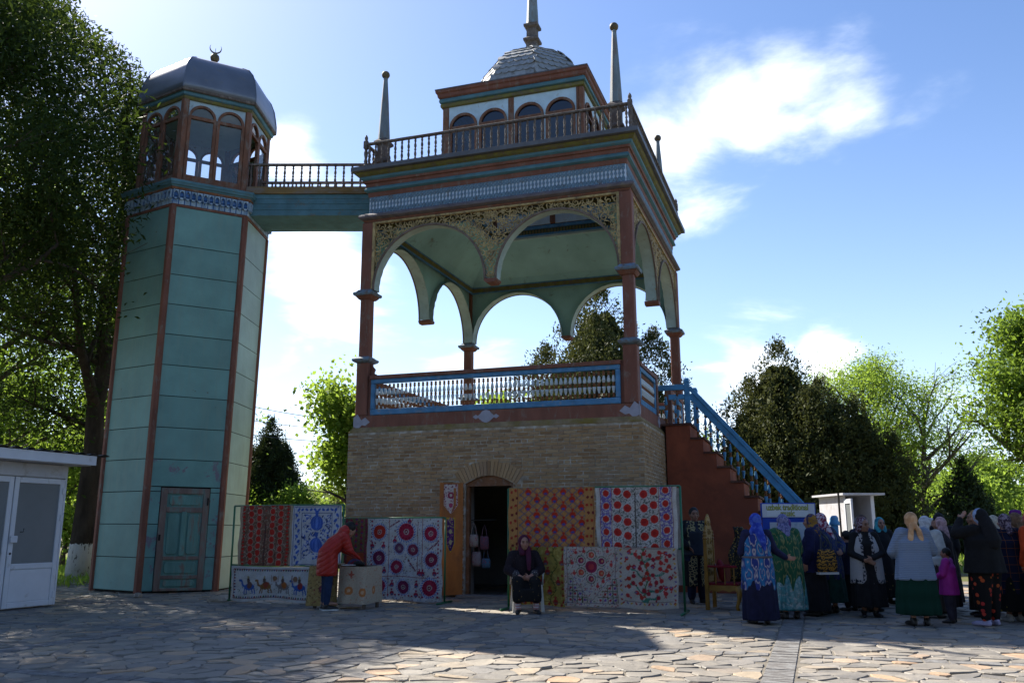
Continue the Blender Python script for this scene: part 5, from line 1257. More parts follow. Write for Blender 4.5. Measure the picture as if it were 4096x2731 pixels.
# sign with lettering
sg = thing('sign_board', 'blue framed sign reading uzbek traditional music behind the women', 'sign', (4.47, 16.05, 0), 0)
m_sblue2 = M('cobalt_paint', (.02, .06, .36), .5, .15, 4, .05, 20)
m_swhite = M('sign_white', (.62, .64, .66), .5, .06, 3, .02, 10)
m_sblot = M('sign_print_ground', (.16, .18, .34), .5, .3, 12, .02, 10, (.55, .56, .6), .42, 14)
bevel(MB().box(0, .98, 0, .05, 1.57, 1.84).build('frame', m_sblue2, sg), .008)
MB().box(.018, .962, -.006, -.0005, 1.588, 1.822).build('printed_panel', m_sblot, sg)
MB().prism([(.10, 1.60), (.84, 1.60), (.84, 1.80), (.10, 1.80)], -.010, -.0065).build('white_panel', m_swhite, sg)
MB().box(.02, .96, 0, .05, .02, 1.568).build('lower_board', m_sblue2, sg)
MB().box(.14, .84, -.012, -.001, .75, 1.50).build('picture_panel', M('pale_picture_print', (.30, .42, .55), .4, .5, 5, .02, 10, (.55, .58, .6), .3, 4), sg)
def text(body, size, x, z, col, off, y, name, par):
    cu = bpy.data.curves.new(name, 'FONT'); cu.body = body; cu.size = size; cu.align_x = 'CENTER'; cu.offset = off; cu.extrude = .001; cu.resolution_u = 3; cu.space_character = .98
    tmp = bpy.data.objects.new('tmp', cu); COL.objects.link(tmp); dg = bpy.context.evaluated_depsgraph_get(); me = bpy.data.meshes.new_from_object(tmp.evaluated_get(dg)); bpy.data.objects.remove(tmp); bpy.data.curves.remove(cu)
    me.materials.clear(); me.materials.append(col); o = obj(name, me, par, (x, y, z), (pi / 2, 0, 0)); o.scale = (.88, 1.12, 1); return o
m_yel = M('yellow_green_letters', (.50, .52, .06), .5, .08, 4, .0, 10); m_blk = M('black_outline', (.02, .02, .02), .6, .1, 4, .0, 10)
for body, x, z in (('uzbek traditional', .47, 1.715), ('music', .47, 1.61)):
    text(body, .130, x, z, m_blk, .0035, -.0125, 'lettering_outline', sg); text(body, .130, x, z, m_yel, -.0006, -.0155, 'lettering', sg)

# throne chair
thr = thing('throne', 'tall carved golden throne chair with red cushion beside the man', 'chair', (3.78, 16.15, 0), radians(-115))
m_goldc = M('carved_gold_paint', (.34, .19, .025), .38, .4, 14, .9, 26, (.14, .07, .015), .18, 14, spec=.5, metal=.35)
m_goldw = M('gold_brown_wood', (.26, .13, .018), .45, .25, 5, .15, 30, spec=.4)
m_velvet = M('red_velvet', (.20, .012, .02), .8, .2, 8, .1, 40)
for sx in (-.28, .28):
    bevel(MB().loft([[(sx + a * w, -.26 + b * w, z) for a, b in ((-1, -1), (1, -1), (1, 1), (-1, 1))] for w, z in ((.035, 0), (.032, .75), (.03, 1.2))]).build('leg', m_goldw, thr), .008)
    MB().lathe([(.03, 1.2), (.045, 1.22), (.03, 1.25), (.04, 1.28), (.025, 1.31), (.035, 1.335), (.012, 1.37)], 8, c=(sx, -.26)).build('post_finial', m_goldw, thr)
    pr = [(.0, .28), (.05, .30), (.03, .27), (.0, .26), (-.02, .27)]
    MB().tube([(sx, .27, .40), (sx, .30, .30), (sx, .29, .18), (sx, .25, .07), (sx, .27, .0)], [.045, .05, .036, .03, .035], 8).build('leg', m_goldw, thr, smooth=True)
    bevel(MB().box(sx - .03, sx + .03, -.24, .28, .72, .76).build('armrest', m_velvet, thr), .012, 2)
    for y in (-.1, .06, .22): MB().tube([(sx, y, .44), (sx, y, .72)], .012, 6).build('arm_spindle', m_goldw, thr)
    MB().prism([(-.24, .30), (-.18, .34), (-.08, .31), (.02, .345), (.12, .31), (.22, .34), (.27, .30), (.27, .42), (-.24, .42)], sx - .015, sx + .015, 0).build('apron', m_goldw, thr)
MB().prism([(-.26, .30), (-.16, .345), (-.06, .31), (0, .345), (.06, .31), (.16, .345), (.26, .30), (.26, .42), (-.26, .42)], .265, .295).build('apron', m_goldw, thr)
bevel(MB().box(-.26, .26, -.24, .28, .415, .46).build('seat', m_velvet, thr), .015, 2)
bk = [(-.245, .46), (.245, .46), (.25, 1.1), (.235, 1.35), (.21, 1.43), (.155, 1.45), (.16, 1.53), (.09, 1.60), (.04, 1.625), (0, 1.66), (-.04, 1.625), (-.09, 1.60), (-.16, 1.53), (-.155, 1.45), (-.21, 1.43), (-.235, 1.35), (-.25, 1.1)]
bevel(MB().prism(bk, -.285, -.245).build('backrest', m_goldc, thr), .012)
cvd = MB()
for s in (-1, 1):
    for (x, z, R) in ((.11, .62, .07), (.12, .80, .08), (.10, .99, .075), (.12, 1.17, .07), (.07, 1.33, .06), (.05, 1.48, .045)):
        cvd.tube([(s * (x + R * (1 - t * .8) * cos(a)), -.24, z + R * (1 - t * .8) * sin(a)) for t, a in ((i / 12, 1.0 + i * .75) for i in range(13))], .011, 5)
cvd.build('carving', m_goldc, thr, fix=False)
o = MB().sphere((0, 0, 0), .20, 14, 9, (1, .38, 1)).build('round_cushion', m_velvet, None, loc=(3.72, 16.12, .66), rot=(radians(10), 0, radians(-100)), smooth=True); tag(o, 'round red cushion with white lace standing on the golden throne', 'cushion')
lc = MB()
for k in range(3): lc.loft([[(.12 * (1 - k * .3) * cos(a) , -.078 - .004 * j, .14 * (1 - k * .3) * sin(a)) for a in np.linspace(0, 2 * pi, 20, endpoint=False)] for j in (0, 1)] + [[((.12 * (1 - k * .3) - .018) * cos(a), -.082, (.14 * (1 - k * .3) - .018) * sin(a)) for a in np.linspace(0, 2 * pi, 20, endpoint=False)]], cap=False)
lc.build('lace', m_whitecloth, o)
# robe thrown over the throne back
def leopard():
    m, t = nodes('gold_black_brocade'); p = tpos(t); v = t.nodes.new('ShaderNodeTexVoronoi'); v.inputs['Scale'].default_value = 26; t.links.new(p, v.inputs['Vector'])
    return finish(m, t, ramp(t, v.outputs['Distance'], [(.25, (.30, .19, .03)), (.4, (.02, .018, .015))]), .6)
rb_ = MB(); gg = []
for i in range(15):
    t = i / 14; z = 1.42 - t * .95; wv = .05 * sin(t * 9); half = .10 + .14 * t
    gg.append([(s * half + wv, .02 * cos(s * 9 + t * 3) - .06 * t, z) for s in np.linspace(-1, 1, 13)])
rb_.loft(gg, close=False, cap=False); o = rb_.build('brocade_robe', leopard(), None, loc=(4.08, 16.28, 0), rot=(0, 0, .25), smooth=True, fix=False); o.modifiers.new('s', 'SOLIDIFY').thickness = .03; tag(o, 'black and gold brocade robe hanging beside the golden throne', 'robe')
# stones lying about
def rock(label, loc, s, seed):
    r = random.Random(seed); mb = MB().sphere((0, 0, 0), 1, 9, 6); mb.v = [(x * s[0] * r.uniform(.8, 1.1), y * s[1] * r.uniform(.8, 1.1), max(-.3, z * r.uniform(.85, 1.1)) * s[2]) for x, y, z in mb.v]
    o = mb.build('stone', m_stone, None, loc=(loc[0], loc[1], s[2] * .25), rot=(0, 0, r.uniform(0, 3))); tag(o, label, 'stone')
lp = loc2w(-1.46, -2.75); rock('grey stone weighing down the foot of the camel banner rack', (lp.x - .12, lp.y - .1), (.22, .13, .10), 3)
rock('loose grey block in front of the teal tower', (-7.9, 19.2), (.16, .1, .08), 5)
# overhead wires
for k, (z0, z1) in enumerate(((6.15, 4.9), (5.55, 4.75), (5.0, 4.4))):
    P = [(-11.5 + 9.0 * i / 20, 30, z0 + (z1 - z0) * i / 20 - .35 * sin(pi * i / 20)) for i in range(21)]
    o = MB().tube(P, .012, 5).build('overhead_wire', M('wire', (.06, .08, .11), .6), None); tag(o, ('thick upper', 'thin middle', 'thin lowest')[k] + ' overhead wire in the gap between tower and pavilion', 'wire', 'overhead wires')
# ================================================================== PEOPLE
TMPS = bpy.data.scenes.new('workbench')
def capsule(mb, a, b, ra, rb, n=10):
    a = Vector(a); b = Vector(b); d = b - a; L_ = d.length
    d = d / L_ if L_ > 1e-6 else Vector((0, 0, 1)); x = d.cross(Vector((0, 0, 1)) if abs(d.z) < .9 else Vector((1, 0, 0))).normalized(); y = d.cross(x); rings = []
    for t in (-80, -45, 0): c = a + d * (ra * sin(radians(t))); r = ra * cos(radians(t)); rings.append([c + x * (r * cos(2 * pi * k / n)) + y * (r * sin(2 * pi * k / n)) for k in range(n)])
    for t in (0, 45, 80): c = b + d * (rb * sin(radians(t))); r = rb * cos(radians(t)); rings.append([c + x * (r * cos(2 * pi * k / n)) + y * (r * sin(2 * pi * k / n)) for k in range(n)])
    mb.loft(rings)
def chain(mb, pts, rads, n=10):
    for (a, ra), (b, rb) in zip(zip(pts, rads), list(zip(pts, rads))[1:]): capsule(mb, a, b, ra, rb, n)
def erings(mb, rs_, n=32, fold=0, k=9, ph=0):
    """elliptic rings (cx, cy, z, rx, ry); folds deepen towards the first ring"""
    m = len(rs_); out = []
    for i, (cx, cy, z, rx, ry) in enumerate(rs_):
        f = fold * (1 - i / (m - 1)) ** 1.2
        out.append([(cx + rx * cos(a) * (1 + f * (sin(k * a + ph) * .6 + .4 * sin((k * 2 - 3) * a + ph * 2))), cy + ry * sin(a) * (1 + f * (sin(k * a + ph) * .6 + .4 * sin((k * 2 - 3) * a + ph * 2))), z) for a in np.linspace(0, 2 * pi, n, endpoint=False)])
    mb.loft(out)
def remesh(mb, name, mat, parent, vox=.016, smooth=2, bend=None, sc=1.0):
    if bend: mb.v = [bend(p) for p in mb.v]
    me = mb.mesh('tmp'); o = bpy.data.objects.new('tmp', me); TMPS.collection.objects.link(o)
    m = o.modifiers.new('r', 'REMESH'); m.mode = 'VOXEL'; m.voxel_size = vox; m.use_smooth_shade = True
    if smooth: s = o.modifiers.new('s', 'SMOOTH'); s.iterations = smooth; s.factor = .5
    with bpy.context.temp_override(scene=TMPS, view_layer=TMPS.view_layers[0]):
        dg = bpy.context.evaluated_depsgraph_get(); me2 = bpy.data.meshes.new_from_object(o.evaluated_get(dg))
    bpy.data.objects.remove(o); bpy.data.meshes.remove(me)
    me2.name = name; me2.materials.clear(); me2.materials.append(mat); return obj(name, me2, parent)
m_skin = M('skin', (.30, .165, .11), .55, .12, 8, .08, 60, (.34, .16, .11), .2, 5, obj_=True)
m_skind = M('tanned_skin', (.24, .125, .08), .55, .12, 8, .08, 60, obj_=True)
m_eye = M('dark_eye', (.02, .015, .012), .3, .1, 4, 0, 10); m_hairb = M('black_hair', (.012, .010, .009), .5, .3, 30, .4, 60, stretch=(1, 1, .2))
m_shoe = M('black_leather', (.018, .017, .017), .4, .2, 8, .1, 30, spec=.4); m_lip = M('lip', (.26, .09, .07), .6)
def fabric(name, col, var=.28, rough=.9, scale=9, **k): return M(name, col, rough, var, scale, .5, 20, **k)
def ikat(name, base, mid, line, sx=5.2, sz=2.6, dark=None):
    m, t = nodes(name); p = tpos(t, (1, 1, 1), True); s = t.nodes.new('ShaderNodeSeparateXYZ'); t.links.new(p, s.inputs[0])
    nz_ = tnoise(t, tpos(t, (34, 34, 2), True), 1, 3); jx = tmath(t, 'MULTIPLY', tmath(t, 'SUBTRACT', nz_, .5), .22)
    a = tmath(t, 'MULTIPLY', s.outputs[0], sx * 2 * pi / 2); z = tmath(t, 'MULTIPLY', tmath(t, 'ADD', s.outputs[2], jx), sz * 2 * pi)
    u = tmath(t, 'COSINE', a); v = tmath(t, 'COSINE', z); v2 = tmath(t, 'COSINE', tmath(t, 'MULTIPLY', z, 2.0))
    f = tmath(t, 'ADD', tmath(t, 'ADD', tmath(t, 'MULTIPLY', u, .55), tmath(t, 'MULTIPLY', v, .38)), tmath(t, 'MULTIPLY', tmath(t, 'MULTIPLY', v2, u), .35))
    f = tmath(t, 'ADD', tmath(t, 'MULTIPLY', f, .42), .5, clamp=True)
    c = ramp(t, f, [(.0, base), (.28, base), (.34, line), (.39, line), (.44, base), (.60, mid), (.68, mid), (.71, line), (.76, line), (.80, dark or base), (1, mid)])
    c = tmix(t, tmath(t, 'MULTIPLY', tnoise(t, tpos(t, (60, 60, 2), True), 1, 3), .5), c, base)
    return finish(m, t, c, .75, tnoise(t, p, 60, 3), .15, .01, .3)
def floral(name, base, cols, scale=9, th=.30, rough=.9):
    m, t = nodes(name); p = tpos(t, (1, 1, 1), True); v = t.nodes.new('ShaderNodeTexVoronoi'); v.inputs['Scale'].default_value = scale; t.links.new(p, v.inputs['Vector'])
    w = tmath(t, 'ADD', v.outputs['Distance'], tmath(t, 'MULTIPLY', tnoise(t, p, scale * 5, 3), .18)); sp = t.nodes.new('ShaderNodeSeparateColor'); t.links.new(v.outputs['Color'], sp.inputs[0])
    cc = ramp(t, sp.outputs[0], [(i / max(1, len(cols) - 1), c) for i, c in enumerate(cols)] if len(cols) > 1 else [(0, cols[0]), (1, cols[0])])
    k = tmath(t, 'LESS_THAN', w, th); return finish(m, t, tmix(t, k, base, cc), rough, tnoise(t, p, 80, 3), .2, .01, .15)
def plaid(name, base, line):
    m, t = nodes(name); p = tpos(t, (1, 1, 1), True); s = t.nodes.new('ShaderNodeSeparateXYZ'); t.links.new(p, s.inputs[0])
    k1 = tmath(t, 'LESS_THAN', tmath(t, 'FRACT', tmath(t, 'MULTIPLY', s.outputs[0], 8)), .06); k2 = tmath(t, 'LESS_THAN', tmath(t, 'FRACT', tmath(t, 'MULTIPLY', s.outputs[2], 8)), .06)
    return finish(m, t, tmix(t, tmath(t, 'MAXIMUM', k1, k2), base, line), .9, tnoise(t, p, 80, 3), .2, .01, .15)
def stripes(name, base, line, fz=26, w=.5):
    m, t = nodes(name); p = tpos(t, (1, 1, 1), True); s = t.nodes.new('ShaderNodeSeparateXYZ'); t.links.new(p, s.inputs[0]); n = tnoise(t, p, 12, 3)
    q = tmath(t, 'SINE', tmath(t, 'ADD', tmath(t, 'MULTIPLY', s.outputs[2], fz * 2 * pi), tmath(t, 'MULTIPLY', n, 1.2))); k = tmath(t, 'ADD', tmath(t, 'MULTIPLY', q, .5), .5)
    return finish(m, t, tmix(t, tmath(t, 'MULTIPLY', k, w), base, line), .95, k, .6, .01, .1)
f_scarf = lambda n, a, b, sc=14: M(n, a, .8, .25, sc, .5, 30, b, .21, sc, obj_=True, soft=.03)

def hand(mb, wrist, d, lat, curl=.5, s=1.0, spread=.0):
    """palm, four fingers of unequal length, thumb from the side of the palm"""
    d = Vector(d).normalized(); lat = Vector(lat); lat = (lat - d * lat.dot(d)).normalized(); n = d.cross(lat); w = Vector(wrist)
    for o in (-.026, -.009, .009, .026): capsule(mb, w + lat * o * s * .7 + d * .012 * s, w + lat * o * s + d * .080 * s, .016 * s, .0145 * s, 8)
    for i, (o, L_) in enumerate(((-.030, .058), (-.010, .070), (.010, .074), (.030, .066))):
        a = w + lat * o * s + d * .085 * s; d1 = (d + n * curl * .5 + lat * o * spread * 8).normalized(); b = a + d1 * L_ * .5 * s; d2 = (d + n * curl * 1.3).normalized(); c = b + d2 * L_ * .5 * s
        chain(mb, [a, b, c], [.0098 * s, .0092 * s, .0078 * s], 7)
    a = w + lat * .032 * s + d * .022 * s; b = a + (d * .5 + lat * .6 + n * curl * .35) * .045 * s; c = b + (d * .85 + lat * .2 + n * curl * .5) * .034 * s; chain(mb, [a, b, c], [.0125 * s, .0115 * s, .009 * s], 7)
def foot(mb, ank, fwd, r=.045):
    f = Vector(fwd).normalized(); a = Vector(ank); heel = Vector((a.x, a.y, 0)) - f * .03 + Vector((0, 0, .035)); ball = Vector((a.x, a.y, 0)) + f * .12 + Vector((0, 0, .032)); toe = ball + f * .06 + Vector((0, 0, -.006))
    chain(mb, [heel, ball, toe], [.036, .036, .024]); capsule(mb, a, heel + Vector((0, 0, .02)), r, .036)
def headgeo(mb, hc, rot, s=1.0):
    """head with brow, nose, mouth, chin and ears; rot turns it about z"""
    q = MB(); q.sphere((0, -.01, .012), .1, 16, 12, (.80, .98, 1.08)); q.sphere((0, .022, -.045), .072, 14, 10, (.86, .92, 1.05)); q.sphere((0, .062, -.085), .030, 10, 8, (1.1, .8, .8))
    capsule(q, (0, .088, .012), (0, .108, -.026), .0105, .0165, 8); q.sphere((0, .080, .036), .05, 12, 8, (1.05, .35, .30)); q.sphere((0, .086, -.056), .022, 10, 6, (1.2, .55, .45))
    for sx in (-1, 1): q.sphere((sx * .080, -.012, -.008), .026, 8, 6, (.42, .75, 1.25)); q.sphere((sx * .046, .062, -.022), .030, 10, 8, (1, .75, .9))
    M3 = rot.to_3x3(); mb.add([tuple(Vector(hc) + M3 @ (Vector(v) * s)) for v in q.v], q.f)
def face(par, hc, rot, s=1.0, brow=True):
    M3 = rot.to_3x3()
    for sx in (-1, 1):
        e = MB().sphere((0, 0, 0), .0115, 8, 6, (1.35, .5, .75)); e.v = [tuple(Vector(hc) + M3 @ ((Vector(v) + Vector((sx * .034, .083, .012))) * s)) for v in e.v]; e.build('eye', m_eye, par, smooth=True)
        if brow: b = MB().tube([(sx * .016, .094, .032), (sx * .034, .094, .038), (sx * .052, .082, .034)], .0045, 5); b.v = [tuple(Vector(hc) + M3 @ (Vector(v) * s)) for v in b.v]; b.build('eyebrow', m_hairb, par)
    l = MB().tube([(-.024, .090, -.058), (0, .0985, -.056), (.024, .090, -.058)], .0055, 6); l.v = [tuple(Vector(hc) + M3 @ (Vector(v) * s)) for v in l.v]; l.build('mouth', m_lip, par)

def person(label, pos, yaw, h, top=None, dress=None, scarf=None, scarf_style='tied', hair=None, vest=None, arms=None, head=(0, 0, 0), bulk=1.0, hem=.25, tophem=.62, lean=0.0, leg=None, shoe=None, skin=None, sock=None, group='people in the crowd', showface=False, sleeve=None, trousers=None, cap=None, side=0.0, curl=.5, belt=None, cat='person', veil=None):
    """standing figure facing +y before it is turned by yaw; every length for a 1.65 m body, scaled to h.
       arms: {'L': (elbow, wrist, hand dir), 'R': ...}; tophem / hem: heights where the upper garment and the dress end"""
    k = h / 1.65; skin = skin or m_skin; bulk *= 1.07; P = thing('person', label, cat, pos, yaw, group); P.scale = (k, k, k)
    hipz = .90
    def bend(v):
        x, y, z = v; t = min(1, max(0, (z - .75) / .30)); a = lean * t; b = side * t
        if a == 0 and b == 0: return v
        y2, z2 = y * cos(a) + (z - hipz) * sin(a), hipz - y * sin(a) + (z - hipz) * cos(a); x2, z3 = x * cos(b) + (z2 - hipz) * sin(b), hipz - x * sin(b) + (z2 - hipz) * cos(b)
        return (x + (x2 - x) * 1.0, y2, z3)
    hr = Matrix.Rotation(head[0], 4, 'Z') @ Matrix.Rotation(head[1], 4, 'X') @ Matrix.Rotation(head[2], 4, 'Y'); hc = Vector((0, .015, 1.535))
    arms = arms or {}; AR = {}
    for s, n in ((-1, 'L'), (1, 'R')):
        AR[n] = arms.get(n, ((s * .235, -.03, 1.09), (s * .225, .06, .86), (0, .1, -1)))
    body = MB(); headgeo(body, hc, hr); chain(body, [(0, -.02, 1.36), (0, .0, 1.46)], [.062, .055])
    erings(body, [(0, 0, .80, .14, .10), (0, 0, .92, .165, .115), (0, .0, 1.06, .135, .095), (0, .0, 1.22, .155, .11), (0, -.01, 1.34, .15, .085), (0, -.01, 1.41, .07, .06)], 20)
    for s, n in ((-1, 'L'), (1, 'R')):
        e, w, hd = AR[n]; sh = (s * .165, -.01, 1.36); chain(body, [(s * .06, -.01, 1.36), sh, e, w], [.06, .055, .042, .030])
        f = (Vector(w) - Vector(e)); lat = (-s * .3, 1, .2) if len(AR[n]) < 4 else AR[n]
        hand(body, w, hd, Vector((0, 1, .25)) if abs(Vector(hd).normalized().z) > .6 else Vector((-s * .2, .15, 1)), curl)
        chain(body, [(s * .085, 0, .84), (s * .095, .01, .47), (s * .095, -.01, .09)], [.085, .058, .04]); foot(body, (s * .10, -.01, .09), (s * .2, 1, 0))
    remesh(body, 'body', skin, P, .0125, 1, bend)
    fh = Vector(bend(tuple(hc)))
    if showface:
        fr_ = Matrix.Rotation(-lean, 4, 'X') @ hr; face(P, fh, fr_)
    # shoes and legs
    sh_ = MB()
    for s in (-1, 1):
        q = MB(); foot(q, (s * .10, -.01, .085), (s * .2, 1, 0)); sh_ = q; sh_.v = [(x + (x - s * .10) * .18, y * 1.06, max(.0, z * 1.12 - .004)) for x, y, z in q.v]
        remesh(sh_, 'shoe', shoe or m_shoe, P, .014, 1)
        if sock: q = MB(); capsule(q, (s * .096, -.01, .10), (s * .096, -.005, .24), .05, .058); remesh(q, 'sock', sock, P, .016, 1)
    if trousers:
        q = MB()
        for s in (-1, 1): chain(q, [(s * .085, 0, .88), (s * .098, .012, .48), (s * .10, -.01, .12)], [.125 * bulk, .088 * bulk, .072])
        erings(q, [(0, 0, .80, .15 * bulk, .12 * bulk), (0, 0, .98, .165 * bulk, .125 * bulk)], 20); remesh(q, 'trousers', trousers, P, .018, 2, bend)
    B = bulk
    if dress:
        q = MB(); ph = (len(label) * 7 % 100) / 16
        q_r = [(0, 0, hem, .235 * B, .20 * B), (0, 0, .45, .225 * B, .185 * B), (0, 0, .70, .205 * B, .16 * B), (0, 0, .92, .19 * B, .145 * B), (0, 0, 1.06, .16 * B, .12 * B)]
        if not top: q_r += [(0, 0, 1.22, .175 * B, .13 * B), (0, -.01, 1.34, .165, .10), (0, -.01, 1.43, .085, .075)]
        erings(q, q_r, 48, .11, 9, ph); 
        remesh(q, 'dress', dress, P, .017, 2, bend)
    if top:
        q = MB(); erings(q, [(0, 0, tophem, .222 * B, .175 * B), (0, 0, .80, .210 * B, .165 * B), (0, 0, .95, .198 * B, .155 * B), (0, 0, 1.08, .180 * B, .142 * B), (0, 0, 1.22, .188 * B, .145 * B), (0, -.01, 1.33, .178, .112), (0, -.01, 1.42, .095, .082)], 44, .065, 7, 1.0)
        sl = sleeve
        if sl is None:
            for s, n in ((-1, 'L'), (1, 'R')):
                e, w, hd = AR[n]; wv = Vector(e) + (Vector(w) - Vector(e)) * .93; chain(q, [(s * .10, -.01, 1.35), (s * .17, -.01, 1.355), e, wv], [.085, .082 * min(1.15, B), .068 * min(1.2, B), .052])
        remesh(q, 'jacket', top, P, .016, 2, bend)
        if belt: q = MB(); erings(q, [(0, 0, .985, .206 * B, .163 * B), (0, 0, 1.02, .203 * B, .160 * B)], 36); remesh(q, 'belt', belt, P, .014, 0, bend)
    if sleeve or (dress and not top):
        q = MB()
        for s, n in ((-1, 'L'), (1, 'R')):
            e, w, hd = AR[n]; wv = Vector(e) + (Vector(w) - Vector(e)) * .93; chain(q, [(s * .12, -.01, 1.34), (s * .17, -.01, 1.355), e, wv], [.080, .076, .062, .050])
        remesh(q, 'sleeves', sleeve or dress, P, .015, 2, bend)
    if vest:
        q = MB(); erings(q, [(0, -.015, tophem, .235 * B, .17 * B), (0, -.015, .95, .215 * B, .155 * B), (0, -.015, 1.15, .20 * B, .15 * B), (0, -.02, 1.33, .20, .115), (0, -.03, 1.41, .13, .09)], 40, .03)
        q.v = [(x, (y * 1.12 if abs(x) > .045 else min(y, .05)) if y > 0 else y, z) for x, y, z in q.v]
        o = remesh(q, 'vest', vest, P, .016, 1, bend)
    if hair:
        q = MB(); q.sphere((0, -.026, .030), .108, 16, 12, (.84, .96, 1.0)); q.v = [tuple(hc + hr.to_3x3() @ Vector(v)) for v in q.v]
        if hair == 'bun': q.sphere(tuple(hc + hr.to_3x3() @ Vector((0, -.12, .0))), .05)
        remesh(q, 'hair', m_hairb, P, .013, 1, bend)
    if cap:
        q = MB(); q.lathe([(.092, .0), (.098, .03), (.094, .065), (.06, .085), (.01, .092)], 16); q.v = [tuple(hc + hr.to_3x3() @ (Vector(v) + Vector((0, -.015, .06)))) for v in q.v]; q.v = [bend(v) for v in q.v]; q.build('cap', cap, P, smooth=True)
    if veil:
        q = MB(); q.sphere((0, -.05, .02), .116, 16, 12, (.86, .86, 1.0)); chain(q, [(0, -.09, -.02), (0, -.13, -.16), (0, -.16, -.34)], [.09, .12, .15]); q.v = [tuple(hc + hr.to_3x3() @ Vector(v)) for v in q.v]; remesh(q, 'veil', veil, P, .014, 1, bend)
    if scarf:
        q = MB(); q.sphere((0, -.022, .024), .114, 18, 12, (.84, .96, 1.02)); q.sphere((0, -.045, -.045), .086, 14, 10, (.95, .85, 1.0))
        if scarf_style == 'shawl':
            chain(q, [(0, -.055, -.06), (0, -.07, -.15), (0, -.105, -.24)], [.082, .085, .06]); 
            for sx in (-1, 1): chain(q, [(sx * .05, -.03, -.08), (sx * .085, -.04, -.15)], [.055, .05])
            q.v = [(x, y, z) for x, y, z in q.v]
        elif scarf_style == 'tails':
            for sx in (-1, 1): chain(q, [(sx * .01, -.11, -.05), (sx * .055, -.145, -.14), (sx * .075, -.15, -.26), (sx * .07, -.145, -.36)], [.036, .040, .044, .026])
        elif scarf_style == 'wrap':
            for sx in (-1, 1): chain(q, [(sx * .07, .0, -.06), (sx * .06, .045, -.12), (sx * .02, .09, -.2)], [.05, .055, .045])
            chain(q, [(0, -.07, -.05), (0, -.07, -.13)], [.09, .10])
        elif scarf_style == 'long':
            chain(q, [(0, -.055, -.06), (.01, -.10, -.18), (.03, -.14, -.32), (.05, -.15, -.44)], [.082, .075, .06, .022]); chain(q, [(-.04, -.05, -.1), (-.10, -.06, -.17)], [.06, .045])
        elif scarf_style != 'none': capsule(q, (0, -.10, -.05), (0, -.13, -.16), .045, .05)
        q.v = [(x * (1 + .05 * sin(z * 60 + x * 25)), y + .006 * sin(z * 70 + x * 40) * (z < .02), z) for x, y, z in q.v]
        # the face stays open: push the front of the cloth back
        q.v = [(x, y if y < .035 else .035 + (y - .035) * .35, z) for x, y, z in q.v]
        q.v = [tuple(hc + hr.to_3x3() @ Vector(v)) for v in q.v]; remesh(q, 'headscarf', scarf, P, .013, 1, bend)
    return P

# ---- crowd, left to right
person('woman in a blue and cyan ikat coat with a bright blue headscarf, seen from behind', (3.72, 13.72, 0), .05, 1.60, top=ikat('blue_ikat', (.012, .025, .16), (.012, .17, .34), (.42, .38, .36), 10.5, 2.7), tophem=.50, dress=fabric('midnight_cloth', (.010, .010, .032)), hem=.06, scarf=f_scarf('royal_blue_scarf', (.015, .04, .34), (.05, .10, .42)), scarf_style='long', sleeve=fabric('navy_knit', (.012, .014, .05)),
       arms={'R': ((.30, .06, 1.10), (.50, .12, .98), (1, .1, -.1)), 'L': ((-.25, .02, 1.08), (-.16, .24, 1.0), (.4, 1, 0))}, bulk=1.12, belt=fabric('grey_belt', (.10, .09, .10)), head=(.1, -.1, 0))
person('woman in a long green ikat coat over shiny teal skirt, seen from behind', (4.40, 14.45, 0), .12, 1.61, top=ikat('green_ikat', (.008, .06, .028), (.012, .085, .035), (.20, .20, .07), 9.5, 2.4), tophem=.34, dress=M('shiny_teal_cloth', (.012, .14, .16), .3, .5, 16, .3, 30, (.30, .34, .34), .14, 14, obj_=True, spec=.6), hem=.14, scarf=f_scarf('lavender_scarf', (.20, .20, .36), (.07, .08, .20), 24), scarf_style='shawl', lean=.16, bulk=1.12,
       arms={'L': ((-.24, .06, 1.08), (-.10, .26, 1.02), (.4, 1, 0)), 'R': ((.24, .06, 1.08), (.10, .26, 1.02), (-.4, 1, 0))})
person('woman in navy tracksuit top with gold and dark headscarf, in profile', (4.98, 14.95, 0), 1.0, 1.61, top=fabric('navy_jersey', (.010, .012, .05)), tophem=.70, dress=fabric('black_skirt_cloth', (.012, .012, .014)), hem=.08, scarf=f_scarf('navy_gold_scarf', (.015, .022, .09), (.26, .14, .02), 10), scarf_style='shawl', showface=True, arms={'R': ((.22, .10, 1.10), (.12, .28, 1.16), (0, 1, .2)), 'L': ((-.25, -.02, 1.08), (-.25, .06, .86), (0, .1, -1))}, bulk=1.05)
person('woman in a dark blue and olive flowered coat with a maroon and white headscarf', (5.36, 15.35, 0), .55, 1.64, top=ikat('indigo_flowered', (.012, .018, .075), (.02, .035, .12), (.10, .11, .04), 8, 4), tophem=.55, dress=fabric('bottle_green_skirt', (.010, .045, .035)), hem=.18, scarf=f_scarf('maroon_white_scarf', (.20, .02, .05), (.48, .42, .46), 16), scarf_style='long', lean=.15, bulk=1.18, arms={'R': ((.26, -.12, 1.10), (.10, -.24, .98), (-1, -.2, -.1)), 'L': ((-.24, .06, 1.08), (-.12, .26, 1.05), (.2, 1, 0))})
person('child in a green knitted cap between two women in ikat coats', (4.45, 15.35, 0), .2, 1.36, top=fabric('dark_child_coat', (.02, .02, .03)), tophem=.6, trousers=fabric('dark_child_trousers', (.015, .015, .02)), cap=fabric('green_knit_cap', (.03, .13, .11)))
person('boy in dark jacket and black cap standing by the blue stair post', (5.86, 15.8, 0), .5, 1.34, top=fabric('boy_navy_jacket', (.012, .014, .032)), tophem=.74, trousers=fabric('boy_black_trousers', (.010, .010, .012)), hair='short')
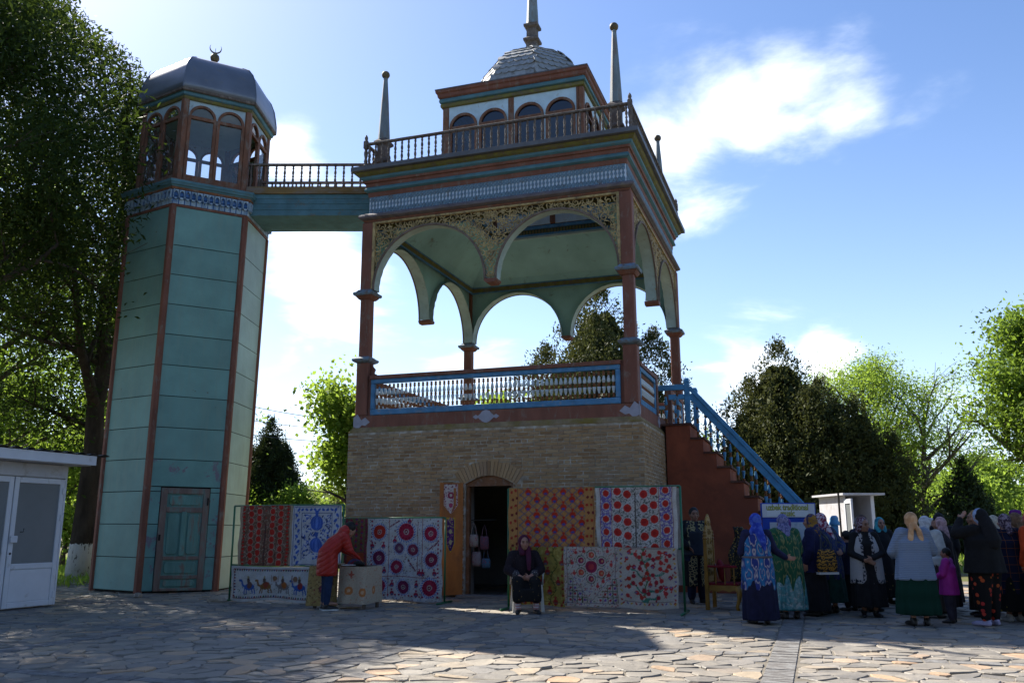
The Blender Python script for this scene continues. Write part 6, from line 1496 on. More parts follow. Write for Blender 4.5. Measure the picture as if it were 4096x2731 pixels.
def vestmat():
    m, t = nodes('white_felt_vest'); p = tpos(t, (1, 1, 1), True); s = t.nodes.new('ShaderNodeSeparateXYZ'); t.links.new(p, s.inputs[0]); n = tnoise(t, p, 40, 3)
    v = t.nodes.new('ShaderNodeTexVoronoi'); v.inputs['Scale'].default_value = 26; t.links.new(p, v.inputs['Vector']); pat = tmix(t, tmath(t, 'LESS_THAN', v.outputs['Distance'], .45), (.30, .28, .27), (.03, .03, .04))
    k = tmath(t, 'MAXIMUM', tmath(t, 'LESS_THAN', s.outputs[2], .62), tmath(t, 'MULTIPLY', tmath(t, 'LESS_THAN', tmath(t, 'ABSOLUTE', tmath(t, 'SUBTRACT', tmath(t, 'ABSOLUTE', s.outputs[0]), .085)), .032), tmath(t, 'GREATER_THAN', s.outputs[1], .02)))
    return finish(m, t, tmix(t, k, tmix(t, n, (.30, .285, .275), (.38, .365, .355)), pat), .95, n, .4, .01, .1)
person('woman in a long white felt vest and black dress with clasped hands, facing us', (5.76, 14.72, 0), pi - .12, 1.55, dress=fabric('black_dress', (.010, .010, .011)), hem=.17, vest=vestmat(), tophem=.55, scarf=f_scarf('dark_red_headscarf', (.07, .015, .025), (.26, .22, .26), 22), scarf_style='tied', showface=True, head=(.55, -.05, 0), bulk=1.15, curl=.7,
       arms={'L': ((-.26, .06, 1.06), (-.03, .26, .98), (.8, .4, -.3)), 'R': ((.26, .06, 1.06), (.05, .26, .94), (-.8, .4, -.3))}, skin=m_skind)
person('woman in dark blue with a brown headscarf turning right, behind the white vest', (6.15, 15.75, 0), -1.3, 1.60, top=fabric('slate_blue_coat', (.02, .028, .06)), tophem=.6, dress=fabric('dark_skirt', (.012, .011, .014)), hem=.1, scarf=f_scarf('brown_scarf', (.05, .025, .02), (.12, .07, .05), 14), showface=True, bulk=1.1)
person('woman in a turquoise headscarf looking towards us from the back of the crowd', (7.05, 17.2, 0), pi + .1, 1.58, top=fabric('black_coat', (.012, .012, .014)), tophem=.55, dress=floral('black_flower_dress', (.012, .012, .012), [(.12, .10, .03), (.10, .05, .03)], 14), hem=.12, scarf=f_scarf('turquoise_scarf', (.03, .20, .28), (.05, .32, .36), 10), scarf_style='wrap', showface=True)
person('woman with loose black hair and a pale scarf, seen from behind', (7.08, 15.9, 0), -.3, 1.60, top=fabric('charcoal_jacket', (.018, .017, .018)), tophem=.62, dress=fabric('dark_plum_skirt', (.018, .010, .016)), hem=.12, hair='bun', bulk=1.05)
person('woman in a light blue knitted cardigan with an orange headscarf tied behind', (5.97, 13.42, 0), -.06, 1.61, top=stripes('blue_knit', (.17, .22, .31), (.24, .30, .39), 38), tophem=.66, dress=stripes('dark_green_skirt', (.006, .028, .018), (.010, .04, .028), 4), hem=.16, scarf=f_scarf('apricot_scarf', (.50, .28, .14), (.60, .38, .22), 8), scarf_style='tails', bulk=1.25, arms={'L': ((-.30, .05, 1.08), (-.22, .26, 1.0), (.3, 1, .1)), 'R': ((.30, .05, 1.08), (.22, .26, 1.0), (-.3, 1, .1))})
person('woman in white blouse and white lace scarf behind the blue cardigan', (6.72, 14.6, 0), -.7, 1.57, top=fabric('white_blouse', (.44, .43, .40)), tophem=.98, dress=floral('brown_print_dress', (.05, .04, .035), [(.10, .08, .06), (.06, .05, .05)], 24), hem=.10, scarf=f_scarf('white_lace_scarf', (.44, .44, .46), (.54, .54, .55), 18), scarf_style='long', bulk=1.1)
person('woman in a white headscarf facing us, lit at the back of the crowd', (7.95, 17.0, 0), pi + .35, 1.56, top=fabric('dark_print_top', (.03, .025, .025)), tophem=.55, dress=fabric('dark_dress', (.02, .018, .018)), hem=.1, scarf=f_scarf('plain_white_scarf', (.50, .48, .46), (.56, .54, .52), 10), scarf_style='tied', showface=True)
person('woman with a golden brown headscarf facing left behind the black dress', (7.62, 14.75, 0), 1.3, 1.66, top=fabric('dark_brown_coat', (.03, .022, .016)), tophem=.5, dress=fabric('dark_brown_skirt', (.02, .015, .012)), hem=.1, scarf=f_scarf('golden_scarf', (.20, .11, .035), (.30, .20, .09), 26), showface=True, skin=m_skind)
person('large woman in black top and red flowered trousers raising a hand to her head', (6.98, 13.38, 0), .45, 1.66, top=fabric('black_velvet', (.007, .007, .008)), tophem=.74, trousers=floral('red_flowered_cloth', (.010, .009, .009), [(.38, .03, .03), (.46, .06, .03), (.34, .10, .02)], 11, .40), scarf=f_scarf('sky_blue_scarf', (.20, .27, .42), (.26, .33, .48), 12), scarf_style='none', veil=fabric('black_veil', (.008, .008, .010)), bulk=1.42, shoe=fabric('lilac_socks', (.40, .36, .52)), sock=floral('lace_cuff', (.36, .30, .20), [(.05, .05, .04)], 30, .3), arms={'L': ((-.34, .16, 1.30), (-.16, .20, 1.52), (.6, -.1, .5)), 'R': ((.30, .05, 1.08), (.22, .26, 1.0), (-.3, 1, .1))})
person('small girl in a bright pink hooded jacket next to the flowered trousers', (6.62, 13.78, 0), .9, 1.09, top=M('pink_quilted', (.42, .03, .30), .6, .15, 6, .5, 14, obj_=True), tophem=.62, trousers=fabric('grey_print_leggings', (.05, .045, .065)), hair='short', bulk=1.15, arms={'L': ((-.24, .06, 1.08), (-.14, .26, 1.0), (.3, 1, 0)), 'R': ((.24, .06, 1.08), (.12, .24, 1.0), (-.3, 1, 0))}, cat='child')
person('woman in a navy checked coat with a dark patterned headscarf, seen from behind', (7.66, 13.95, 0), .1, 1.59, top=plaid('navy_plaid', (.010, .012, .03), (.14, .05, .02)), tophem=.42, dress=floral('yellow_flower_skirt', (.010, .010, .010), [(.12, .10, .015), (.20, .14, .02)], 11, .25), hem=.16, scarf=f_scarf('mauve_black_scarf', (.05, .03, .05), (.26, .20, .24), 24), scarf_style='tied', bulk=1.2, shoe=fabric('white_shoes', (.40, .38, .36)))
person('woman with an embroidered purple skullcap among the heads at the right', (8.55, 15.2, 0), -.4, 1.66, top=fabric('dark_violet_coat', (.025, .014, .03)), tophem=.5, dress=fabric('violet_skirt', (.02, .012, .02)), hem=.1, hair='bun', cap=floral('purple_cap', (.10, .015, .14), [(.36, .30, .30), (.34, .05, .30)], 30, .28), bulk=1.05)
person('woman in an orange cardigan and orange pink headscarf at the picture edge', (7.98, 13.82, 0), .5, 1.63, top=fabric('orange_red_knit', (.48, .055, .012)), tophem=.78, dress=fabric('dark_edge_skirt', (.014, .012, .012)), hem=.08, scarf=f_scarf('orange_pink_scarf', (.50, .13, .05), (.46, .05, .14), 6), scarf_style='shawl', bulk=1.05)
person('woman in a white patterned knit jacket cut off by the right edge', (8.02, 13.38, 0), .4, 1.60, top=floral('white_pattern_knit', (.44, .43, .43), [(.06, .06, .08)], 26, .26), tophem=.66, dress=fabric('dark_edge_dress', (.014, .013, .014)), hem=.1, hair='bun', bulk=1.15)
for lb, x, y, yw, hh, sc_c, st, tc in (
    ('woman in a grey headscarf deep in the crowd behind the blue cardigan', 6.35, 16.4, .4, 1.58, (.20, .19, .20), 'tied', (.02, .02, .03)),
    ('woman in a dark green headscarf deep in the crowd behind the white vest', 5.55, 16.3, -.6, 1.60, (.02, .06, .04), 'shawl', (.015, .015, .02)),
    ('woman in a pale pink headscarf behind the small girl', 7.30, 15.3, .9, 1.56, (.36, .22, .22), 'shawl', (.03, .022, .026)),
    ('woman in a brown checked headscarf behind the navy checked coat', 8.25, 14.7, .3, 1.62, (.12, .07, .04), 'tied', (.016, .014, .016)),
    ('woman in a black headscarf behind the black dress', 7.62, 16.0, -.2, 1.64, (.012, .012, .014), 'shawl', (.012, .012, .014)),
    ('woman in a violet headscarf between the green and navy coats', 4.85, 15.9, .2, 1.56, (.10, .04, .16), 'tied', (.02, .016, .03)),
    ('woman in a cream headscarf at the far right of the crowd', 8.80, 16.4, .6, 1.60, (.34, .30, .24), 'tied', (.02, .02, .022))):
    person(lb, (x, y, 0), yw, hh, top=fabric('coat_' + lb[11:24].strip().replace(' ', '_'), tc), tophem=.55, dress=fabric('skirt_' + lb[11:24].strip().replace(' ', '_'), sc_(tc, .8)), hem=.12, scarf=f_scarf('scarf_' + lb[11:24].strip().replace(' ', '_'), sc_c, sc_(sc_c, 1.5), 16), scarf_style=st, bulk=1.12)
# man in the open robe
mn = person('man in black and gold robe over dark shirt and jeans, standing below the staircase', (3.52, 17.35, 0), pi + .18, 1.78, top=M('dark_denim_shirt', (.022, .026, .035), .9, .3, 6, .2, 60, obj_=True), tophem=.84, trousers=fabric('dark_jeans', (.012, .018, .042)), hair='short', showface=True, skin=m_skind, head=(-.1, 0, 0), group=None, arms={'R': ((.30, -.02, 1.10), (.18, .12, .98), (-.6, .3, -.6))})
def robemat():
    m, t = nodes('black_gold_robe'); p = tpos(t, (1, 1, 1), True); s = t.nodes.new('ShaderNodeSeparateXYZ'); t.links.new(p, s.inputs[0]); w = t.nodes.new('ShaderNodeTexVoronoi'); w.feature = 'DISTANCE_TO_EDGE'; w.inputs['Scale'].default_value = 17
    t.links.new(p, w.inputs['Vector']); pat = tmix(t, tmath(t, 'LESS_THAN', tmath(t, 'ADD', w.outputs['Distance'], tmath(t, 'MULTIPLY', tnoise(t, p, 30, 3), .06)), .12), (.02, .02, .02), (.30, .25, .12))
    k = tmath(t, 'MULTIPLY', tmath(t, 'LESS_THAN', tmath(t, 'ABSOLUTE', s.outputs[0]), .17), tmath(t, 'GREATER_THAN', s.outputs[1], .03))
    return finish(m, t, tmix(t, k, (.010, .010, .011), pat), .8, w.outputs['Distance'], .3, .01, .2)
q = MB()
for s in (-1, 1):
    pr = [(0.30, .215, .12), (.70, .21, .125), (1.0, .20, .12), (1.22, .205, .125), (1.36, .18, .09), (1.43, .10, .06)]; rings = []
    for z, rx, ry in pr:
        row = []
        for a in np.linspace(radians(72), radians(270), 14): row.append((s * rx * -cos(a) if False else s * rx * cos(a - pi / 2 + pi / 2) * (-1 if a > pi / 2 else 1) * (-1 if a > pi / 2 else 1), ry * sin(a) * 1.15, z))
        row = [(s * abs(rx * cos(a)) if a < pi * 1.5 else 0, ry * 1.2 * sin(a), z) for a in np.linspace(radians(66), radians(268), 14)]
        rings.append(row + [(x * .9, y * .86, z) for x, y, z in reversed(row)])
    q.loft(rings)
    e = (s * .245, -.03, 1.09) if s < 0 else (.30, -.02, 1.10); w = (s * .235, .05, .88) if s < 0 else (.20, .10, .99); chain(q, [(s * .14, -.01, 1.36), (s * .18, -.01, 1.355), e, w], [.085, .085, .078, .075])
remesh(q, 'robe', robemat(), mn, .015, 1)

# ---- person in the red jacket bending over the table
def quilt(name, col):
    m, t = nodes(name); p = tpos(t, (1, 1, 1), True); n = tnoise(t, p, 14, 4); s = t.nodes.new('ShaderNodeSeparateXYZ'); t.links.new(p, s.inputs[0])
    q_ = tmath(t, 'ABSOLUTE', tmath(t, 'SINE', tmath(t, 'MULTIPLY', tmath(t, 'ADD', s.outputs[2], tmath(t, 'MULTIPLY', s.outputs[1], -.7)), 34)))
    return finish(m, t, tmix(t, n, sc_(col, .85), sc_(col, 1.12)), .5, tmath(t, 'ADD', tmath(t, 'POWER', q_, .35), tmath(t, 'MULTIPLY', n, .5)), .5, .03, .35)
rp = thing('person', 'person in a long red quilted jacket and jeans bending over the table', 'person', (-3.30, 16.10, 0), radians(-66)); 
def bent(v):
    x, y, z = v; t = min(1, max(0, (z - .80) / .55)); a = radians(43) * t * t * (3 - 2 * t); hz_ = .86
    return (x, y * cos(a) + (z - hz_) * sin(a) * .92 + (-.05 * t), hz_ - y * sin(a) + (z - hz_) * (cos(a) * .9 + .12 * t))
body = MB(); hc = Vector((0, .02, 1.53)); headgeo(body, hc, Matrix.Rotation(-.5, 4, 'X')); chain(body, [(0, -.02, 1.36), (0, .0, 1.46)], [.062, .055]); erings(body, [(0, 0, .80, .14, .10), (0, 0, 1.06, .135, .095), (0, 0, 1.34, .15, .085), (0, 0, 1.41, .07, .06)], 18)
AR = {-1: ((-.20, .22, 1.20), (-.10, .42, 1.22)), 1: ((.20, .24, 1.22), (.10, .45, 1.25))}
for s in (-1, 1):
    e, w = AR[s]; chain(body, [(s * .06, -.01, 1.36), (s * .165, -.01, 1.36), e, w], [.06, .055, .042, .03]); hand(body, w, (0, 1, .15), (1, 0, 0), .5)
    chain(body, [(s * .085, 0, .84), (s * .095, .01, .47), (s * .095, -.01, .09)], [.085, .058, .04]); foot(body, (s * .10, -.01, .09), (s * .15, 1, 0))
remesh(body, 'body', m_skin, rp, .0125, 1, bent)
q = MB(); erings(q, [(0, 0, .56, .20, .17), (0, 0, .60, .225, .185), (0, 0, .80, .225, .185), (0, 0, 1.0, .215, .175), (0, 0, 1.2, .215, .165), (0, -.01, 1.34, .195, .13), (0, -.01, 1.44, .11, .10)], 40)
for s in (-1, 1): e, w = AR[s]; chain(q, [(s * .10, -.01, 1.35), (s * .17, -.01, 1.36), e, w], [.095, .095, .082, .062])
chain(q, [(-.05, -.06, 1.44), (.05, -.06, 1.44)], [.09, .09]); q.sphere((0, -.05, 1.48), .12, 14, 8, (1, .8, .8))
remesh(q, 'jacket', quilt('red_quilted_jacket', (.36, .018, .010)), rp, .016, 2, bent)
q = MB()
for s in (-1, 1): chain(q, [(s * .085, 0, .86), (s * .098, .012, .48), (s * .10, -.01, .13)], [.115, .080, .062])
remesh(q, 'jeans', fabric('blue_jeans', (.014, .028, .07)), rp, .016, 2)
q = MB(); q.sphere((0, -.03, 1.555), .112, 16, 12, (.85, .97, 1.0)); q.v = [tuple(hc + Matrix.Rotation(-.5, 3, 'X') @ (Vector(v) - hc)) for v in q.v]; remesh(q, 'hair', m_hairb, rp, .013, 1, bent)
for s in (-1, 1):
    q = MB(); foot(q, (s * .10, -.01, .085), (s * .15, 1, 0)); q.v = [(x + (x - s * .1) * .25, y * 1.1, max(.018, z * 1.15)) for x, y, z in q.v]; remesh(q, 'shoe', m_shoe, rp, .014, 1)
    MB().loft([[(s * .10 + s * .15 * y_ + w_ * a_, y_, z_) for y_, w_, a_ in ((-.08, .035, -1), (.0, .05, -1), (.13, .055, -1), (.2, .03, -1), (.2, .03, 1), (.13, .055, 1), (0, .05, 1), (-.08, .035, 1))] for z_ in (.0, .026)]).build('shoe_sole', fabric('white_rubber', (.55, .55, .53)), rp)

# ---- white plastic chair and the seated woman
ch = thing('plastic_chair', 'white plastic garden chair under the seated woman', 'chair', (.24, 15.86, 0), radians(8)); m_plas = M('white_plastic', (.50, .49, .45), .45, .06, 4, .03, 20)
def cleg(x, y, dx, dy): MB().loft([[(x + dx * t + a * .028, y + dy * t + b * .02, .44 * (1 - t)) for a, b in ((-1, -1), (1, -1), (1, 1), (-1, 1))] for t in (0, 1)]).build('leg', m_plas, ch)
for x, y, dx, dy in ((-.22, -.22, -.03, -.03), (.22, -.22, .03, -.03), (-.20, .20, -.03, .06), (.20, .20, .03, .06)): cleg(x, y, dx, dy)
bevel(MB().box(-.25, .25, -.25, .23, .42, .455).build('seat', m_plas, ch), .015, 2)
gg = []
for z, w, y in ((.45, .22, .21), (.60, .24, .24), (.74, .22, .27), (.83, .15, .29)): gg.append([(s * w, y + .03 - .05 * s * s, z) for s in np.linspace(-1, 1, 11)])
o = MB().loft(gg, close=False, cap=False).build('backrest', m_plas, ch, smooth=True, fix=False); o.modifiers.new('s', 'SOLIDIFY').thickness = .018
for s in (-1, 1): MB().tube([(s * .24, .24, .66), (s * .27, .05, .67), (s * .27, -.18, .65), (s * .245, -.22, .44)], [.02, .022, .022, .02], 7).build('armrest', m_plas, ch, smooth=True)
sw = thing('person', 'seated woman in maroon headscarf and dark dress with hands in her lap', 'person', (.20, 15.80, 0), pi + .10)
k = 1.0; body = MB(); hc = Vector((0, .04, 1.15)); hr = Matrix.Rotation(.12, 4, 'Z'); headgeo(body, hc, hr, 1.02); chain(body, [(0, -.02, .99), (0, .02, 1.07)], [.066, .06])
erings(body, [(0, -.06, .44, .19, .15), (0, -.05, .58, .17, .14), (0, -.03, .76, .175, .14), (0, -.02, .92, .17, .10), (0, -.01, 1.02, .08, .07)], 20)
ARS = {-1: ((-.29, .08, .70), (-.06, .29, .585)), 1: ((.29, .08, .70), (.07, .30, .575))}
for s in (-1, 1):
    e, w = ARS[s]; chain(body, [(s * .07, -.02, .95), (s * .18, -.02, .95), e, w], [.07, .065, .052, .034]); hand(body, w, (-s * .9, .35, -.12), (0, .3, 1), .8)
    chain(body, [(s * .10, -.02, .50), (s * .15, .40, .49), (s * .15, .44, .10)], [.105, .075, .048]); foot(body, (s * .15, .44, .09), (s * .2, 1, 0))
remesh(body, 'body', m_skin, sw, .0125, 1); face(sw, hc, hr, 1.02)
q = MB(); erings(q, [(0, -.05, .44, .25, .20), (0, -.05, .58, .24, .19), (0, -.03, .76, .225, .175), (0, -.02, .90, .21, .135), (0, -.01, .99, .12, .10)], 32)
for s in (-1, 1): e, w = ARS[s]; wv = Vector(e) + (Vector(w) - Vector(e)) * .55; chain(q, [(s * .10, -.02, .94), (s * .19, -.02, .945), e, wv], [.095, .092, .082, .072])
remesh(q, 'blouse', floral('dark_flecked_blouse', (.018, .013, .016), [(.05, .03, .04), (.03, .02, .03)], 26), sw, .016, 2)
for s in (-1, 1):
    e, w = ARS[s]; a = Vector(e) + (Vector(w) - Vector(e)) * .52; b = Vector(e) + (Vector(w) - Vector(e)) * .60; q = MB(); capsule(q, a, b, .076, .074); remesh(q, 'cuff', floral('white_dot_cuff', (.05, .045, .05), [(.40, .38, .36)], 40, .3), sw, .014, 0)
q = MB()
for s in (-1, 1): chain(q, [(s * .10, -.04, .50), (s * .145, .38, .50), (s * .155, .45, .26)], [.135, .105, .10])
chain(q, [(0, .0, .48), (0, .30, .43), (0, .40, .28)], [.12, .09, .08]); rr_ = []
for z, r_ in ((.20, .225), (.27, .215), (.34, .19), (.40, .14)): rr_.append((0, .43, z, r_ * 1.05, .13))
erings(q, rr_, 40, .10, 7); remesh(q, 'skirt', floral('gold_flecked_skirt', (.012, .011, .011), [(.10, .06, .02), (.16, .10, .03), (.03, .02, .02)], 15, .24), sw, .016, 2)
for s in (-1, 1):
    q = MB(); capsule(q, (s * .15, .44, .09), (s * .15, .44, .20), .05, .052); remesh(q, 'sock', stripes('striped_sock', (.50, .46, .44), (.36, .08, .10), 24, .8), sw, .013, 0)
    q = MB(); foot(q, (s * .15, .44, .075), (s * .2, 1, 0)); q.v = [(x + (x - s * .15) * .2, (y - .44) * 1.08 + .44, max(0, z * 1.1)) for x, y, z in q.v if True]; q.v = [(x, y, min(z, .075)) for x, y, z in q.v]; remesh(q, 'shoe', m_shoe, sw, .013, 1)
q = MB(); q.sphere((0, -.022, .024), .122, 18, 12, (.86, .95, 1.02)); q.sphere((0, -.05, -.05), .098, 14, 10, (.95, .85, 1.0)); chain(q, [(0, -.07, -.05), (0, -.07, -.14)], [.09, .10])
q.v = [(x, y if y < .035 else .035 + (y - .035) * .3, z) for x, y, z in q.v]
chain(q, [(-.07, .0, -.08), (-.06, .07, -.18), (-.05, .14, -.32), (-.045, .16, -.44)], [.045, .05, .045, .03]); chain(q, [(.06, .0, -.08), (.05, .05, -.17)], [.045, .05])
q.v = [tuple(hc + hr.to_3x3() @ Vector(v)) for v in q.v]; remesh(q, 'headscarf', f_scarf('maroon_headscarf', (.085, .012, .035), (.06, .01, .03), 14), sw, .013, 1)
# embroidered bag on the navy woman's shoulder
b = thing('shoulder_bag', 'black shoulder bag embroidered in gold held by the woman in navy', 'bag', (5.10, 14.66, .70), .2); q = MB(); erings(q, [(0, 0, 0, .17, .04), (0, 0, .12, .19, .06), (0, 0, .30, .16, .05), (0, 0, .36, .14, .025)], 20)
def goldemb():
    m, t = nodes('gold_embroidery'); p = tpos(t, (1, 1, 1), True); w = t.nodes.new('ShaderNodeTexWave'); w.wave_type = 'RINGS'; w.inputs['Scale'].default_value = 6; w.inputs['Distortion'].default_value = 9; w.inputs['Detail Scale'].default_value = 3; t.links.new(p, w.inputs['Vector'])
    return finish(m, t, ramp(t, w.outputs['Fac'], [(.5, (.012, .010, .010)), (.62, (.34, .17, .02))]), .7)
remesh(q, 'bag_body', goldemb(), b, .014, 1); MB().box(-.175, .175, -.045, .045, -.035, .0).build('hem', m_whitecloth, b); MB().tube([(-.10, 0, .34), (-.05, .06, .52), (.02, .16, .62), (.08, .06, .52), (.10, 0, .34)], .012, 6).build('strap', m_shoe, b)

bpy.data.scenes.remove(TMPS)
# ================================================================== TREES
def leafmat(name, c0, c1, tcol, tr=.45):
    m, t = nodes(name); g = t.nodes.new('ShaderNodeNewGeometry'); p = tpos(t)
    r = tmath(t, 'ADD', tmath(t, 'MULTIPLY', g.outputs['Random Per Island'], .65), tmath(t, 'MULTIPLY', tnoise(t, p, .9, 3), .5), clamp=True)
    c = ramp(t, r, [(.1, c0), (.9, c1)]); c2 = tmix(t, .75, c, tcol)
    return finish(m, t, c, .65, None, spec=.12, transl=tr, tcol=c2)
def leaf_mesh(name, P, size, mat, rs, aspect=.38, up=0.0, out=None, curl=.25):
    """one small folded leaf (four faces' worth of outline) at every point"""
    n = len(P); d = rs.normal(0, 1, (n, 3)); d[:, 2] += up
    if out is not None: d += out
    d /= np.linalg.norm(d, axis=1)[:, None] + 1e-9; a = rs.normal(0, 1, (n, 3)); w = np.cross(d, a); w /= np.linalg.norm(w, axis=1)[:, None] + 1e-9; nn = np.cross(d, w)
    s = (size * rs.uniform(.6, 1.35, n))[:, None]; k = s * aspect
    v = np.stack([P - d * s * .5, P + w * k * .5 + nn * s * .04, P + d * s * .5 - nn * s * curl * .4, P - w * k * .5 + nn * s * .04], 1).reshape(-1, 3)
    q = np.arange(n * 4).reshape(n, 4)
    me = bpy.data.meshes.new(name); me.vertices.add(len(v)); me.vertices.foreach_set('co', v.ravel().astype(np.float32)); me.loops.add(n * 4); me.loops.foreach_set('vertex_index', q.ravel().astype(np.int32))
    me.polygons.add(n); me.polygons.foreach_set('loop_start', (np.arange(n) * 4).astype(np.int32)); me.update(calc_edges=True); me.materials.append(mat); return me
m_bark = M('dark_bark', (.055, .042, .033), .95, .35, 4, .8, 18, (.10, .08, .065), .25, 5, (1, 1, .3))
m_barkg = M('grey_bark', (.13, .115, .095), .95, .35, 4, .8, 18, (.08, .065, .05), .3, 5, (1, 1, .3))
def whitewashed():
    m, t = nodes('whitewashed_bark'); p = tpos(t); s = t.nodes.new('ShaderNodeSeparateXYZ'); t.links.new(p, s.inputs[0])
    n = tnoise(t, tpos(t, (1, 1, .4)), 14, 6); e = tmath(t, 'ADD', s.outputs[2], tmath(t, 'MULTIPLY', n, .22))
    f = ramp(t, e, [(.0, (0, 0, 0)), (1, (1, 1, 1))]); r = f.node.color_ramp.elements; r[0].position = .0; 
    mk = tmath(t, 'LESS_THAN', e, 1.13); mk2 = tmath(t, 'MULTIPLY', mk, ramp(t, n, [(.36, (0, 0, 0)), (.42, (1, 1, 1))]))
    dark = ramp(t, tnoise(t, tpos(t, (1, 1, .3)), 5, 6), [(.3, (.028, .022, .018)), (.7, (.07, .055, .042))])
    return finish(m, t, tmix(t, mk2, dark, (.50, .50, .48)), .95, n, .9, .04, .1)
def grow(r, start, d, L, rad, depth, out, tips, wig=.22, kids=(3, 5), shrink=.62, up=.15, spread=.9):
    n = max(4, int(L / .5)); p = Vector(start); d = Vector(d).normalized(); pts = [p.copy()]; rads = [rad]
    for i in range(n):
        d = (d + Vector((r.uniform(-1, 1), r.uniform(-1, 1), r.uniform(-1, 1))) * wig + Vector((0, 0, up)) * .3).normalized(); p = p + d * (L / n); pts.append(p.copy()); rads.append(max(.008, rad * (1 - .75 * (i + 1) / n)))
        if depth <= 1: tips.append((p.copy(), d.copy()))
    out.append((pts, rads))
    if depth > 0:
        for k in range(r.randint(*kids)):
            i = r.randint(max(1, n // 3), n); ax = Vector((r.uniform(-1, 1), r.uniform(-1, 1), r.uniform(-.35, .7))).normalized()
            dd = (pts[i] - pts[i - 1]).normalized(); nd = (dd * (1 - spread * .5) + ax * spread).normalized()
            grow(r, pts[i], nd, L * shrink * r.uniform(.75, 1.15), rads[i] * .7, depth - 1, out, tips, wig, kids, shrink, up, spread)
    else: tips.append((p.copy(), d.copy()))
def tree(name, label, base, H, tr, seed, crown, leafm, barkm, nleaf=26000, lsize=.16, limbs=9, first=.3, Ln=4.5, depth=2, aspect=.38, up=.1, clump=.45, lean=(0, 0), group=None, spread=.9, droop=0.0, keep=None, lw=1.0, cat='tree'):
    """crown: (cx, cy, cz, rx, ry, rz) relative to the base; leaf clumps outside it are dropped"""
    r = random.Random(seed); rs = np.random.RandomState(seed); t = thing(name, label, cat, base, 0, group); out = []; tips = []
    n = 12; pts = [Vector((0, 0, -.1))]; rads = [tr * 1.25]; p = Vector((0, 0, 0))
    for i in range(n):
        z = H * .82 * (i + 1) / n; p = Vector((lean[0] * z + r.uniform(-.12, .12) * (i > 1), lean[1] * z + r.uniform(-.12, .12) * (i > 1), z)); pts.append(p); rads.append(tr * (1 - .8 * (i + 1) / n) if i else tr)
    out.append((pts, rads))
    for k in range(limbs):
        f = first + (1 - first) * (k + .5) / limbs; j = min(n, max(1, int(f * n))); a = k * 2.4 + r.uniform(-.4, .4)
        grow(r, pts[j], Vector((cos(a), sin(a), .45 + .5 * f)), Ln * lw * (1.15 - .6 * f) * r.uniform(.8, 1.15), rads[j] * .6 + .03, depth, out, tips, up=up, spread=spread)
    tips.append((pts[-1], Vector((0, 0, 1))))
    tm = MB()
    for ps, rd in out:
        if keep is not None and rd[0] < .2 and not keep(np.array([tuple(ps[-1])]))[0]: continue
        if rd[0] > .012: tm.tube(ps, rd, 8 if rd[0] > .1 else 5)
    tm.build('trunk', barkm, t, smooth=True, fix=False)
    if crown:
        cx, cy, cz, rx, ry, rz = crown; T = np.array([tuple(q) for q, _ in tips]); e = ((T[:, 0] - cx) / rx) ** 2 + ((T[:, 1] - cy) / ry) ** 2 + ((T[:, 2] - cz) / rz) ** 2
        T = T[e < 1.0] if (e < 1).sum() > 5 else T
        m_ = max(10, int(nleaf / 700)); u = rs.normal(0, 1, (m_ * 4, 3)); u /= np.linalg.norm(u, axis=1)[:, None]; u *= rs.uniform(.55, 1, (m_ * 4, 1)) ** .4; ex = u * np.array([rx, ry, rz]) + np.array([cx, cy, cz])
        ex = ex[ex[:, 2] > 1.5][:m_ * 2]
        T = np.concatenate([T, ex])
    else: T = np.array([tuple(q) for q, _ in tips])
    w = rs.uniform(.3, 1.7, len(T)); w /= w.sum(); idx = rs.choice(len(T), nleaf, p=w); P = T[idx] + rs.normal(0, clump, (nleaf, 3)) * np.array([1, 1, .75]); P[:, 2] -= droop * rs.uniform(0, 1, nleaf) ** 2
    P = P[P[:, 2] > .4]
    if keep is not None: P = P[keep(P)]
    obj('crown', leaf_mesh('crown', P, lsize, leafm, rs, aspect, up=-.25 if droop else .0), t); return t
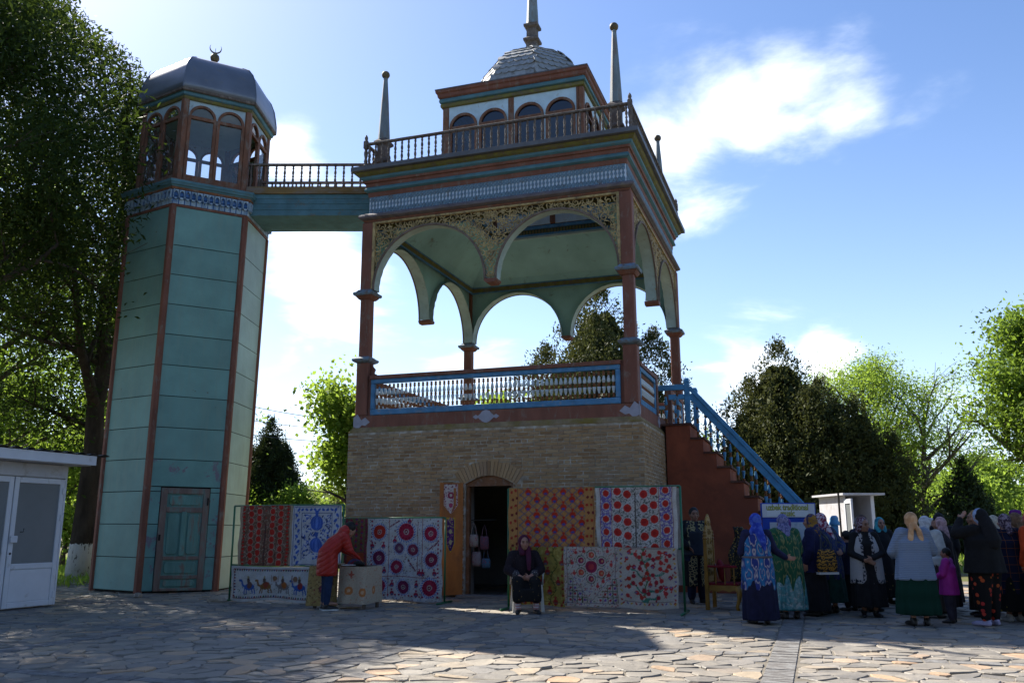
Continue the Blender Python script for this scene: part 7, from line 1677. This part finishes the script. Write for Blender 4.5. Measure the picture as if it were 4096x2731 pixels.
def thuja(name, label, base, H, R, seed, leafm, n=30000, lsize=.15, lobes=7, group=None, lo=.12):
    r = random.Random(seed); rs = np.random.RandomState(seed); t = thing(name, label, 'tree', base, 0, group)
    tm = MB().tube([(0, 0, -.1), (0, 0, H * .35), (.1, 0, H * .8)], [R * .10, R * .07, .03], 8)
    tips = []
    for k in range(lobes):
        a = k * 2.4 + r.uniform(-.3, .3); d = R * (.45 if k else 0) * r.uniform(.6, 1.1); h = H * (1 if k == 0 else r.uniform(.58, .86)); tips.append((d * cos(a), d * sin(a), h, R * (.72 if k == 0 else r.uniform(.50, .66))))
        tm.tube([(0, 0, H * .08), (d * .6 * cos(a), d * .6 * sin(a), h * .4), (d * cos(a), d * sin(a), h * .85)], [R * .05, R * .03, .015], 6)
    tm.build('trunk', m_bark, t, smooth=True, fix=False); Ps = []
    for x, y, h, rr in tips:
        m_ = int(n / lobes); z = rs.uniform(lo, 1, m_ // 14) ** .85; env = np.where(z < .3, .75 + z * .83, 1.0) * (1 - np.clip((z - .2) / .8, 0, 1) ** 1.9) * rr * 1.12; a = rs.uniform(0, 2 * pi, len(z)); q = env * rs.uniform(.35, 1.06, len(z)) ** .5 * (1 + .2 * np.sin(a * 3 + z * 14))
        c = np.stack([x * (.35 + .65 * z) + q * np.cos(a), y * (.35 + .65 * z) + q * np.sin(a), z * h], 1); rep = np.repeat(c, 14, 0); s = rs.uniform(0, 1, len(rep))
        off = rs.normal(0, 1, (len(rep), 3)) * np.array([.10, .10, .10]) * (R / 3) ** .4; off[:, 2] += (s - .3) * .42
        Ps.append(rep + off)
    P = np.concatenate(Ps); o = P * np.array([1, 1, 0])
    m2 = 4600; z = rs.uniform(.04, .93, m2); e2 = (1 - np.clip((z - .1) / .9, 0, 1) ** 1.5) * R * .80 * np.sqrt(rs.uniform(0, 1, m2)); a2 = rs.uniform(0, 2 * pi, m2); inner = np.stack([e2 * np.cos(a2), e2 * np.sin(a2), z * H * .95], 1)
    obj('inner_foliage', leaf_mesh('inner_foliage', inner, .42, leafm, rs, .6, up=1.0), t); o /= np.linalg.norm(o, axis=1)[:, None] + 1e-6
    obj('crown', leaf_mesh('crown', P, lsize, leafm, rs, .42, up=1.1, out=o * .5), t); return t
L_dark = leafmat('ash_leaf', (.012, .026, .006), (.030, .055, .011), (.10, .15, .02), .28)
L_mid = leafmat('green_leaf', (.05, .10, .014), (.11, .18, .03), (.26, .38, .04), .5)
L_light = leafmat('spring_leaf', (.10, .17, .02), (.18, .27, .05), (.36, .50, .06), .55)
L_thuja = leafmat('juniper_needle', (.030, .042, .014), (.078, .088, .030), (.11, .12, .03), .2)
L_thujad = leafmat('dark_juniper_needle', (.018, .032, .014), (.045, .062, .026), (.06, .08, .02), .15)
L_pale = leafmat('willow_leaf', (.12, .16, .05), (.22, .27, .12), (.35, .42, .14), .45)
WB = whitewashed()
# left side: the crowns were cut back clear of the tower
def KEEPL(P, bx, by):
    y = P[:, 1] + by; e = (P[:, 2] - 1.4) / y; return (P[:, 0] + bx) / y < np.where(e > .505, -.416 - (e - .505) * .9, -.42) + .012 * np.sin(P[:, 2] * 2.3) + .014 * np.sin(P[:, 2] * 5.1 + P[:, 1] * 2) - .012
tree('ash_tree', 'tall dark ash tree with whitewashed trunk behind the white kiosk', (-11.75, 24.6, 0), 17.5, .34, 11, (-2.2, -.3, 10.2, 5.6, 5.2, 8.6), L_dark, WB, 72000, .165, 13, .22, 5.0, 2, .34, .10, .55, (.012, 0), 'large trees on the left', keep=lambda P: KEEPL(P, -11.75, 24.6) | (P[:, 1] > -.6) & (P[:, 2] < 9) & (P[:, 0] < 1.6))
tree('ash_tree', 'nearer ash tree overhanging the top left corner of the picture', (-13.3, 18.5, 0), 17.0, .30, 23, (.6, -.6, 11.8, 5.2, 5.4, 5.8), L_dark, m_bark, 78000, .165, 11, .45, 4.6, 2, .30, .10, .5, (.0, 0), 'large trees on the left', keep=lambda P: KEEPL(P, -13.3, 18.5))
tree('ash_tree', 'ash tree with forked trunk standing deeper at the left edge', (-17.6, 28.5, 0), 14.5, .26, 31, (0, 0, 8.4, 4.2, 4.2, 6.0), L_mid, m_bark, 26000, .20, 11, .28, 4.2, 2, .36, .10, .55, (.03, 0), 'large trees on the left')
tree('lime_tree', 'sunlit yellow-green tree seen through the branches behind the tower', (-15.6, 37.0, 0), 11.5, .2, 37, (0, 0, 6.4, 4.4, 4, 5.0), L_light, m_bark, 19000, .22, 10, .25, 3.6, 2, .5, .10, .55, group='background trees on the left')
tree('lime_tree', 'low sunlit tree filling the gap above the white kiosk', (-22.5, 38.0, 0), 9.5, .2, 41, (0, 0, 5.2, 4.8, 4, 4.2), L_mid, m_bark, 18000, .22, 10, .25, 3.4, 2, .5, .10, .55, group='background trees on the left')
tree('lime_tree', 'yellow-green bush-like tree between kiosk and tower', (-15.2, 30.5, 0), 4.6, .10, 43, (0, 0, 2.6, 2.2, 2, 2.1), L_light, m_bark, 9000, .16, 9, .15, 1.8, 2, .5, .10, .35, group='background trees on the left')
# gap between tower and pavilion
thuja('juniper_tree', 'dark pointed juniper in the gap right beside the tower', (-11.0, 40.0, 0), 6.2, 2.5, 3, L_thujad, 34000, .13, 6, 'junipers')
tree('maple_tree', 'bright green young tree growing behind the pavilion corner', (-3.95, 21.45, 0), 5.6, .08, 51, (-.05, 0, 3.9, .85, .8, 1.75), L_light, m_bark, 8500, .115, 10, .25, 1.0, 2, .8, .10, .28, (-.02, 0), 'trees behind the pavilion', keep=lambda P: (P[:, 2] < 5.6) & (P[:, 0] < .62))
tree('willow_shrub', 'thin grey-green shrub low against the brick corner', (-6.2, 34.0, 0), 5.0, .06, 53, (0, 0, 3.0, 1.9, 1.5, 2.2), L_pale, m_barkg, 3200, .14, 9, .15, 1.9, 2, .3, .10, .32, group='trees behind the pavilion', cat='shrub')
for k, (x, w, lm, lb) in enumerate(((-11.6, 1.9, L_mid, 'dark green bush above the red disc cloth'), (-9.0, 2.2, L_light, 'yellow-green bush above the blue pomegranate cloth'), (-6.6, 2.0, L_mid, 'bright bush at the foot of the brick corner'))):
    tree('bush', lb, (x, 38.5, 0), 3.1, .06, 60 + k, (0, 0, 1.7, w, 1.4, 1.5), lm, m_bark, 6500, .16, 9, .1, 1.6, 2, .5, .10, .3, group='bushes behind the racks', cat='bush')
# behind the pavilion
thuja('juniper_tree', 'broad dark juniper seen through the pavilion arches', (3.9, 38.0, 0), 12.0, 5.8, 5, L_thuja, 80000, .155, 10, 'junipers')
tree('maple_tree', 'bright green treetop just above the balcony rail', (-.6, 36.5, 0), 6.9, .10, 57, (-.3, 0, 4.9, 3.0, 1.8, 1.9), L_light, m_bark, 8500, .18, 10, .25, 2.6, 2, .8, .10, .32, group='trees behind the pavilion')
tree('maple_tree', 'low green tree seen under the stair railing', (7.6, 38.5, 0), 5.2, .10, 59, (0, 0, 3.2, 2.6, 1.8, 2.2), L_mid, m_bark, 7000, .18, 9, .2, 2.2, 2, .7, .10, .35, group='trees behind the pavilion')
# right side
thuja('juniper_tree', 'tallest dark juniper right behind the blue stair rail', (10.35, 33.5, 0), 8.35, 4.3, 8, L_thuja, 78000, .135, 11, 'junipers', .05)
thuja('juniper_tree', 'smaller juniper standing between the tall one and the pale tree', (12.4, 31.5, 0), 5.9, 2.4, 9, L_thuja, 40000, .125, 7, 'junipers', .05)
thuja('juniper_tree', 'young dark juniper low among the trees behind the crowd', (22.4, 44.0, 0), 4.6, 1.9, 12, L_thujad, 12000, .18, 5, 'junipers', .03)
tree('elm_tree', 'pale spring-green tree with bare twigs beyond the junipers', (18.6, 46.0, 0), 11.0, .28, 71, (0, 0, 5.6, 4.4, 3.6, 4.6), L_light, m_bark, 26000, .15, 12, .25, 4.2, 2, .4, .16, .5, group='trees on the right', spread=.75)
tree('elm_tree', 'leaning half-bare elm with airy twigs beyond the junipers', (20.6, 45.0, 0), 9.6, .24, 73, (1.2, 0, 5.6, 4.4, 3.4, 3.9), L_light, m_bark, 8500, .16, 12, .3, 4.4, 2, .4, .12, .4, (.08, 0), 'trees on the right', .8)
tree('elm_tree', 'bright green low tree behind the small open kiosk', (14.2, 36.0, 0), 4.9, .14, 75, (0, 0, 2.7, 2.8, 2, 2.3), L_mid, m_bark, 12000, .18, 10, .15, 2.4, 2, .5, .10, .4, group='trees on the right')
tree('old_mulberry', 'gnarled old tree with thick grey trunk at the right edge', (15.0, 24.6, 0), 8.4, .55, 77, (1.0, 0, 5.1, 3.0, 3.0, 2.5), L_mid, m_barkg, 36000, .135, 12, .42, 1.9, 2, .5, .12, .33, (.03, 0), 'trees on the right')
FR_ = [(24.5, 60, 7.4, 3.6, L_mid), (28.5, 66, 7.0, 3.8, L_light), (32.5, 62, 6.4, 3.4, L_mid), (36.5, 68, 6.6, 4.0, L_light), (41.0, 66, 6.2, 3.6, L_mid), (26.5, 52, 4.4, 2.6, L_light), (31.0, 50, 3.8, 2.4, L_mid)]
FL_B = ['rounded green tree just right of the leaning elm', 'yellow-green tree second from the leaning elm', 'dark green tree in the middle of the distant row', 'yellow-green tree fourth along the distant row', 'green tree at the far end of the distant row', 'low yellow-green tree in front of the distant row', 'low dark green tree in front of the distant row']
for k, (x, y, h, w, lm) in enumerate(FR_):
    tree('distant_tree', FL_B[k], (x, y, 0), h, .14, 90 + k, (0, 0, h * .55, w, w * .8, h * .42), lm, m_bark, 8500, .24, 8, .2, w * .8, 1, .6, .10, .5, group='distant trees on the right')
# a wood that closes the view in the distance
rs = np.random.RandomState(5); Ps = []; wt = MB()
for k in range(75):
    a = -1.0 + 2.0 * k / 74 + rs.uniform(-.01, .01); dd = rs.uniform(85, 120); x, y = dd * sin(a), dd * cos(a)
    if -.32 < a < -.02: dd *= 1.5; x, y = dd * sin(a), dd * cos(a)
    h = rs.uniform(5.0, 8.5); n = 1500; u = rs.normal(0, 1, (n, 3)); u /= np.linalg.norm(u, axis=1)[:, None]; u *= rs.uniform(.3, 1, (n, 1)) ** .5
    Ps.append(u * np.array([4.2, 3, h * .5]) * (1 + .25 * np.sin(u[:, :1] * 9)) + np.array([x, y, h * .52])); wt.tube([(x, y, -.2), (x, y, h * .6)], [.2, .08], 5)
o = obj('far_wood', leaf_mesh('far_wood', np.concatenate(Ps), .62, L_mid, rs, .7)); tag(o, 'distant belt of woodland closing the view', 'woodland', kind='stuff'); wt.build('trunk', m_bark, o, fix=False)
# rough grass behind the kiosk and beyond the paving
n = 26000; rs = np.random.RandomState(9); P = np.stack([rs.uniform(-24, -8.5, n), rs.uniform(22.5, 40, n), np.full(n, .06)], 1); n2 = 16000; Q = np.stack([rs.uniform(9, 42, n2), rs.uniform(27, 60, n2), np.full(n2, .05)], 1)
P = np.concatenate([P, Q]); P[:, 2] += rs.uniform(0, .14, len(P))
o = obj('grass', leaf_mesh('grass', P, .26, L_light, rs, .12, up=2.2)); tag(o, 'rough green grass beyond the paving', 'grass', kind='stuff')
# unseen trees added behind the viewer to block sky light and dim near sides
rs = np.random.RandomState(15); Ps = []; wt = MB()
for k in range(30):
    a = radians(105 + 150 * (k + .5) / 30); dd = rs.uniform(14, 24); x, y = dd * sin(a), dd * cos(a) - 2; h = rs.uniform(10, 14); n = 1300; u = rs.normal(0, 1, (n, 3)); u /= np.linalg.norm(u, axis=1)[:, None]; u *= rs.uniform(.3, 1, (n, 1)) ** .5
    Ps.append(u * np.array([3.6, 3.6, h * .42]) + np.array([x, y, h * .56])); wt.tube([(x, y, -.2), (x, y, h * .6)], [.3, .1], 5)
o = obj('added_shade_wood', leaf_mesh('added_shade_wood', np.concatenate(Ps), .75, L_dark, rs, .7)); tag(o, 'added woodland behind the viewer, out of view, blocking sky light', 'woodland', kind='stuff'); wt.build('trunk', m_bark, o, fix=False)
